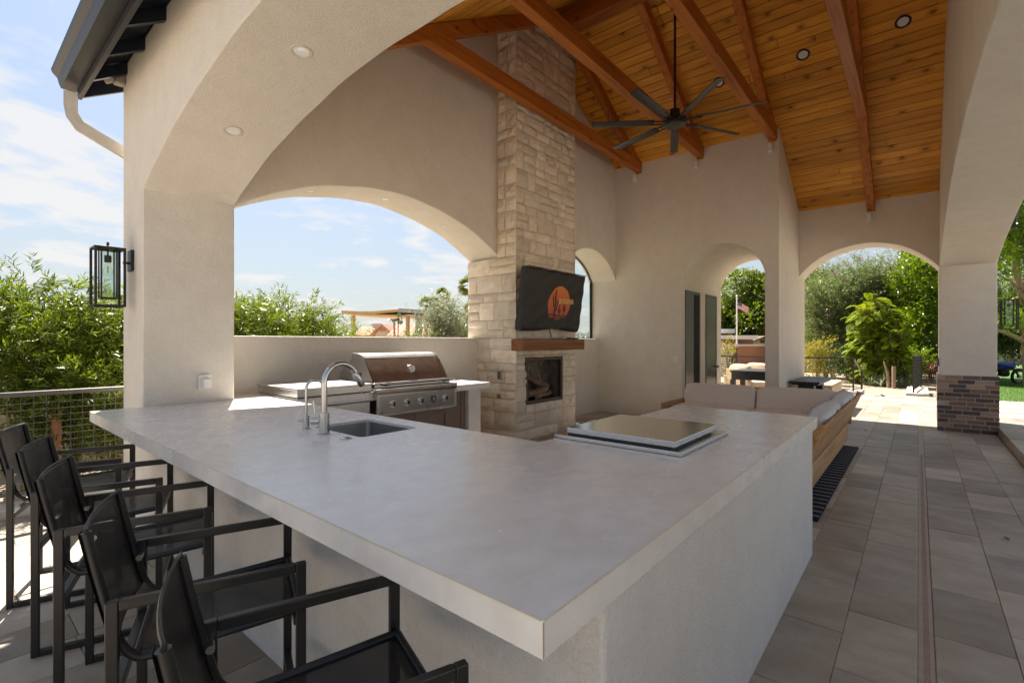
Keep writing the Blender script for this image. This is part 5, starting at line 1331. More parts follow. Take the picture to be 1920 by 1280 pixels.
for k in range(7):
    a = R(-29.5 + k * 360 / 7); c, s_ = math.cos(a), math.sin(a); d = Vector((c, s_, 0)); n_ = Vector((-s_, c, 0)); tilt = Vector((0, 0, 1)) * 0.22
    def bp_(r, w, z): return tuple(Vector((FX, FY, FZ + z)) + d * r + (n_ + tilt) * w)
    lo, hi = [], []
    for r, w0, w1 in ((0.26, -0.052, 0.052), (0.60, -0.055, 0.055), (1.03, -0.048, 0.058), (1.055, -0.02, 0.058)):
        lo += [bp_(r, w0, -0.004), bp_(r, 0.4 * (w0 + w1), -0.013), bp_(r, w1, -0.004)]; hi += [bp_(r, w0, 0.002), bp_(r, 0.4 * (w0 + w1), -0.007), bp_(r, w1, 0.002)]
    q = len(lo); F_ = []
    for i in range(3):
        for j in range(2): F_ += [(i * 3 + j, i * 3 + j + 1, i * 3 + j + 4, i * 3 + j + 3), (q + i * 3 + j, q + i * 3 + j + 1, q + i * 3 + j + 4, q + i * 3 + j + 3)]
        F_ += [(i * 3, i * 3 + 3, q + i * 3 + 3, q + i * 3), (i * 3 + 2, i * 3 + 5, q + i * 3 + 5, q + i * 3 + 2)]
    F_ += [(0, 1, q + 1, q), (1, 2, q + 2, q + 1), (9, 10, q + 10, q + 9), (10, 11, q + 11, q + 10)]
    bl = MB().add(lo + hi, F_).build('blade', M_FRAME, fn, smooth=30)
    m = MB()
    for w in (-0.028, 0.028): m.beam(bp_(0.12, w, -0.008), bp_(0.33, w, -0.010), 0.018, 0.012)
    m.build('blade_arm', M_BLACK, bl)

# ------------------------------------------------------------------ lights fixed to the building (all off)
def downlight(label, p, n, r, rim, group, name='recessed_light'):
    o = thing(name, label, 'recessed light', p, 0, group)
    q = Vector(n).normalized(); rot = Vector((0, 0, 1)).rotation_difference(q).to_matrix()
    def place(prof, mat, nm):
        m = MB(); m.lathe(prof, (0, 0, 0), 'z', 28); m.v = [tuple(rot @ Vector(v) + Vector(p)) for v in m.v]; return m.build(nm, mat, o, smooth=35)
    place([(r, -0.01), (r, 0.004), (r * 0.94, 0.007), (r * 0.76, 0.006), (r * 0.70, 0.0), (r * 0.66, -0.012)], rim, 'trim_ring'); place([(r * 0.69, 0.0005), (r * 0.69, 0.0022), (0.001, 0.0034)], M_LENS, 'lens')
def arch_normal(s, s0, s1, axis):
    e = 0.01; dz = (arch_z(s + e, s0, s1) - arch_z(s - e, s0, s1)) / (2 * e)
    n = Vector((dz, 0, -1)) if axis == 'x' else Vector((0, dz, -1)); return n.normalized()
for y, lb in ((3.768, 'round beige downlight low in the bar arch, nearer the pillar'), (2.763, 'round beige downlight higher in the bar arch, near its crown')):
    downlight(lb, (1.38, y, arch_z(y, YR1, Y1)), arch_normal(y, YR1, Y1, 'y'), 0.064, M_TRIM, 'downlights in the arch undersides')
for x, lb in ((2.577, 'faint beige downlight left of the crown of the arch over the grill'), (3.512, 'faint beige downlight at the crown of the arch over the grill'), (4.469, 'faint beige downlight in the arch over the grill, nearest the chimney')):
    downlight(lb, (x, 4.95, arch_z(x, 1.72, 5.26)), arch_normal(x, 1.72, 5.26, 'x'), 0.062, M_STUCCO, 'downlights in the arch undersides')
for x in (9.35, 10.15):
    y = 2.55; downlight('faint downlight in the passage vault, %s' % ('nearer the living area' if x < 10 else 'nearer the sunny patio'), (x, y, 3.118), (0, 0, -1), 0.062, M_STUCCO, 'downlights in the passage vault')
cn = Vector((-PITCH, 0, -1)).normalized()
for y, lb in ((0.147, 'black-rimmed round light in the wood ceiling, rightmost of three'), (1.232, 'black-rimmed round light in the wood ceiling, between two beams'), (2.365, 'black-rimmed round light in the wood ceiling, half hidden by a fan blade')):
    downlight(lb, (7.784, y, ceil_z(7.784) - 0.001), cn, 0.085, M_BLACK, 'recessed lights in the wood ceiling')
for (x, y, z), lb in (((XA, 4.207, 4.585), 'small white spotlight under the leftmost beam end, by the gable corner'), ((XA, 3.03, 4.565), 'small white spotlight under the middle of three beam ends'), ((XA, 1.837, 4.56), 'small white spotlight under the beam end nearest the wall corner'), ((XB, 0.661, 3.565), 'small white spotlight over the garden arch, under the lowest beam end')):
    o = thing('spotlight', lb, 'spotlight', (x, y, z), 0, 'white spotlights under the beam ends')
    m = MB(); m.lathe([(0.035, 0), (0.035, -0.02)], (x - 0.001, y + 0.012, z - 0.045), 'x', 14); m.build('mount', M_WHITE, o, smooth=40)
    m = MB(); m.tube([(x - 0.02, y + 0.012, z - 0.045), (x - 0.06, y, z - 0.035), (x - 0.07, y, z - 0.01)], 0.012, 8); m.build('knuckle', M_WHITE, o, smooth=60)
    m = MB(); m.tube([(x - 0.085, y - 0.008, z - 0.06), (x - 0.065, y - 0.008, z + 0.055)], 0.038, 16); sp_ = m.build('head', M_WHITE, o, smooth=40)
    m = MB(); m.tube([(x - 0.0648, y - 0.008, z + 0.0555), (x - 0.064, y - 0.008, z + 0.058)], 0.030, 14); m.build('lamp_face', M_BLACK, sp_)

def lantern(label, c, n, grp='black lantern wall lamps'):
    """square open-frame lantern: c centre of the back plate on the wall, n outward axis"""
    o = thing('wall_lantern', label, 'wall lamp', c, 0, grp)
    N_ = Vector(n); S_ = Vector((-N_.y, N_.x, 0)); c = Vector(c)
    def P_(out_, side, up_): return c + N_ * out_ + S_ * side + Vector((0, 0, up_))
    def bx(m, o0, o1, s0, s1, u0, u1):
        q = [P_(a, b, u0) for a, b in ((o0, s0), (o1, s0), (o1, s1), (o0, s1))]; m.hexa(q, [p + Vector((0, 0, u1 - u0)) for p in q])
    m = MB(); bx(m, 0.001, 0.022, -0.058, 0.058, -0.085, 0.085); m.build('back_plate', M_BLACK, o, bevel=0.003)
    m = MB(); bx(m, 0.022, 0.062, -0.010, 0.010, -0.03, -0.012); m.build('bracket_arm', M_BLACK, o)
    a0, a1, hw, zb_, zt_ = 0.06, 0.255, 0.0975, -0.385, 0.085; w = 0.016
    for aa in (a0, a1 - w):
        for ss in (-hw, hw - w):
            m = MB(); bx(m, aa, aa + w, ss, ss + w, zb_ + w + 0.0005, zt_ - w - 0.0005); m.build('corner_post', M_BLACK, o)
    for z0 in (zb_, zt_ - w):
        m = MB()
        bx(m, a0, a1, -hw, -hw + w, z0, z0 + w); bx(m, a0, a1, hw - w, hw, z0, z0 + w); bx(m, a0, a0 + w, -hw + w, hw - w, z0, z0 + w); bx(m, a1 - w, a1, -hw + w, hw - w, z0, z0 + w)
        fr_ = m.build('ring_frame', M_BLACK, o, bevel=0.002)
    m = MB(); bx(m, a0 + w, a1 - w, -hw + w, hw - w, zt_ - w, zt_ - 0.006); cap_ = m.build('cap', M_BLACK, o)
    m = MB(); cc = P_((a0 + a1) / 2, 0, 0); m.tube([cc + Vector((0, 0, zt_ - 0.006)), cc + Vector((0, 0, zt_ + 0.045))], 0.009, 10); m.build('finial', M_BLACK, cap_, smooth=50)
    i0, i1, ih = a0 + 0.045, a1 - 0.045, 0.052
    m = MB()
    for aa, ss in ((i0, -ih), (i0, ih - 0.01), (i1 - 0.01, -ih), (i1 - 0.01, ih - 0.01)): bx(m, aa, aa + 0.010, ss, ss + 0.010, zb_ + 0.075, zt_ - w)
    for q in ((i0, i1, -ih, -ih + .01), (i0, i1, ih - .01, ih), (i0, i0 + .01, -ih + .01, ih - .01), (i1 - .01, i1, -ih + .01, ih - .01)): bx(m, *q, zb_ + 0.063, zb_ + 0.075)
    inn = m.build('inner_frame', M_BLACK, o)
    m = MB()
    for q in ((i0 + .012, i1 - .012, -ih + 0.003, -ih + 0.006), (i0 + .012, i1 - .012, ih - 0.006, ih - 0.003), (i0 + 0.003, i0 + 0.006, -ih + .012, ih - .012), (i1 - 0.006, i1 - 0.003, -ih + .012, ih - .012)): bx(m, *q, zb_ + 0.078, zt_ - w - 0.002)
    m.build('glass_pane', M_SEEDED, inn)
    z_ = zt_ - w
    m = MB(); m.tube([cc + Vector((0, 0, z_)), cc + Vector((0, 0, z_ - 0.045))], 0.006, 8); m.tube([cc + Vector((0, 0, z_ - 0.045)), cc + Vector((0, 0, z_ - 0.098))], 0.023, 14); m.build('lamp_holder', M_FRAME, o, smooth=40)
    m = MB(); m.lathe([(0.014, -0.099), (0.017, -0.115), (0.030, -0.155), (0.034, -0.18), (0.028, -0.203), (0.012, -0.213), (0.001, -0.214)], tuple(cc + Vector((0, 0, z_))), 'z', 16); bu = m.build('bulb', M_GLASS, o, smooth=60)
    m = MB()
    for dx in (-0.008, 0.0, 0.008): m.tube([cc + S_ * dx + Vector((0, 0, z_ - 0.13)), cc + S_ * dx + Vector((0, 0, z_ - 0.185))], 0.0022, 5)
    m.build('filament', M_FILAMENT, bu)
lantern('black open-frame lantern on the left pillar, above the bar end', (X0, 4.955, 2.085), (-1, 0, 0))
lantern('black lantern on the outer side of the far brick-footed pillar', (10.72, YR0, 1.99), (0, -1, 0))

sc = thing('security_camera', 'small grey security camera under the roof eave at the top of the pillar', 'security camera', (X0, 5.2, 3.66))
MB().box(X0 - 0.075, X0 - 0.001, 5.15, 5.245, 3.60, 3.70).build('junction_box', M_GREYBOX, sc, bevel=0.012)
m = MB(); m.tube([(X0 - 0.06, 5.215, 3.665), (X0 - 0.13, 5.255, 3.635)], [0.036, 0.042], 16); bd = m.build('camera_body', M_GREYBOX, sc, smooth=40)
m = MB(); m.tube([(X0 - 0.1305, 5.2553, 3.6348), (X0 - 0.134, 5.257, 3.633)], 0.028, 14); m.build('lens', M_BLACK, bd)

# passage doors
def door(label, x0, x1, mat, open_=False):
    o = thing('passage_door', label, 'door', ((x0 + x1) / 2, 3.30, 0), 0, 'doors in the passage wall')
    z1 = 2.33; y = 3.30
    m = MB(); m.box(x0 - 0.045, x0, y - 0.014, y - 0.001, -0.01, z1 + 0.045); m.box(x1, x1 + 0.045, y - 0.014, y - 0.001, -0.01, z1 + 0.045); m.box(x0, x1, y - 0.014, y - 0.001, z1, z1 + 0.045); m.build('frame', M_DOOR, o)
    MB().box(x0 + 0.004, x1 - 0.004, y - 0.010, y - 0.001, 0.01, z1 - 0.004).build('leaf', mat, o, bevel=0.003)
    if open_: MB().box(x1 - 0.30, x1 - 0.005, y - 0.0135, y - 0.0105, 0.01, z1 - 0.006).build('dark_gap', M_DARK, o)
    else:
        m = MB(); m.lathe([(0.028, 0), (0.028, -0.008), (0.010, -0.012), (0.010, -0.05), (0.026, -0.055), (0.026, -0.075)], (x1 - 0.08, y - 0.010, 0.90), 'y', 16); m.build('knob', M_BLACK, o, smooth=40)
        MB().box(x1 - 0.16, x1 - 0.08, y - 0.075, y - 0.06, 0.892, 0.908).build('lever', M_BLACK, o, bevel=0.003)
door('bronze passage door with a dark open gap, nearer the living area', 8.95, 9.64, M_DOOR, True)
door('olive-reflecting passage door with a black handle, nearer the patio', 10.07, 10.66, M_DOOR_OLIVE)

# window frame in the small arch
wf = thing('arch_window', 'black-framed arched window beside the chimney', 'window', (7.8, 5.18, 1.48))
m = MB(); m.box(8.715, 8.758, 5.17, 5.21, 1.481, 2.63); m.box(6.90, 6.943, 5.17, 5.21, 1.481, 2.63); m.box(6.943, 8.715, 5.17, 5.21, 1.481, 1.495)
pts = span(6.90, XA, 36)
for (s0, z0), (s1, z1) in zip(pts, pts[1:]):
    m.hexa([(s0, 5.17, z0 - 0.018), (s1, 5.17, z1 - 0.018), (s1, 5.21, z1 - 0.018), (s0, 5.21, z0 - 0.018)], [(s0, 5.17, z0 - 0.001), (s1, 5.17, z1 - 0.001), (s1, 5.21, z1 - 0.001), (s0, 5.21, z0 - 0.001)])
m.build('frame', M_BLACK, wf)
m = MB(); zz = [(6.943, 1.495), (8.715, 1.495), (8.715, 2.62)] + [(s, z - 0.018) for s, z in pts[::-1] if 6.95 < s < 8.71] + [(6.943, 2.62)]
m.prism(zz, 'y', 5.188, 5.194); m.build('pane', M_GLASS, wf)

# ================================================================== RAILINGS
def railing(label, p, q, z0, h, posts=True, pitch=0.05, vp=None, group='wire mesh railings', mat=M_FRAME, rail_w=0.05, wire=0.0016):
    p = Vector(p); q = Vector(q); L = (q - p).length; d = (q - p).normalized()
    o = thing('mesh_railing', label, 'railing', (p.x, p.y, z0), 0, group)
    up = lambda v, z: Vector((v.x, v.y, v.z + z))
    m = MB(); m.beam(up(p, z0 + h - 0.02), up(q, z0 + h - 0.02), rail_w, 0.04); m.build('top_rail', mat, o, bevel=0.003)
    m = MB(); m.beam(up(p, z0 + 0.09), up(q, z0 + 0.09), 0.035, 0.03); m.build('bottom_rail', mat, o)
    n = max(1, round(L / 1.7))
    for k in range(n + 1):
        c = p + d * (L * k / n); m = MB(); m.beam(up(c, z0), up(c, z0 + h - 0.04), 0.04, 0.04, up=(d.x, d.y, 0)); m.build('post', mat, o)
    m = MB(); s = pitch
    while s < L - 0.02:
        c = p + d * s; m.beam(up(c, z0 + 0.10), up(c, z0 + h - 0.04), wire * 2, wire * 2, up=(d.x, d.y, 0)); s += pitch
    pitch = vp or pitch; z = z0 + 0.10 + pitch
    while z < z0 + h - 0.05:
        m.beam(up(p, z), up(q, z), wire * 2, wire * 2); z += pitch
    w = m.build('wire_mesh', mat, o); w['kind'] = 'stuff'
    return o
M_GALV = surf('galvanised rail', (0.13, 0.125, 0.117), (0.105, 0.10, 0.094), 20, 0.4, metal=0.6)
railing('grey wire mesh railing behind the bar stools, on a white kerb', (-3.2, 5.74, 0), (1.6, 5.74, 0), 0.075, 0.93, mat=M_GALV, pitch=0.078, vp=0.056, wire=0.0019)
railing('dark wire mesh railing past the sunny patio, seen through the passage and wide arch', (16.1, 1.36, 0), (16.1, 7.6, 0), 0.02, 0.96, pitch=0.085)
# sloped stair rail joined to its end
sr = thing('stair_handrail', 'short sloped handrail at the end of the dark patio railing, above the steps', 'handrail', (16.5, 1.33, 0))
m = MB(); m.beam((16.12, 1.345, 0.96), (17.0, 1.24, 0.58), 0.05, 0.04); m.build('top_rail', M_FRAME, sr)
m = MB(); m.beam((17.0, 1.24, -0.05), (17.0, 1.24, 0.575), 0.045, 0.045, up=(1, 0, 0)); m.build('post', M_FRAME, sr)
m = MB(); m.beam((16.14, 1.34, 0.12), (16.98, 1.245, 0.10), 0.03, 0.03); m.build('bottom_rail', M_FRAME, sr)
railing('dark mesh panel railing by the orange shrub, seen nearly end-on', (16.75, 0.10, 0), (18.9, -0.06, 0), 0.06, 0.98, pitch=0.085, wire=0.004)
def kerbstone(label, x0, x1, y0, y1, h):
    o = MB().box(x0, x1, y0, y1, -0.15, h).build('kerb_block', M_CONCRETE, bevel=0.015); return meta(o, label, 'kerb', 'white kerb blocks under the dark railings')
kerbstone('white kerb block under the end of the dark patio railing', 16.0, 17.15, 1.18, 1.5, 0.07)
kerbstone('white kerb block under the end-on mesh panel', 16.62, 18.95, -0.22, 0.26, 0.06)
MB_ = MB(); MB_.box(15.95, 16.25, 1.5, 7.7, -0.1, 0.02); o = MB_.build('kerb', M_CONCRETE); meta(o, kind='structure')

# ================================================================== LEFT SIDE: planting, lattice, wall, neighbours
bw = MB().box(-9, 16, 8.30, 8.50, -0.4, 0.86).build('block_wall', M_CREAM_WALL); meta(bw, 'cream block wall behind the willowy shrubs and the railing', 'wall')
lt = thing('lattice_fence', 'tan diagonal lattice screen on the cream wall, seen through the shrubs', 'fence', (0, 8.35, 0.86))
m = MB(); x = -3.0; k = 0
def clip_lat(x, sg):
    m.beam((x, 8.34 + 0.012 * sg, 0.88), (x + sg * 0.56, 8.34 + 0.012 * sg, 1.44), 0.012, 0.03, up=(0, 1, 0))
while x < 4.0:
    clip_lat(x, 1); clip_lat(x, -1); x += 0.115
o = m.build('lath', M_LATTICE, lt); o['kind'] = 'stuff'
m = MB(); m.box(-3.6, 4.6, 8.31, 8.38, 1.44, 1.49); m.box(-3.6, 4.6, 8.31, 8.38, 0.862, 0.90); m.build('border', M_LATTICE, lt)
xx, yy, _ = at_y(106, 6.45)
ps = MB().box(xx - 0.035, xx + 0.035, 6.42, 6.49, -0.13, 0.98).build('timber_stake', M_POSTWOOD); meta(ps, 'reddish timber stake among the shrubs behind the railing', 'stake')
WL = ['willowy green shrub at the far left edge, behind the stools', 'willowy shrub left of the lantern, with an arching top', 'willowy shrub right behind the lantern pillar edge',
      'willowy shrub just right of the left pillar, over the low wall', 'tallest willowy shrub in the big arch, left of centre', 'willowy shrub tapering down toward the neighbour pergola', 'willowy shrub half hidden behind the left pillar',
      'low drooping willowy shrub behind the railing and the stake']
for i, (x, y, h, rad, nt, lean) in enumerate([(-0.15, 7.35, 2.38, 0.62, 620, (-.1, 0)), (0.62, 7.1, 2.30, 0.62, 640, (0.15, 0)), (1.35, 7.3, 2.18, 0.58, 600, (0.1, 0)), (2.62, 7.45, 2.15, 0.55, 560, (0, 0)),
                                   (3.35, 7.5, 2.35, 0.6, 640, (0.15, 0)), (4.0, 7.6, 1.85, 0.45, 380, (0.12, 0)), (1.95, 7.4, 2.2, 0.55, 420, (0, 0)), (0.95, 6.75, 1.45, 0.45, 380, (0, -.1))]):
    shrub('willow_shrub', WL[i], 'shrub', x, y, -0.13, h + 0.05, rad, M_LEAF_WILLOW, 12, int(nt * 1.25), 20, 0.46, 0.115, 0.0185, 0.26, 0.62, seed=30 + i, group='willowy shrubs along the left fence', low=(0.12 if i == 7 else 0.38), lean=lean)
# neighbour roofs
def gable_house(label, u0, u1, D, z_e, z_r, depth, wall=M_HOUSE, roof=M_TILEROOF, cat='house', chimney=None, ridge_along=True, tiles=True):
    x0, y0 = at_depth(u0, D); x1, y1 = at_depth(u1, D)
    cx, cy = (x0 + x1) / 2, (y0 + y1) / 2; t = thing('house', label, cat, (cx, cy, -0.15))
    A = Vector((x0, y0, 0)); B = Vector((x1, y1, 0)); U = (B - A); Wd = U.length; U.normalize(); N_ = Vector((-U.y, U.x, 0))
    if N_.dot(Vector((cx, cy, 0))) < 0: N_ = -N_
    def P_(a, b, z): p = A + U * a + N_ * b; return (p.x, p.y, z)
    m = MB(); m.hexa([P_(0, 0, -0.15), P_(Wd, 0, -0.15), P_(Wd, depth, -0.15), P_(0, depth, -0.15)], [P_(0, 0, z_e), P_(Wd, 0, z_e), P_(Wd, depth, z_e), P_(0, depth, z_e)]); m.build('wall', wall, t)
    ov = 0.5; m = MB()
    if ridge_along:
        for s in (0, 1):
            b0, b1 = (-ov, depth / 2) if s == 0 else (depth + ov, depth / 2)
            n_ = max(2, int(Wd / 0.34)) if tiles else 1
            for k in range(n_):
                a0, a1 = -ov + (Wd + 2 * ov) * k / n_, -ov + (Wd + 2 * ov) * (k + 1) / n_
                am = (a0 + a1) / 2; zl = z_e - 0.1
                v = [P_(a0, b0, zl), P_(am, b0, zl + 0.09), P_(a1, b0, zl), P_(a0, b1, z_r), P_(am, b1, z_r + 0.09), P_(a1, b1, z_r)]
                m.add(v, [(0, 1, 4, 3), (1, 2, 5, 4)])
        for a in (0.0, Wd):
            g = MB(); e = 0.02 if a else -0.02; g.add([P_(a, 0, z_e), P_(a, depth, z_e), P_(a, depth / 2, z_r), P_(a + e, 0, z_e), P_(a + e, depth, z_e), P_(a + e, depth / 2, z_r)], [(0, 1, 2), (3, 5, 4), (0, 3, 4, 1), (1, 4, 5, 2), (2, 5, 3, 0)]); g.build('gable_end', wall, t)
    else:
        for s in (0, 1):
            a0_, a1_ = (-ov, Wd / 2) if s == 0 else (Wd + ov, Wd / 2)
            n_ = 12 if tiles else 1
            for k in range(n_):
                b0, b1 = -ov + (depth + 2 * ov) * k / n_, -ov + (depth + 2 * ov) * (k + 1) / n_; bm_ = (b0 + b1) / 2; zl = z_e - 0.1
                m.add([P_(a0_, b0, zl), P_(a0_, bm_, zl + 0.07), P_(a0_, b1, zl), P_(a1_, b0, z_r), P_(a1_, bm_, z_r + 0.07), P_(a1_, b1, z_r)], [(0, 1, 4, 3), (1, 2, 5, 4)])
        g = MB(); g.add([P_(0, 0, z_e), P_(Wd, 0, z_e), P_(Wd / 2, 0, z_r - 0.1), P_(0, -0.04, z_e), P_(Wd, -0.04, z_e), P_(Wd / 2, -0.04, z_r - 0.1)], [(0, 1, 2), (3, 5, 4), (0, 3, 4, 1), (1, 4, 5, 2), (2, 5, 3, 0)]); ge = g.build('gable_end', wall, t)
        v_ = MB(); v_.hexa([P_(Wd / 2 - .3, -0.06, z_e + (z_r - z_e) * .25), P_(Wd / 2 + .3, -0.06, z_e + (z_r - z_e) * .25), P_(Wd / 2 + .3, -0.041, z_e + (z_r - z_e) * .25), P_(Wd / 2 - .3, -0.041, z_e + (z_r - z_e) * .25)], [P_(Wd / 2 - .3, -0.06, z_e + (z_r - z_e) * .6), P_(Wd / 2 + .3, -0.06, z_e + (z_r - z_e) * .6), P_(Wd / 2 + .3, -0.041, z_e + (z_r - z_e) * .6), P_(Wd / 2 - .3, -0.041, z_e + (z_r - z_e) * .6)]); v_.build('vent', roof, ge)
    rf = m.build('roof', roof, t)
    so = rf.modifiers.new('thick', 'SOLIDIFY'); so.thickness = 0.12; so.offset = -1
    for (ca, cb, cz0, cz1, cw) in (chimney or []):
        c_ = MB(); c_.hexa([P_(ca, cb, cz0), P_(ca + cw, cb, cz0), P_(ca + cw, cb + cw, cz0), P_(ca, cb + cw, cz0)], [P_(ca, cb, cz1), P_(ca + cw, cb, cz1), P_(ca + cw, cb + cw, cz1), P_(ca, cb + cw, cz1)])
        c_.hexa([P_(ca - .1, cb - .1, cz1), P_(ca + cw + .1, cb - .1, cz1), P_(ca + cw + .1, cb + cw + .1, cz1), P_(ca - .1, cb + cw + .1, cz1)], [P_(ca, cb, cz1 + .3), P_(ca + cw, cb, cz1 + .3), P_(ca + cw, cb + cw, cz1 + .3), P_(ca, cb + cw, cz1 + .3)]); c_.build('chimney', wall, rf)
    return t
gable_house('pink-tiled neighbour house glimpsed through the shrubs at far left', -120, 215, 17, 1.35, 2.25, 7)
gable_house('clay-tiled house with a twin chimney beyond the grill wall', 668, 735, 58, 2.1, 3.15, 8, chimney=[(1.4, 2.0, 2.2, 3.35, 1.0), (2.6, 2.0, 2.2, 3.2, 0.8)])
gable_house('clay-tiled house gable end beside the twin chimney house', 704, 733, 50, 2.2, 3.2, 6, ridge_along=False)
gable_house('long clay-tiled roof right of the music ornament', 738, 835, 46, 1.9, 3.25, 9)
# neighbour's long pergola roof
pgx = []
pg = thing('neighbour_pergola', 'long low tan and grey pergola roof on posts beyond the grill wall', 'pergola', (*at_depth(760, 26), 0))
def slab_between(name, pts, th, mat):      # pts: (u, D, z) along the fascia
    m = MB(); P_ = [Vector((*at_depth(u, D), z)) for u, D, z in pts]
    for p, q in zip(P_, P_[1:]): 
        n_ = Vector((FW[0], FW[1], 0)) * 3.0
        m.hexa([p - Vector((0, 0, th)), q - Vector((0, 0, th)), q + n_ - Vector((0, 0, th)), p + n_ - Vector((0, 0, th))], [p, q, q + n_, p + n_])
    return m.build(name, mat, pg)
def zz_(v, D): return zof(v, D)
slab_between('fascia', [(640, 26, zz_(582, 26)), (672, 26, zz_(583.5, 26)), (700, 26, zz_(583.5, 26)), (722, 26, zz_(581.5, 26)), (746.5, 26, zz_(579.5, 26))], 0.13, M_PERGOLA)
slab_between('beam', [(640, 26.2, zz_(584.5, 26)), (690, 26.2, zz_(588, 26)), (746, 26.2, zz_(589.5, 26)), (800, 26.2, zz_(592.5, 26)), (893, 26.2, zz_(597, 26))], 0.08, M_PERGOLA)
slab_between('fascia', [(747, 25.8, zz_(578, 26)), (798, 25.8, zz_(581.5, 26)), (893, 25.8, zz_(589, 26))], 0.20, M_PERGOLA_GREY)
for u, w, mat in ((662.5, 0.085, M_PERGOLA), (764.5, 0.08, M_PERGOLA), (783.5, 0.10, M_PERGOLA_GREY), (788.5, 0.06, M_PERGOLA_GREY), (850, 0.09, M_PERGOLA)):
    x, y = at_depth(u, 26.3); MB().box(x - w, x + w, y - w, y + w, -0.15, zz_(590, 26)).build('post', mat, pg)
# music note on a pole
mo = thing('music_note_ornament', 'green metal music note ornament on a thin pole beyond the low wall', 'garden ornament', (*at_depth(746.5, 20), 0))
bx_, by_ = at_depth(746.5, 20); RTv = Vector((RT[0], RT[1], 0))
def O_(du, v): return Vector((bx_, by_, zof(v, 20))) + RTv * (du / FPX * 20)
m = MB(); m.tube([O_(0, 700), O_(0, 590)], 0.022, 8); m.build('pole', M_FRAME, mo, smooth=60)
m = MB()
def disc(c, r, t_=0.03, sx=1.0, tilt=0.0):
    n = 20; f_ = Vector((FW[0], FW[1], 0)) * t_; k0 = len(m.v)
    pts = [c + RTv * (r * sx * math.cos(a) * math.cos(tilt) - r * math.sin(a) * math.sin(tilt)) + Vector((0, 0, 1)) * (r * sx * math.cos(a) * math.sin(tilt) + r * math.sin(a) * math.cos(tilt)) for a in [2 * PI * k / n for k in range(n)]]
    m.add([p - f_ for p in pts] + [p + f_ for p in pts], [tuple(range(n)), tuple(range(n, 2 * n))[::-1]] + [(i, (i + 1) % n, n + (i + 1) % n, n + i) for i in range(n)])
disc(O_(1.5, 590), 0.085); m.tube([O_(3, 588), O_(6.0, 592), O_(6.9, 598), O_(7, 604)], 0.02, 8); disc(O_(5.2, 604.5), 0.075, 0.03, 1.25, 0.6)
m.tube([O_(-3, 600.5), O_(0.5, 600)], 0.02, 6); m.build('note', M_PATINA, mo, smooth=30)
# palms
def palm(label, u, D, v_top, v_head, crown_r, seed, group='fan palms beyond the low wall', skirt=True, n=46):
    x, y = at_depth(u, D); z = zof(v_head, D); rng = np.random.default_rng(seed)
    t = thing('fan_palm', label, 'palm tree', (x, y, -0.15), 0, group)
    m = MB(); m.tube([(x, y, -0.15), (x + 0.05, y, z * 0.5), (x, y, z)], [0.22 * crown_r, 0.17 * crown_r, 0.15 * crown_r], 9); m.build('trunk', M_BARK, t, smooth=60)
    Vs, Fs = [], []; c0 = 0
    for k in range(n):
        a = rng.uniform(0, 2 * PI); el = rng.uniform(-0.45, 1.5) if skirt else rng.uniform(0.0, 1.5)
        d = np.array([math.cos(a) * math.cos(el), math.sin(a) * math.cos(el), math.sin(el)]); st = np.array([x, y, z]) + d * crown_r * 0.55
        sd = norm(np.cross(d, [0, 0, 1.0])); up = np.cross(sd, d); ro = rng.uniform(-0.9, 0.9); sd, up = sd * math.cos(ro) + up * math.sin(ro), up * math.cos(ro) - sd * math.sin(ro)
        nl = 15; th = np.linspace(-1.15, 1.15, nl)
        ld = d[None] * np.cos(th)[:, None] + sd[None] * np.sin(th)[:, None]; ld[:, 2] -= 0.25 * (1 - el / 2); ld = norm(ld)
        V, F = leaf_quads(np.repeat(st[None], nl, 0), ld, np.repeat(up[None], nl, 0), crown_r * rng.uniform(0.45, 0.62, nl), crown_r * 0.075)
        Vs.append(V); Fs.append(F + c0); c0 += len(V)
    link('frond', np_mesh('frond', np.concatenate(Vs), np.concatenate(Fs), M_LEAF_PALM), None, t)
    return t
palm('small distant fan palm with bare trunk beside the music ornament', 739, 45, 592, 598, 0.62, 1)
palm('tiny far fan palm crown over the tiled roof', 723, 70, 612, 617, 0.6, 2)
palm('fan palm behind the silvery shrub, lower left of three', 799, 24, 555, 571, 0.40, 3)
palm('fan palm behind the silvery shrub, tallest middle head', 829.5, 24, 548, 555, 0.42, 4)
palm('fan palm behind the silvery shrub, between the other two heads', 815, 24, 560, 570, 0.38, 5)
palm('fan palm tucked against the chimney edge', 882, 18, 527, 540, 0.50, 6)
palm('fan palm low beside the chimney edge', 884, 20, 575, 580, 0.35, 7)
SL = ['upright silvery oleander with pale leaves left of the chimney', 'upright silvery oleander against the chimney edge', 'low green shrub at the foot of the pergola post', 'small light shrub near the middle of the grill wall', 'low green shrub below the silvery oleander']
for i, (u, y, h, rad, nt, mt) in enumerate([(822, 9.6, 2.98, 0.58, 1000, M_LEAF_SILVER), (868, 9.7, 2.80, 0.58, 950, M_LEAF_SILVER), (790, 9.3, 1.95, 0.55, 420, M_LEAF_OLEANDER), (668, 9.6, 2.02, 0.22, 150, M_LEAF_WILLOW), (850, 9.2, 1.85, 0.6, 420, M_LEAF_WILLOW)]):
    x, yy, D = at_y(u, y)
    shrub('oleander_shrub', SL[i], 'shrub', x, yy, -0.15, h, rad, mt, 9, nt, 16, 0.34, 0.10, 0.02, 0.1, 0.75, seed=70 + i, group='shrubs behind the grill wall', up=1.5, low=0.2)
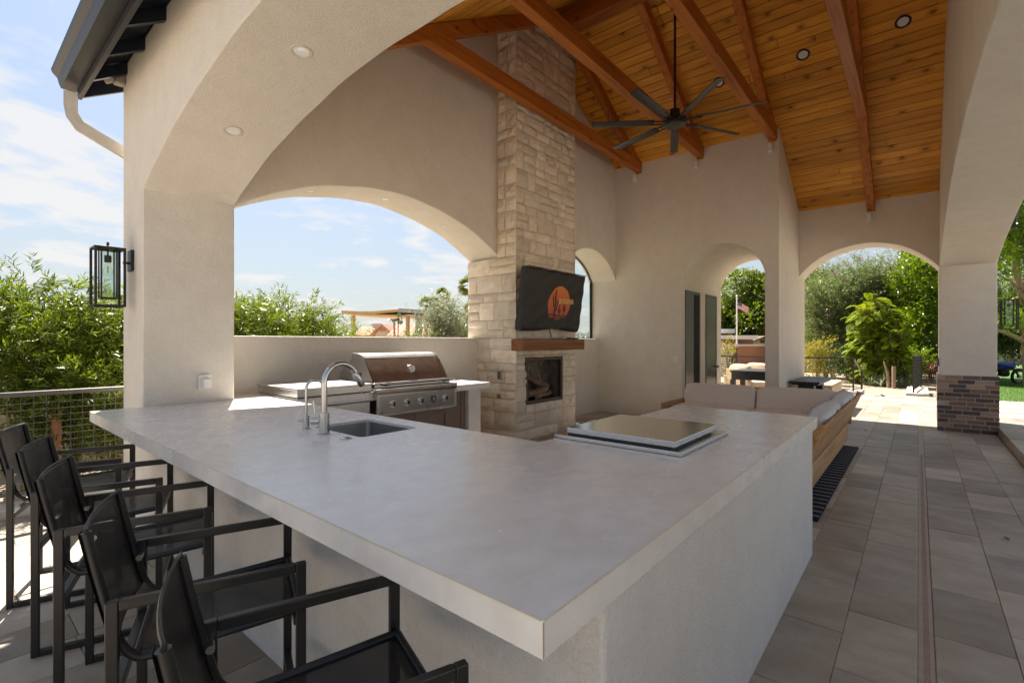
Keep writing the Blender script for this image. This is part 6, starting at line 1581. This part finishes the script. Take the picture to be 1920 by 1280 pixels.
# through the small arch
for i, (u, y, h, rad, mt, lb) in enumerate([(1085, 9.6, 1.75, 0.5, M_LEAF_WILLOW, 'bright shrub seen through the black-framed arched window'), (1096, 10.6, 2.1, 0.6, M_LEAF_DARK, 'dark shrub deeper behind the black-framed arched window')]):
    x, yy, D = at_y(u, y); shrub('garden_shrub', lb, 'shrub', x, yy, -0.15, h, rad, mt, 8, 380, 14, 0.3, 0.08, 0.022, 0.2, 0.8, seed=90 + i)
x, yy, D = at_y(1093, 9.2); shrub('pink_flower_shrub', 'pink flowering shrub low behind the black-framed arched window', 'shrub', x, yy, -0.15, 1.5, 0.3, M_PINK, 6, 120, 8, 0.2, 0.05, 0.03, 0.1, 0.8, seed=95)

# ================================================================== BEYOND THE PASSAGE
def lounge(label, x, y, rot):
    t = thing('lounge_chair', label, 'lounge chair', (x, y, 0), rot, 'cream lounge chairs on the patio')
    M_ = Matrix.Translation((x, y, 0)) @ Matrix.Rotation(rot, 4, 'Z')
    def B(name, b, mat, bev=0.004):
        m = MB().box(*b); m.v = [tuple(M_ @ Vector(v)) for v in m.v]; return m.build(name, mat, t, bevel=bev)
    for a in (-0.37, 0.37):
        B('arm', (-0.35, 0.42, a - 0.04, a + 0.04, 0.52, 0.56), M_BLEACHED); 
        for c in (-0.32, 0.38): B('leg', (c - 0.03, c + 0.03, a - 0.035, a + 0.035, 0.0, 0.52), M_BLEACHED)
    B('seat_frame', (-0.34, 0.4, -0.33, 0.33, 0.22, 0.27), M_BLEACHED)
    B('back_frame', (0.36, 0.40, -0.33, 0.33, 0.27, 0.74), M_BLEACHED)
    for nm, c, s in (('seat_cushion', (-0.02, 0, 0.36), (0.70, 0.64, 0.17)), ('back_cushion', (0.26, 0, 0.62), (0.20, 0.64, 0.48))):
        me = soft_box(*c, *s, 4, 8, None, 0.02, 3); me.transform(M_); link(nm, me, M_CREAM_CUSHION, t, smooth=60)
    return t
lounge('cream cushioned lounge chair on the patio, left of two behind the black table', 13.2, 3.28, R(150))
lounge('cream cushioned lounge chair on the patio, right of two behind the black table', 14.15, 3.15, R(160))
ft = thing('black_patio_table', 'black slatted patio table seen through the passage', 'table', (12.2, 2.78, 0))
FTX, FTY = 12.15, 2.75
MB().box(FTX - 0.45, FTX + 0.45, FTY - 0.55, FTY + 0.55, 0.725, 0.765).build('rim', M_BLACK, ft, bevel=0.004)
MB().box(FTX - 0.43, FTX + 0.43, FTY - 0.53, FTY + 0.53, 0.56, 0.724).build('apron', M_BLACK, ft)
for a in (-1, 1):
    for b_ in (-1, 1): MB().box(FTX + a * 0.40 - 0.05, FTX + a * 0.40 + 0.05, FTY + b_ * 0.50 - 0.05, FTY + b_ * 0.50 + 0.05, 0, 0.559).build('leg', M_BLACK, ft)
m = MB(); m.tube([(FTX - .2, FTY + .05, 0.03), (FTX - .1, FTY + .1, 0.10), (FTX, FTY, 0.05), (FTX + .15, FTY - .1, 0.03)], 0.015, 6); m.build('hose', M_BLACK, ft)
tw = MB(); x0, y0 = at_depth(1340, 27); x1, y1 = at_depth(1535, 27)
A = Vector((x0, y0, 0)); Bv = Vector((x1, y1, 0)); n_ = Vector((FW[0], FW[1], 0)) * 0.2
tw.hexa([A + Vector((0, 0, -.15)), Bv + Vector((0, 0, -.15)), Bv + n_ + Vector((0, 0, -.15)), A + n_ + Vector((0, 0, -.15))], [A + Vector((0, 0, zof(649, 27))), Bv + Vector((0, 0, zof(649, 27))), Bv + n_ + Vector((0, 0, zof(649, 27))), A + n_ + Vector((0, 0, zof(649, 27)))])
tw = tw.build('terracotta_wall', M_TERRACOTTA); meta(tw, 'terracotta garden wall seen through the passage', 'wall')
cp_ = MB(); up_ = Vector((0, 0, 0.10)); z_ = Vector((0, 0, zof(649, 27) + .002)); e_ = n_ * 0.15
cp_.hexa([A - e_ + z_, Bv - e_ + z_, Bv + n_ + e_ + z_, A + n_ + e_ + z_], [A - e_ + z_ + up_, Bv - e_ + z_ + up_, Bv + n_ + e_ + z_ + up_, A + n_ + e_ + z_ + up_]); cp_.build('coping', M_CONCRETE, tw)
def slab_at(u0, u1, D, v0, v1, th, name, mat, parent=None):
    x0, y0 = at_depth(u0, D); x1, y1 = at_depth(u1, D); A = Vector((x0, y0, 0)); B_ = Vector((x1, y1, 0)); n_ = Vector((FW[0], FW[1], 0)) * th
    a, b_ = Vector((0, 0, zof(v1, D) if v1 else -0.15)), Vector((0, 0, zof(v0, D)))
    return MB().hexa([A + a, B_ + a, B_ + n_ + a, A + n_ + a], [A + b_, B_ + b_, B_ + n_ + b_, A + n_ + b_]).build(name, mat, parent)
gp = slab_at(1350, 1375, 21, 651, None, 0.3, 'gate_pillar', M_WHITE_STUCCO); meta(gp, 'pale gate pillar behind the thin yellow shrub', 'pillar')
for k, (u0, u1, lb) in enumerate(((1375.5, 1383, 'dark gate leaf hinged to the pale gate pillar'), (1433, 1452, 'dark gate leaf at the right end of the terracotta wall'))):
    x, y = at_depth((u0 + u1) / 2, 21); g = thing('garden_gate', lb, 'gate', (x, y, 0), 0, 'dark garden gates')
    D_ = 21.05 if k == 0 else 26.5
    n = max(3, int((u1 - u0) / 2.2))
    for q in range(n): slab_at(u0 + (u1 - u0) * q / n + 0.12, u0 + (u1 - u0) * (q + 1) / n - 0.12, D_, 652, None, 0.05, 'gate_board', M_DOOR, g)
hs = thing('flat_roof_house', 'brown house with two stepped pale flat roofs behind the terracotta wall', 'house', (*at_depth(1385, 40), 0))
slab_at(1330, 1421, 40, 628.5, 635.5, 6, 'roof', M_ROOFWHITE, hs); slab_at(1332, 1412, 40.6, 636, None, 5, 'wall', M_BROWNWALL, hs)
slab_at(1330, 1378, 46, 616.5, 624.5, 6, 'roof', M_ROOFWHITE, hs); slab_at(1332, 1374, 46.5, 625, None, 5, 'wall', M_BROWNWALL, hs)
slab_at(1371, 1391, 40.3, 641.5, 647.5, 0.2, 'blue_awning', M_BLUE, hs)
gable_house('cream gabled house behind the terracotta wall, right of the flat roofs', 1400, 1462, 44, zof(646, 44), zof(632, 44), 9, wall=surf('cream siding', (0.66, 0.60, 0.42), (0.62, 0.56, 0.39), 2, 0.9), roof=surf('brown shingle', (0.14, 0.09, 0.065), (0.11, 0.07, 0.05), 8, 0.9), ridge_along=False, tiles=False)
fl = thing('flagpole', 'white flagpole flying the American flag, seen through the passage', 'flagpole', (*at_depth(1381.5, 36), 0))
px_, py_ = at_depth(1381.5, 36); zt_ = zof(557, 36)
m = MB(); m.tube([(px_, py_, 0), (px_, py_, zt_)], [0.06, 0.042], 10); m.build('pole', M_WHITE, fl, smooth=60)
m = MB(); m.lathe([(0.001, -0.08), (0.06, -0.04), (0.08, 0.0), (0.06, 0.05), (0.001, 0.08)], (px_, py_, zt_ + 0.08), 'z', 12); m.build('finial', M_WHITE, fl, smooth=60)
cl, rw = 20, 13; V_, F_, MI = [], [], []
FL_, FH = 0.98, 0.52
for j in range(rw + 1):
    for i in range(cl + 1):
        a, b_ = i / cl, j / rw; w = 0.05 * math.sin(a * 9 - b_ * 1.5) * a
        p = Vector((px_, py_, zof(566, 36))) + RTv * (0.04 + a * FL_ * 0.92) + Vector((FW[0], FW[1], 0)) * (w + 0.1 * a) + Vector((0, 0, -b_ * FH - 0.36 * a ** 1.3 + 0.03 * math.sin(a * 7)))
        V_.append(tuple(p))
for j in range(rw):
    for i in range(cl):
        F_.append((j * (cl + 1) + i, j * (cl + 1) + i + 1, (j + 1) * (cl + 1) + i + 1, (j + 1) * (cl + 1) + i)); MI.append(2 if (i < 8 and j < 7) else j % 2)
me = bpy.data.meshes.new('flag'); me.from_pydata(V_, [], F_); 
for q in (M_FLAG_R, M_FLAG_W, M_FLAG_B): me.materials.append(q)
me.polygons.foreach_set('material_index', MI); flag = link('flag', me, None, fl, smooth=60)
st_ = MB(); dn = Vector((FW[0], FW[1], 0)) * 0.006
for j in range(6):
    for i in range(7):
        k = (j + 0) * (cl + 1) + i; c = (Vector(V_[k]) + Vector(V_[k + cl + 2])) / 2 + Vector((0, 0, -0.01)) - dn; r_ = 0.011
        pts = [c + RTv * (rr0 * math.cos(a)) + Vector((0, 0, rr0 * math.sin(a))) for a, rr0 in [(PI / 2 + 2 * PI * q / 10, r_ if q % 2 == 0 else r_ * 0.42) for q in range(10)]]
        st_.add(pts, [tuple(range(10))])
st_.build('star', M_FLAG_W, flag)['kind'] = 'stuff'
# thin yellow shrub by the passage
x, y = at_depth(1365, 15.4); shrub('yellow_shrub', 'thin pale yellow shrub by the railing at the end of the passage', 'shrub', x, y, -0.1, 1.75, 0.26, M_LEAF_YELLOW, 6, 170, 10, 0.22, 0.06, 0.03, 0.1, 0.8, seed=120, up=1.2)
# big trees beyond the flagpole: each with its own crown
BT = ['broad green tree left of the flagpole', 'broad green tree behind the flag', 'tallest broad green tree right of the flag', 'broad green tree behind the passage pier']
for i, (u, D, vt, r_) in enumerate([(1352, 55, 568, 3.6), (1392, 58, 558, 3.4), (1428, 52, 512, 4.2), (1470, 50, 500, 4.0)]):
    x, y = at_depth(u, D); h = zof(vt, D); rg = random.Random(i)
    bl = [(x + rg.uniform(-1, 1) * r_ * 0.55, y + rg.uniform(-1, 1) * r_ * 0.5, h * rg.uniform(0.28, 0.86), r_ * rg.uniform(.38, .6), r_ * rg.uniform(.38, .6), r_ * rg.uniform(.32, .5)) for _ in range(12)] + [(x, y, h - r_ * 0.42, r_ * 0.5, r_ * 0.5, r_ * 0.42)]
    crown_tree('broadleaf_tree', BT[i], 'tree', x, y, -0.15, h * 0.35, bl, M_LEAF_BROAD, 4200, 0.34, 0.24, seed=i, group='broad trees beyond the terracotta wall', trunk_r=0.3, nl=5, twigL=0.8, shell=0.6)

# ================================================================== GARDEN THROUGH THE WIDE ARCH
sw = slab_at(1500, 1620, 24, 656, None, 0.2, 'sage_wall', M_SAGE_WALL); meta(sw, 'sage green garden wall behind the yellow shrub and the mesh railing', 'wall')
sw2 = slab_at(1610, 1760, 22.5, 694, None, 0.2, 'low_sage_wall', M_SAGE_WALL); meta(sw2, 'low shaded sage wall under the flowering oleander', 'wall')
def u_blob(u, v, D, rx, rz=None):
    x, y = at_depth(u, D); return (x, y, zof(v, D), rx, rx, rz or rx)
# pink oleander, a multi-stem giant
for i, (u, D, vt, rad, lb) in enumerate([(1548, 20.5, 500, 1.15, 'pink-flowering oleander, leftmost of the tall thicket in the wide arch'), (1600, 21.0, 468, 1.3, 'pink-flowering oleander, middle of the tall thicket in the wide arch'), (1655, 20.5, 462, 1.3, 'tallest pink-flowering oleander, behind the feathery yellow trees'), (1700, 21.5, 478, 1.2, 'pink-flowering oleander half hidden by the glossy tree')]):
    x, y = at_depth(u, D); h = zof(vt, D)
    t = shrub('flowering_oleander', lb, 'shrub', x, y, -0.1, h + 0.1, rad, M_LEAF_OLEANDER, 22, 2300, 16, 0.60, 0.125, 0.034, 0.12, 0.75, seed=140 + i, group='pink-flowering oleanders in the wide arch', up=0.9, low=0.06, stem_r=0.02)
    rng = np.random.default_rng(200 + i); n = 60
    th_ = rng.uniform(0, 2 * PI, n); zz = rng.uniform(0.35, 1.0, n) * h; rr__ = rad * (0.75 + 0.35 * rng.random(n)) * np.where(zz > 0.9 * h, 0.75, 1.0)
    P = np.stack([x + rr__ * np.cos(th_), y + rr__ * np.sin(th_), zz], 1); P = np.repeat(P, 7, 0) + rng.normal(size=(n * 7, 3)) * 0.055
    V, F = leaf_quads(P, norm(rng.normal(size=P.shape)), norm(rng.normal(size=P.shape)), 0.052, 0.045, 0.1); link('blossom', np_mesh('blossom', V, F, M_PINK), None, t)
# feathery trees: pinnate fronds on thin trunks
def feather_tree(label, u, D, h, rad, seed, n=70, low=0.35, mat=M_LEAF_FERN):
    x, y = at_depth(u, D); rng = np.random.default_rng(seed); rg = random.Random(seed)
    t = thing('feathery_tree', label, 'tree', (x, y, -0.1), 0, 'feathery yellow-green trees in the wide arch')
    stems = []
    for k in range(5):
        a = 2 * PI * k / 5 + rg.uniform(-.4, .4); e = rad * (0.0 if k == 0 else rg.uniform(0.35, 0.75)); hh = h * (0.97 if k == 0 else rg.uniform(0.66, 0.9))
        stems.append(((x + 0.05 * math.cos(a), y + 0.05 * math.sin(a), -0.1), (x + e * 0.35 * math.cos(a), y + e * 0.35 * math.sin(a), hh * 0.5), (x + e * math.cos(a), y + e * math.sin(a), hh)))
    m = MB()
    for st_ in stems: m.tube(st_, [0.032, 0.022, 0.007], 7)
    m.build('trunk', M_BARK, t, smooth=60)
    Vs, Fs, c0 = [], [], 0; rib = MB()
    for k in range(n):
        q = low + (1 - low) * rng.random() ** 0.8; a = rng.uniform(0, 2 * PI); L = rad * rng.uniform(0.32, 0.7); el = rng.uniform(-0.3, 1.3)
        d = np.array([math.cos(a) * math.cos(el), math.sin(a) * math.cos(el), math.sin(el)]); st_ = np.array(stems[int(rng.integers(0, 5))]); b = (1 - q) ** 2 * st_[0] + 2 * q * (1 - q) * st_[1] + q ** 2 * st_[2]
        tt = np.linspace(0.12, 1, 15); pts = b + d * (L * tt)[:, None]; pts[:, 2] -= rng.uniform(0.35, 0.75) * L * tt ** 2; pts += rng.normal(size=3) * 0.05
        rib.tube([tuple(b)] + [tuple(p) for p in pts[::5]], 0.005, 4)
        tan = np.gradient(pts, axis=0); tan = norm(tan); sd = norm(np.cross(tan, [0, 0, 1.0]))
        for s in (-1, 1):
            pin = norm(sd * s * 0.9 + tan * 0.55 + np.array([0, 0, -0.12])); pl = L * 0.21 * np.sin(np.pi * np.clip(tt * 0.9 + 0.1, 0, 1)) + 0.03
            m_ = 5
            for w in range(m_):
                f_ = (w + 0.6) / m_; P = pts + pin * (pl * f_)[:, None]
                for s2 in (-1, 1):
                    ld = norm(pin * 0.5 + tan * s2 * 0.85)
                    V, F = leaf_quads(P, ld, np.repeat([[0, 0, 1.0]], len(P), 0) + rng.normal(size=P.shape) * 0.5, 0.040, 0.017); Vs.append(V); Fs.append(F + c0); c0 += len(V)
    rib.build('stalk', M_STEM, t)
    link('frond', np_mesh('frond', np.concatenate(Vs), np.concatenate(Fs), mat), None, t)
feather_tree('tall feathery yellow-green tree in the middle of the wide arch', 1640, 17.0, zof(545, 17.0), 0.95, 1, 360, 0.05)
feather_tree('shorter feathery green tree in front, nearest the mesh panel', 1680, 16.4, zof(598, 16.4), 0.70, 2, 260, 0.03)
feather_tree('feathery yellow-green tree leaning left beside the oleanders', 1608, 17.6, zof(615, 17.6), 0.62, 3, 190, 0.08)
stp = MB(); x, y = at_depth(1676, 15.7); stp.tube([(x, y, -0.1), (x, y, 0.62)], 0.055, 10); stp = stp.build('cut_stump', M_BARK, smooth=60); meta(stp, 'pale cut trunk stub among the feathery trees', 'stump')
sp_, sy_ = at_depth(1666, 15.9); sp = MB(); sp.tube([(sp_, sy_, -0.1), (sp_ + 0.06, sy_ + 0.02, 0.35), (sp_ - 0.03, sy_ + 0.12, 0.75)], [0.05, 0.04, 0.02], 8); sp = sp.build('grey_stem', M_BARK, smooth=60); meta(sp, 'leaning grey bare stem beside the pale cut trunk stub', 'stump')
# shrubs around
GS = [(1532, 17.4, 1.7, 0.42, M_LEAF_YELLOW, 'yellow-leaved shrub behind the left end of the mesh railing', 260), (1560, 18.6, 1.5, 0.7, M_LEAF_DARK, 'dark shrub under the oleanders behind the mesh railing', 320), (1590, 18.8, 1.3, 0.6, M_LEAF_FICUS, 'green shrub at the right end of the mesh railing', 260),
      (1712, 17.3, 1.5, 0.5, M_LEAF_FICUS, 'bright shrub behind the end-on mesh panel', 300), (1745, 19.0, 1.55, 0.7, M_LEAF_DARK, 'dark shrub beside the far brick pillar', 360), (1630, 19.5, 1.5, 0.8, M_LEAF_DARK, 'dark shrub between the feathery trees and the sage wall', 340), (1700, 16.2, 0.75, 0.42, M_LEAF_OLEANDER, 'small grey-green shrub at the foot of the front feathery tree', 200)]
for i, (u, D, h, rad, mt, lb, nt_) in enumerate(GS):
    x, y = at_depth(u, D); shrub('garden_shrub', lb, 'shrub', x, y, -0.1, h, rad, mt, 9, nt_, 14, 0.34, 0.075, 0.036, 0.2, 0.85, seed=160 + i, low=0.05)
x, y = at_depth(1747, 17.6); shrub('rust_shrub', 'rust-orange shrub beside the far brick pillar', 'shrub', x, y, -0.1, 0.85, 0.42, M_LEAF_RUST, 9, 260, 14, 0.3, 0.06, 0.02, 0.2, 0.8, seed=180, low=0.05)
def agave(label, u, D, seed, h=0.42, n=46):
    x, y = at_depth(u, D); rng = np.random.default_rng(seed); a = rng.uniform(0, 2 * PI, n); el = rng.uniform(0.35, 1.45, n)
    d = np.stack([np.cos(a) * np.cos(el), np.sin(a) * np.cos(el), np.sin(el)], 1); P = np.repeat([[x, y, -0.1]], n, 0) + d * 0.03
    V, F = leaf_quads(P, d, rng.normal(size=(n, 3)) * 0.3 + [0, 0, 1], h * rng.uniform(0.7, 1.15, n), 0.035, 0.3)
    t = thing('spiky_plant', label, 'plant', (x, y, -0.1), 0, 'spiky plants by the steps'); link('leaves', np_mesh('leaves', V, F, M_LEAF_SILVER), None, t)
agave('spiky grey-green plant just right of the white kerb block', 1634, 16.6, 1); agave('spiky grey-green plant nearer the pale cut stub', 1652, 16.3, 2, 0.46); agave('dark spiky plant left of the end-on mesh panel', 1693, 15.9, 3, 0.36)
# glossy tree hanging over the right of the arch, and its neighbour by the pillar
x, y = at_depth(1800, 19.0)
bl = [u_blob(1735, 520, 18.5, 1.0, 0.8), u_blob(1750, 585, 18.2, 0.85, 0.75), u_blob(1720, 545, 18.8, 0.7, 0.6), u_blob(1760, 640, 18.4, 0.8, 0.6), u_blob(1765, 470, 19, 1.2, 0.9), u_blob(1738, 610, 18.0, 0.55, 0.55), u_blob(1800, 440, 19, 1.4, 1.0), u_blob(1790, 550, 19.5, 1.2, 0.9)]
crown_tree('glossy_tree', 'glossy bright green tree hanging into the right of the wide arch', 'tree', x, y, -0.1, 2.2, bl, M_LEAF_FICUS, 7500, 0.105, 0.06, seed=7, trunk_r=0.14, nl=9, twigL=0.4, shell=0.55)
# ficus on the lawn, right of the pillar
x, y = at_depth(1925, 16.0); t = thing('ficus_tree', 'large tree with pale bent limbs on the lawn right of the brick pillar', 'tree', (x, y, -0.05))
def Q_(u, v, D=16.0): a, b_ = at_depth(u, D); return (a, b_, zof(v, D))
m = MB(); m.tube([Q_(1930, 735), Q_(1928, 690), Q_(1922, 655), Q_(1926, 630)], [0.17, 0.14, 0.12, 0.11], 12); m.tube([Q_(1925, 640), Q_(1915, 560), Q_(1908, 520), Q_(1902, 470), Q_(1905, 400)], [0.11, 0.10, 0.09, 0.08, 0.05], 12)
tr_ = m.build('trunk', M_BARK, t, smooth=60)
m = MB(); m.tube([Q_(1926, 645), Q_(1905, 632, 15.8), Q_(1888, 625, 15.6), Q_(1868, 618, 15.5)], [0.09, 0.075, 0.06, 0.035], 10); m.tube([Q_(1910, 540), Q_(1895, 525, 15.8), Q_(1876, 518, 15.6)], [0.05, 0.04, 0.02], 8); m.tube([Q_(1914, 575), Q_(1900, 560, 15.9), Q_(1888, 572, 15.7)], [0.045, 0.035, 0.02], 8); m.tube([Q_(1908, 560), Q_(1925, 520, 16.2), Q_(1950, 500, 16.4)], [0.06, 0.05, 0.03], 8)
m.build('limb', M_BARK, t, smooth=60)
bl = [u_blob(1890, 420, 15.6, 0.75, 0.7), u_blob(1915, 380, 16, 0.8, 0.8), u_blob(1885, 490, 15.5, 0.5, 0.4), u_blob(1905, 455, 16.4, 0.7, 0.5), u_blob(1930, 450, 15.6, 0.6, 0.5), u_blob(1880, 600, 15.7, 0.5, 0.28), u_blob(1905, 590, 16.3, 0.6, 0.3), u_blob(1960, 420, 16, 1.0, 0.9), u_blob(1870, 340, 16, 1.0, 0.8), u_blob(1950, 560, 16, 0.8, 0.5), u_blob(1850, 430, 17, 0.8, 0.8)]
rng = np.random.default_rng(77); P, D = blob_points(bl, 6200, 0.5, rng); V, F = twig_leaves(P, norm(D * 0.7 + rng.normal(size=P.shape) * 0.5), 0.32 * rng.uniform(.5, 1.2, len(P)), 9, 0.085, 0.048, 0.3, 0.8, rng)
link('crown', np_mesh('crown', V, F, M_LEAF_FICUS), None, t)
DT = ['dark tree behind the covered bike, against the grey wall', 'dark tree at the far right edge of the lawn', 'dark tree behind the far pillar']
for i, (u, D, v, r_) in enumerate([(1895, 26, 640, 1.3), (1975, 27, 620, 2.0), (1840, 27, 600, 2.2)]):
    x, y = at_depth(u, D); zc_ = zof(v, D)
    bl = [(x + RNG.uniform(-.6, .6) * r_, y + RNG.uniform(-.6, .6) * r_, zc_ + RNG.uniform(-.3, 1.2) * r_, r_ * .6, r_ * .6, r_ * .5) for _ in range(7)]
    crown_tree('shade_tree', DT[i], 'tree', x, y, -0.05, zc_ - 0.3 * r_, bl, M_LEAF_DARK, 2600, 0.13, 0.08, seed=30 + i, group='dark trees along the back wall of the lawn', trunk_r=0.09, nl=7, twigL=0.5)
gw = slab_at(1780, 2100, 31, 664, None, 0.2, 'grey_wall', M_SAGE_WALL); meta(gw, 'shaded grey garden wall behind the lawn', 'wall')
# far green mass closing the view at the right
hd_blobs = []
for k in range(16):
    u = 1500 + k * 40; D = 42 + RNG.uniform(-3, 3); v = 600 + RNG.uniform(-30, 10) if u < 1720 else 520 + RNG.uniform(-30, 20)
    r_ = 2.6; x, y = at_depth(u, D); hd_blobs += [(x, y, zof(v, D) - 1.5, r_, r_, 2.4), (x, y, 1.5, r_, r_, 2.2)]
P, D = blob_points(hd_blobs, 9000, 0.6, RNG); V, F = twig_leaves(P, norm(D + RNG.normal(size=P.shape) * 0.6), 0.7, 5, 0.3, 0.2, 0.2, 0.8, RNG)
hw_ = link('far_trees', np_mesh('far_trees', V, F, M_LEAF_BROAD), None); meta(hw_, 'mass of trees closing the view beyond the garden', None, None, 'stuff')
# pink oleander litter: low ground plants skipped; covered bike on the lawn
BX, BY = at_depth(1886, 17.0)
bk_ = thing('covered_motorbike', 'black motorbike with a blue cloth over it, parked on the lawn under the trees', 'motorbike', (BX, BY, -0.05))
def W_(du, v, dd=0.0): return Vector((BX, BY, zof(v, 17.0))) + RTv * (du / FPX * 17.0) + Vector((FW[0], FW[1], 0)) * dd
def wheel(du, v, r):
    w = thing if False else None
    m = MB(); c = W_(du, v); n = 26
    pts = [c + RTv * (r * math.cos(2 * PI * k / n)) + Vector((0, 0, r * math.sin(2 * PI * k / n))) for k in range(n + 1)]
    m.tube(pts, 0.045, 8, cap=False); o = m.build('wheel', M_RUBBER, bk_, smooth=60)
    m = MB(); ax = Vector((FW[0], FW[1], 0)) * 0.05; m.tube([c - ax, c + ax], 0.05, 10)
    for k in range(8): m.tube([c, c + RTv * (r * .92 * math.cos(PI * k / 4)) + Vector((0, 0, r * .92 * math.sin(PI * k / 4)))], 0.008, 4)
    m.build('rim', M_PLATE, o)
wheel(25, 706, 0.25); wheel(-32, 706, 0.25)
m = MB(); m.tube([W_(25, 706), W_(16, 693), W_(10, 686)], 0.03, 8); m.tube([W_(10, 688), W_(-5, 694), W_(-22, 692)], 0.07, 8); m.tube([W_(-32, 706), W_(-14, 703), W_(2, 703)], 0.035, 8); m.build('frame', M_BLACK, bk_, smooth=60)
me = soft_box(*W_(-4, 699), 0.42, 0.3, 0.26, 3, 4); link('engine', me, M_RUBBER, bk_, smooth=60)
me = soft_box(*W_(-18, 690), 0.5, 0.28, 0.13, 3, 4, Matrix.Rotation(YAW - R(90), 3, 'Z')); link('saddle', me, M_RUBBER, bk_, smooth=60)
m = MB(); m.tube([W_(8, 683, -0.32), W_(10, 684, 0), W_(8, 683, 0.32)], 0.016, 8); m.build('handlebar', M_BLACK, bk_, smooth=60)
m = MB(); m.tube([W_(18, 697, 0), W_(26, 694, 0), W_(33, 696, 0)], 0.05, 8); m.build('mudguard', M_BLACK, bk_, smooth=60)
me = soft_box(*W_(-2, 685), 0.55, 0.42, 0.22, 2.6, 6, Matrix.Rotation(YAW - R(90), 3, 'Z'), 0.12, 4); cl_ = link('blue_cloth', me, M_BLUE, bk_, smooth=60); cl_['label'] = 'blue cloth draped over the motorbike'

# thin tan glue lines along the mitred worktop edges, and a few dead leaves
M_GLUE = surf('tan edge joint', (0.66, 0.585, 0.47), (0.62, 0.54, 0.43), 20, 0.6)
m = MB(); m.beam((0.7155, 0.53, CT - 0.001), (0.7325, 4.635, CT - 0.001), 0.003, 0.003); m.build('edge_joint', M_GLUE, bar)
m = MB(); m.beam((0.72, 0.5255, CT - 0.001), (3.84, 0.5255, CT - 0.001), 0.003, 0.003); m.build('edge_joint', M_GLUE, bar)
m = MB(); m.beam((0.7165, 0.5265, CT - TH + 0.002), (0.7165, 0.5265, CT - 0.002), 0.003, 0.003, up=(1, 0, 0)); m.build('edge_joint', M_GLUE, bar)
M_DEADLEAF = surf('dry leaf', (0.16, 0.10, 0.05), (0.10, 0.065, 0.035), 40, 0.9)
def dead_leaf(label, x, y, z, a, L=0.055):
    c, s_ = math.cos(a), math.sin(a); v = []
    for t_, w in ((0, 0), (0.3, 0.5), (0.65, 0.42), (1.0, 0)):
        for k in (-1, 0, 1): v.append((x + c * L * t_ - s_ * k * w * L * 0.5, y + s_ * L * t_ + c * k * w * L * 0.5, z + 0.004 + 0.012 * abs(k) * w + 0.01 * t_ * t_))
    me = bpy.data.meshes.new('dead_leaf'); me.from_pydata(v, [], [(i * 3 + j, i * 3 + j + 1, i * 3 + j + 4, i * 3 + j + 3) for i in range(3) for j in range(2)])
    o = link('dead_leaf', me, M_DEADLEAF, smooth=60); so = o.modifiers.new('thick', 'SOLIDIFY'); so.thickness = 0.0008
    return meta(o, label, 'leaf', 'dead leaves blown in')
dead_leaf('small dead leaf on the pavers right of the slot drain, near the right edge', 4.95, -0.50, 0.0, 0.6, 0.05)
dead_leaf('small dead leaf on the pavers just behind the teak sofa back', 9.55, 0.62, 0.0, 2.0, 0.06)
dead_leaf('curled dead leaf at the front of the second nearest bar stool seat', 0.735, 1.50, 0.592, 1.2, 0.035)
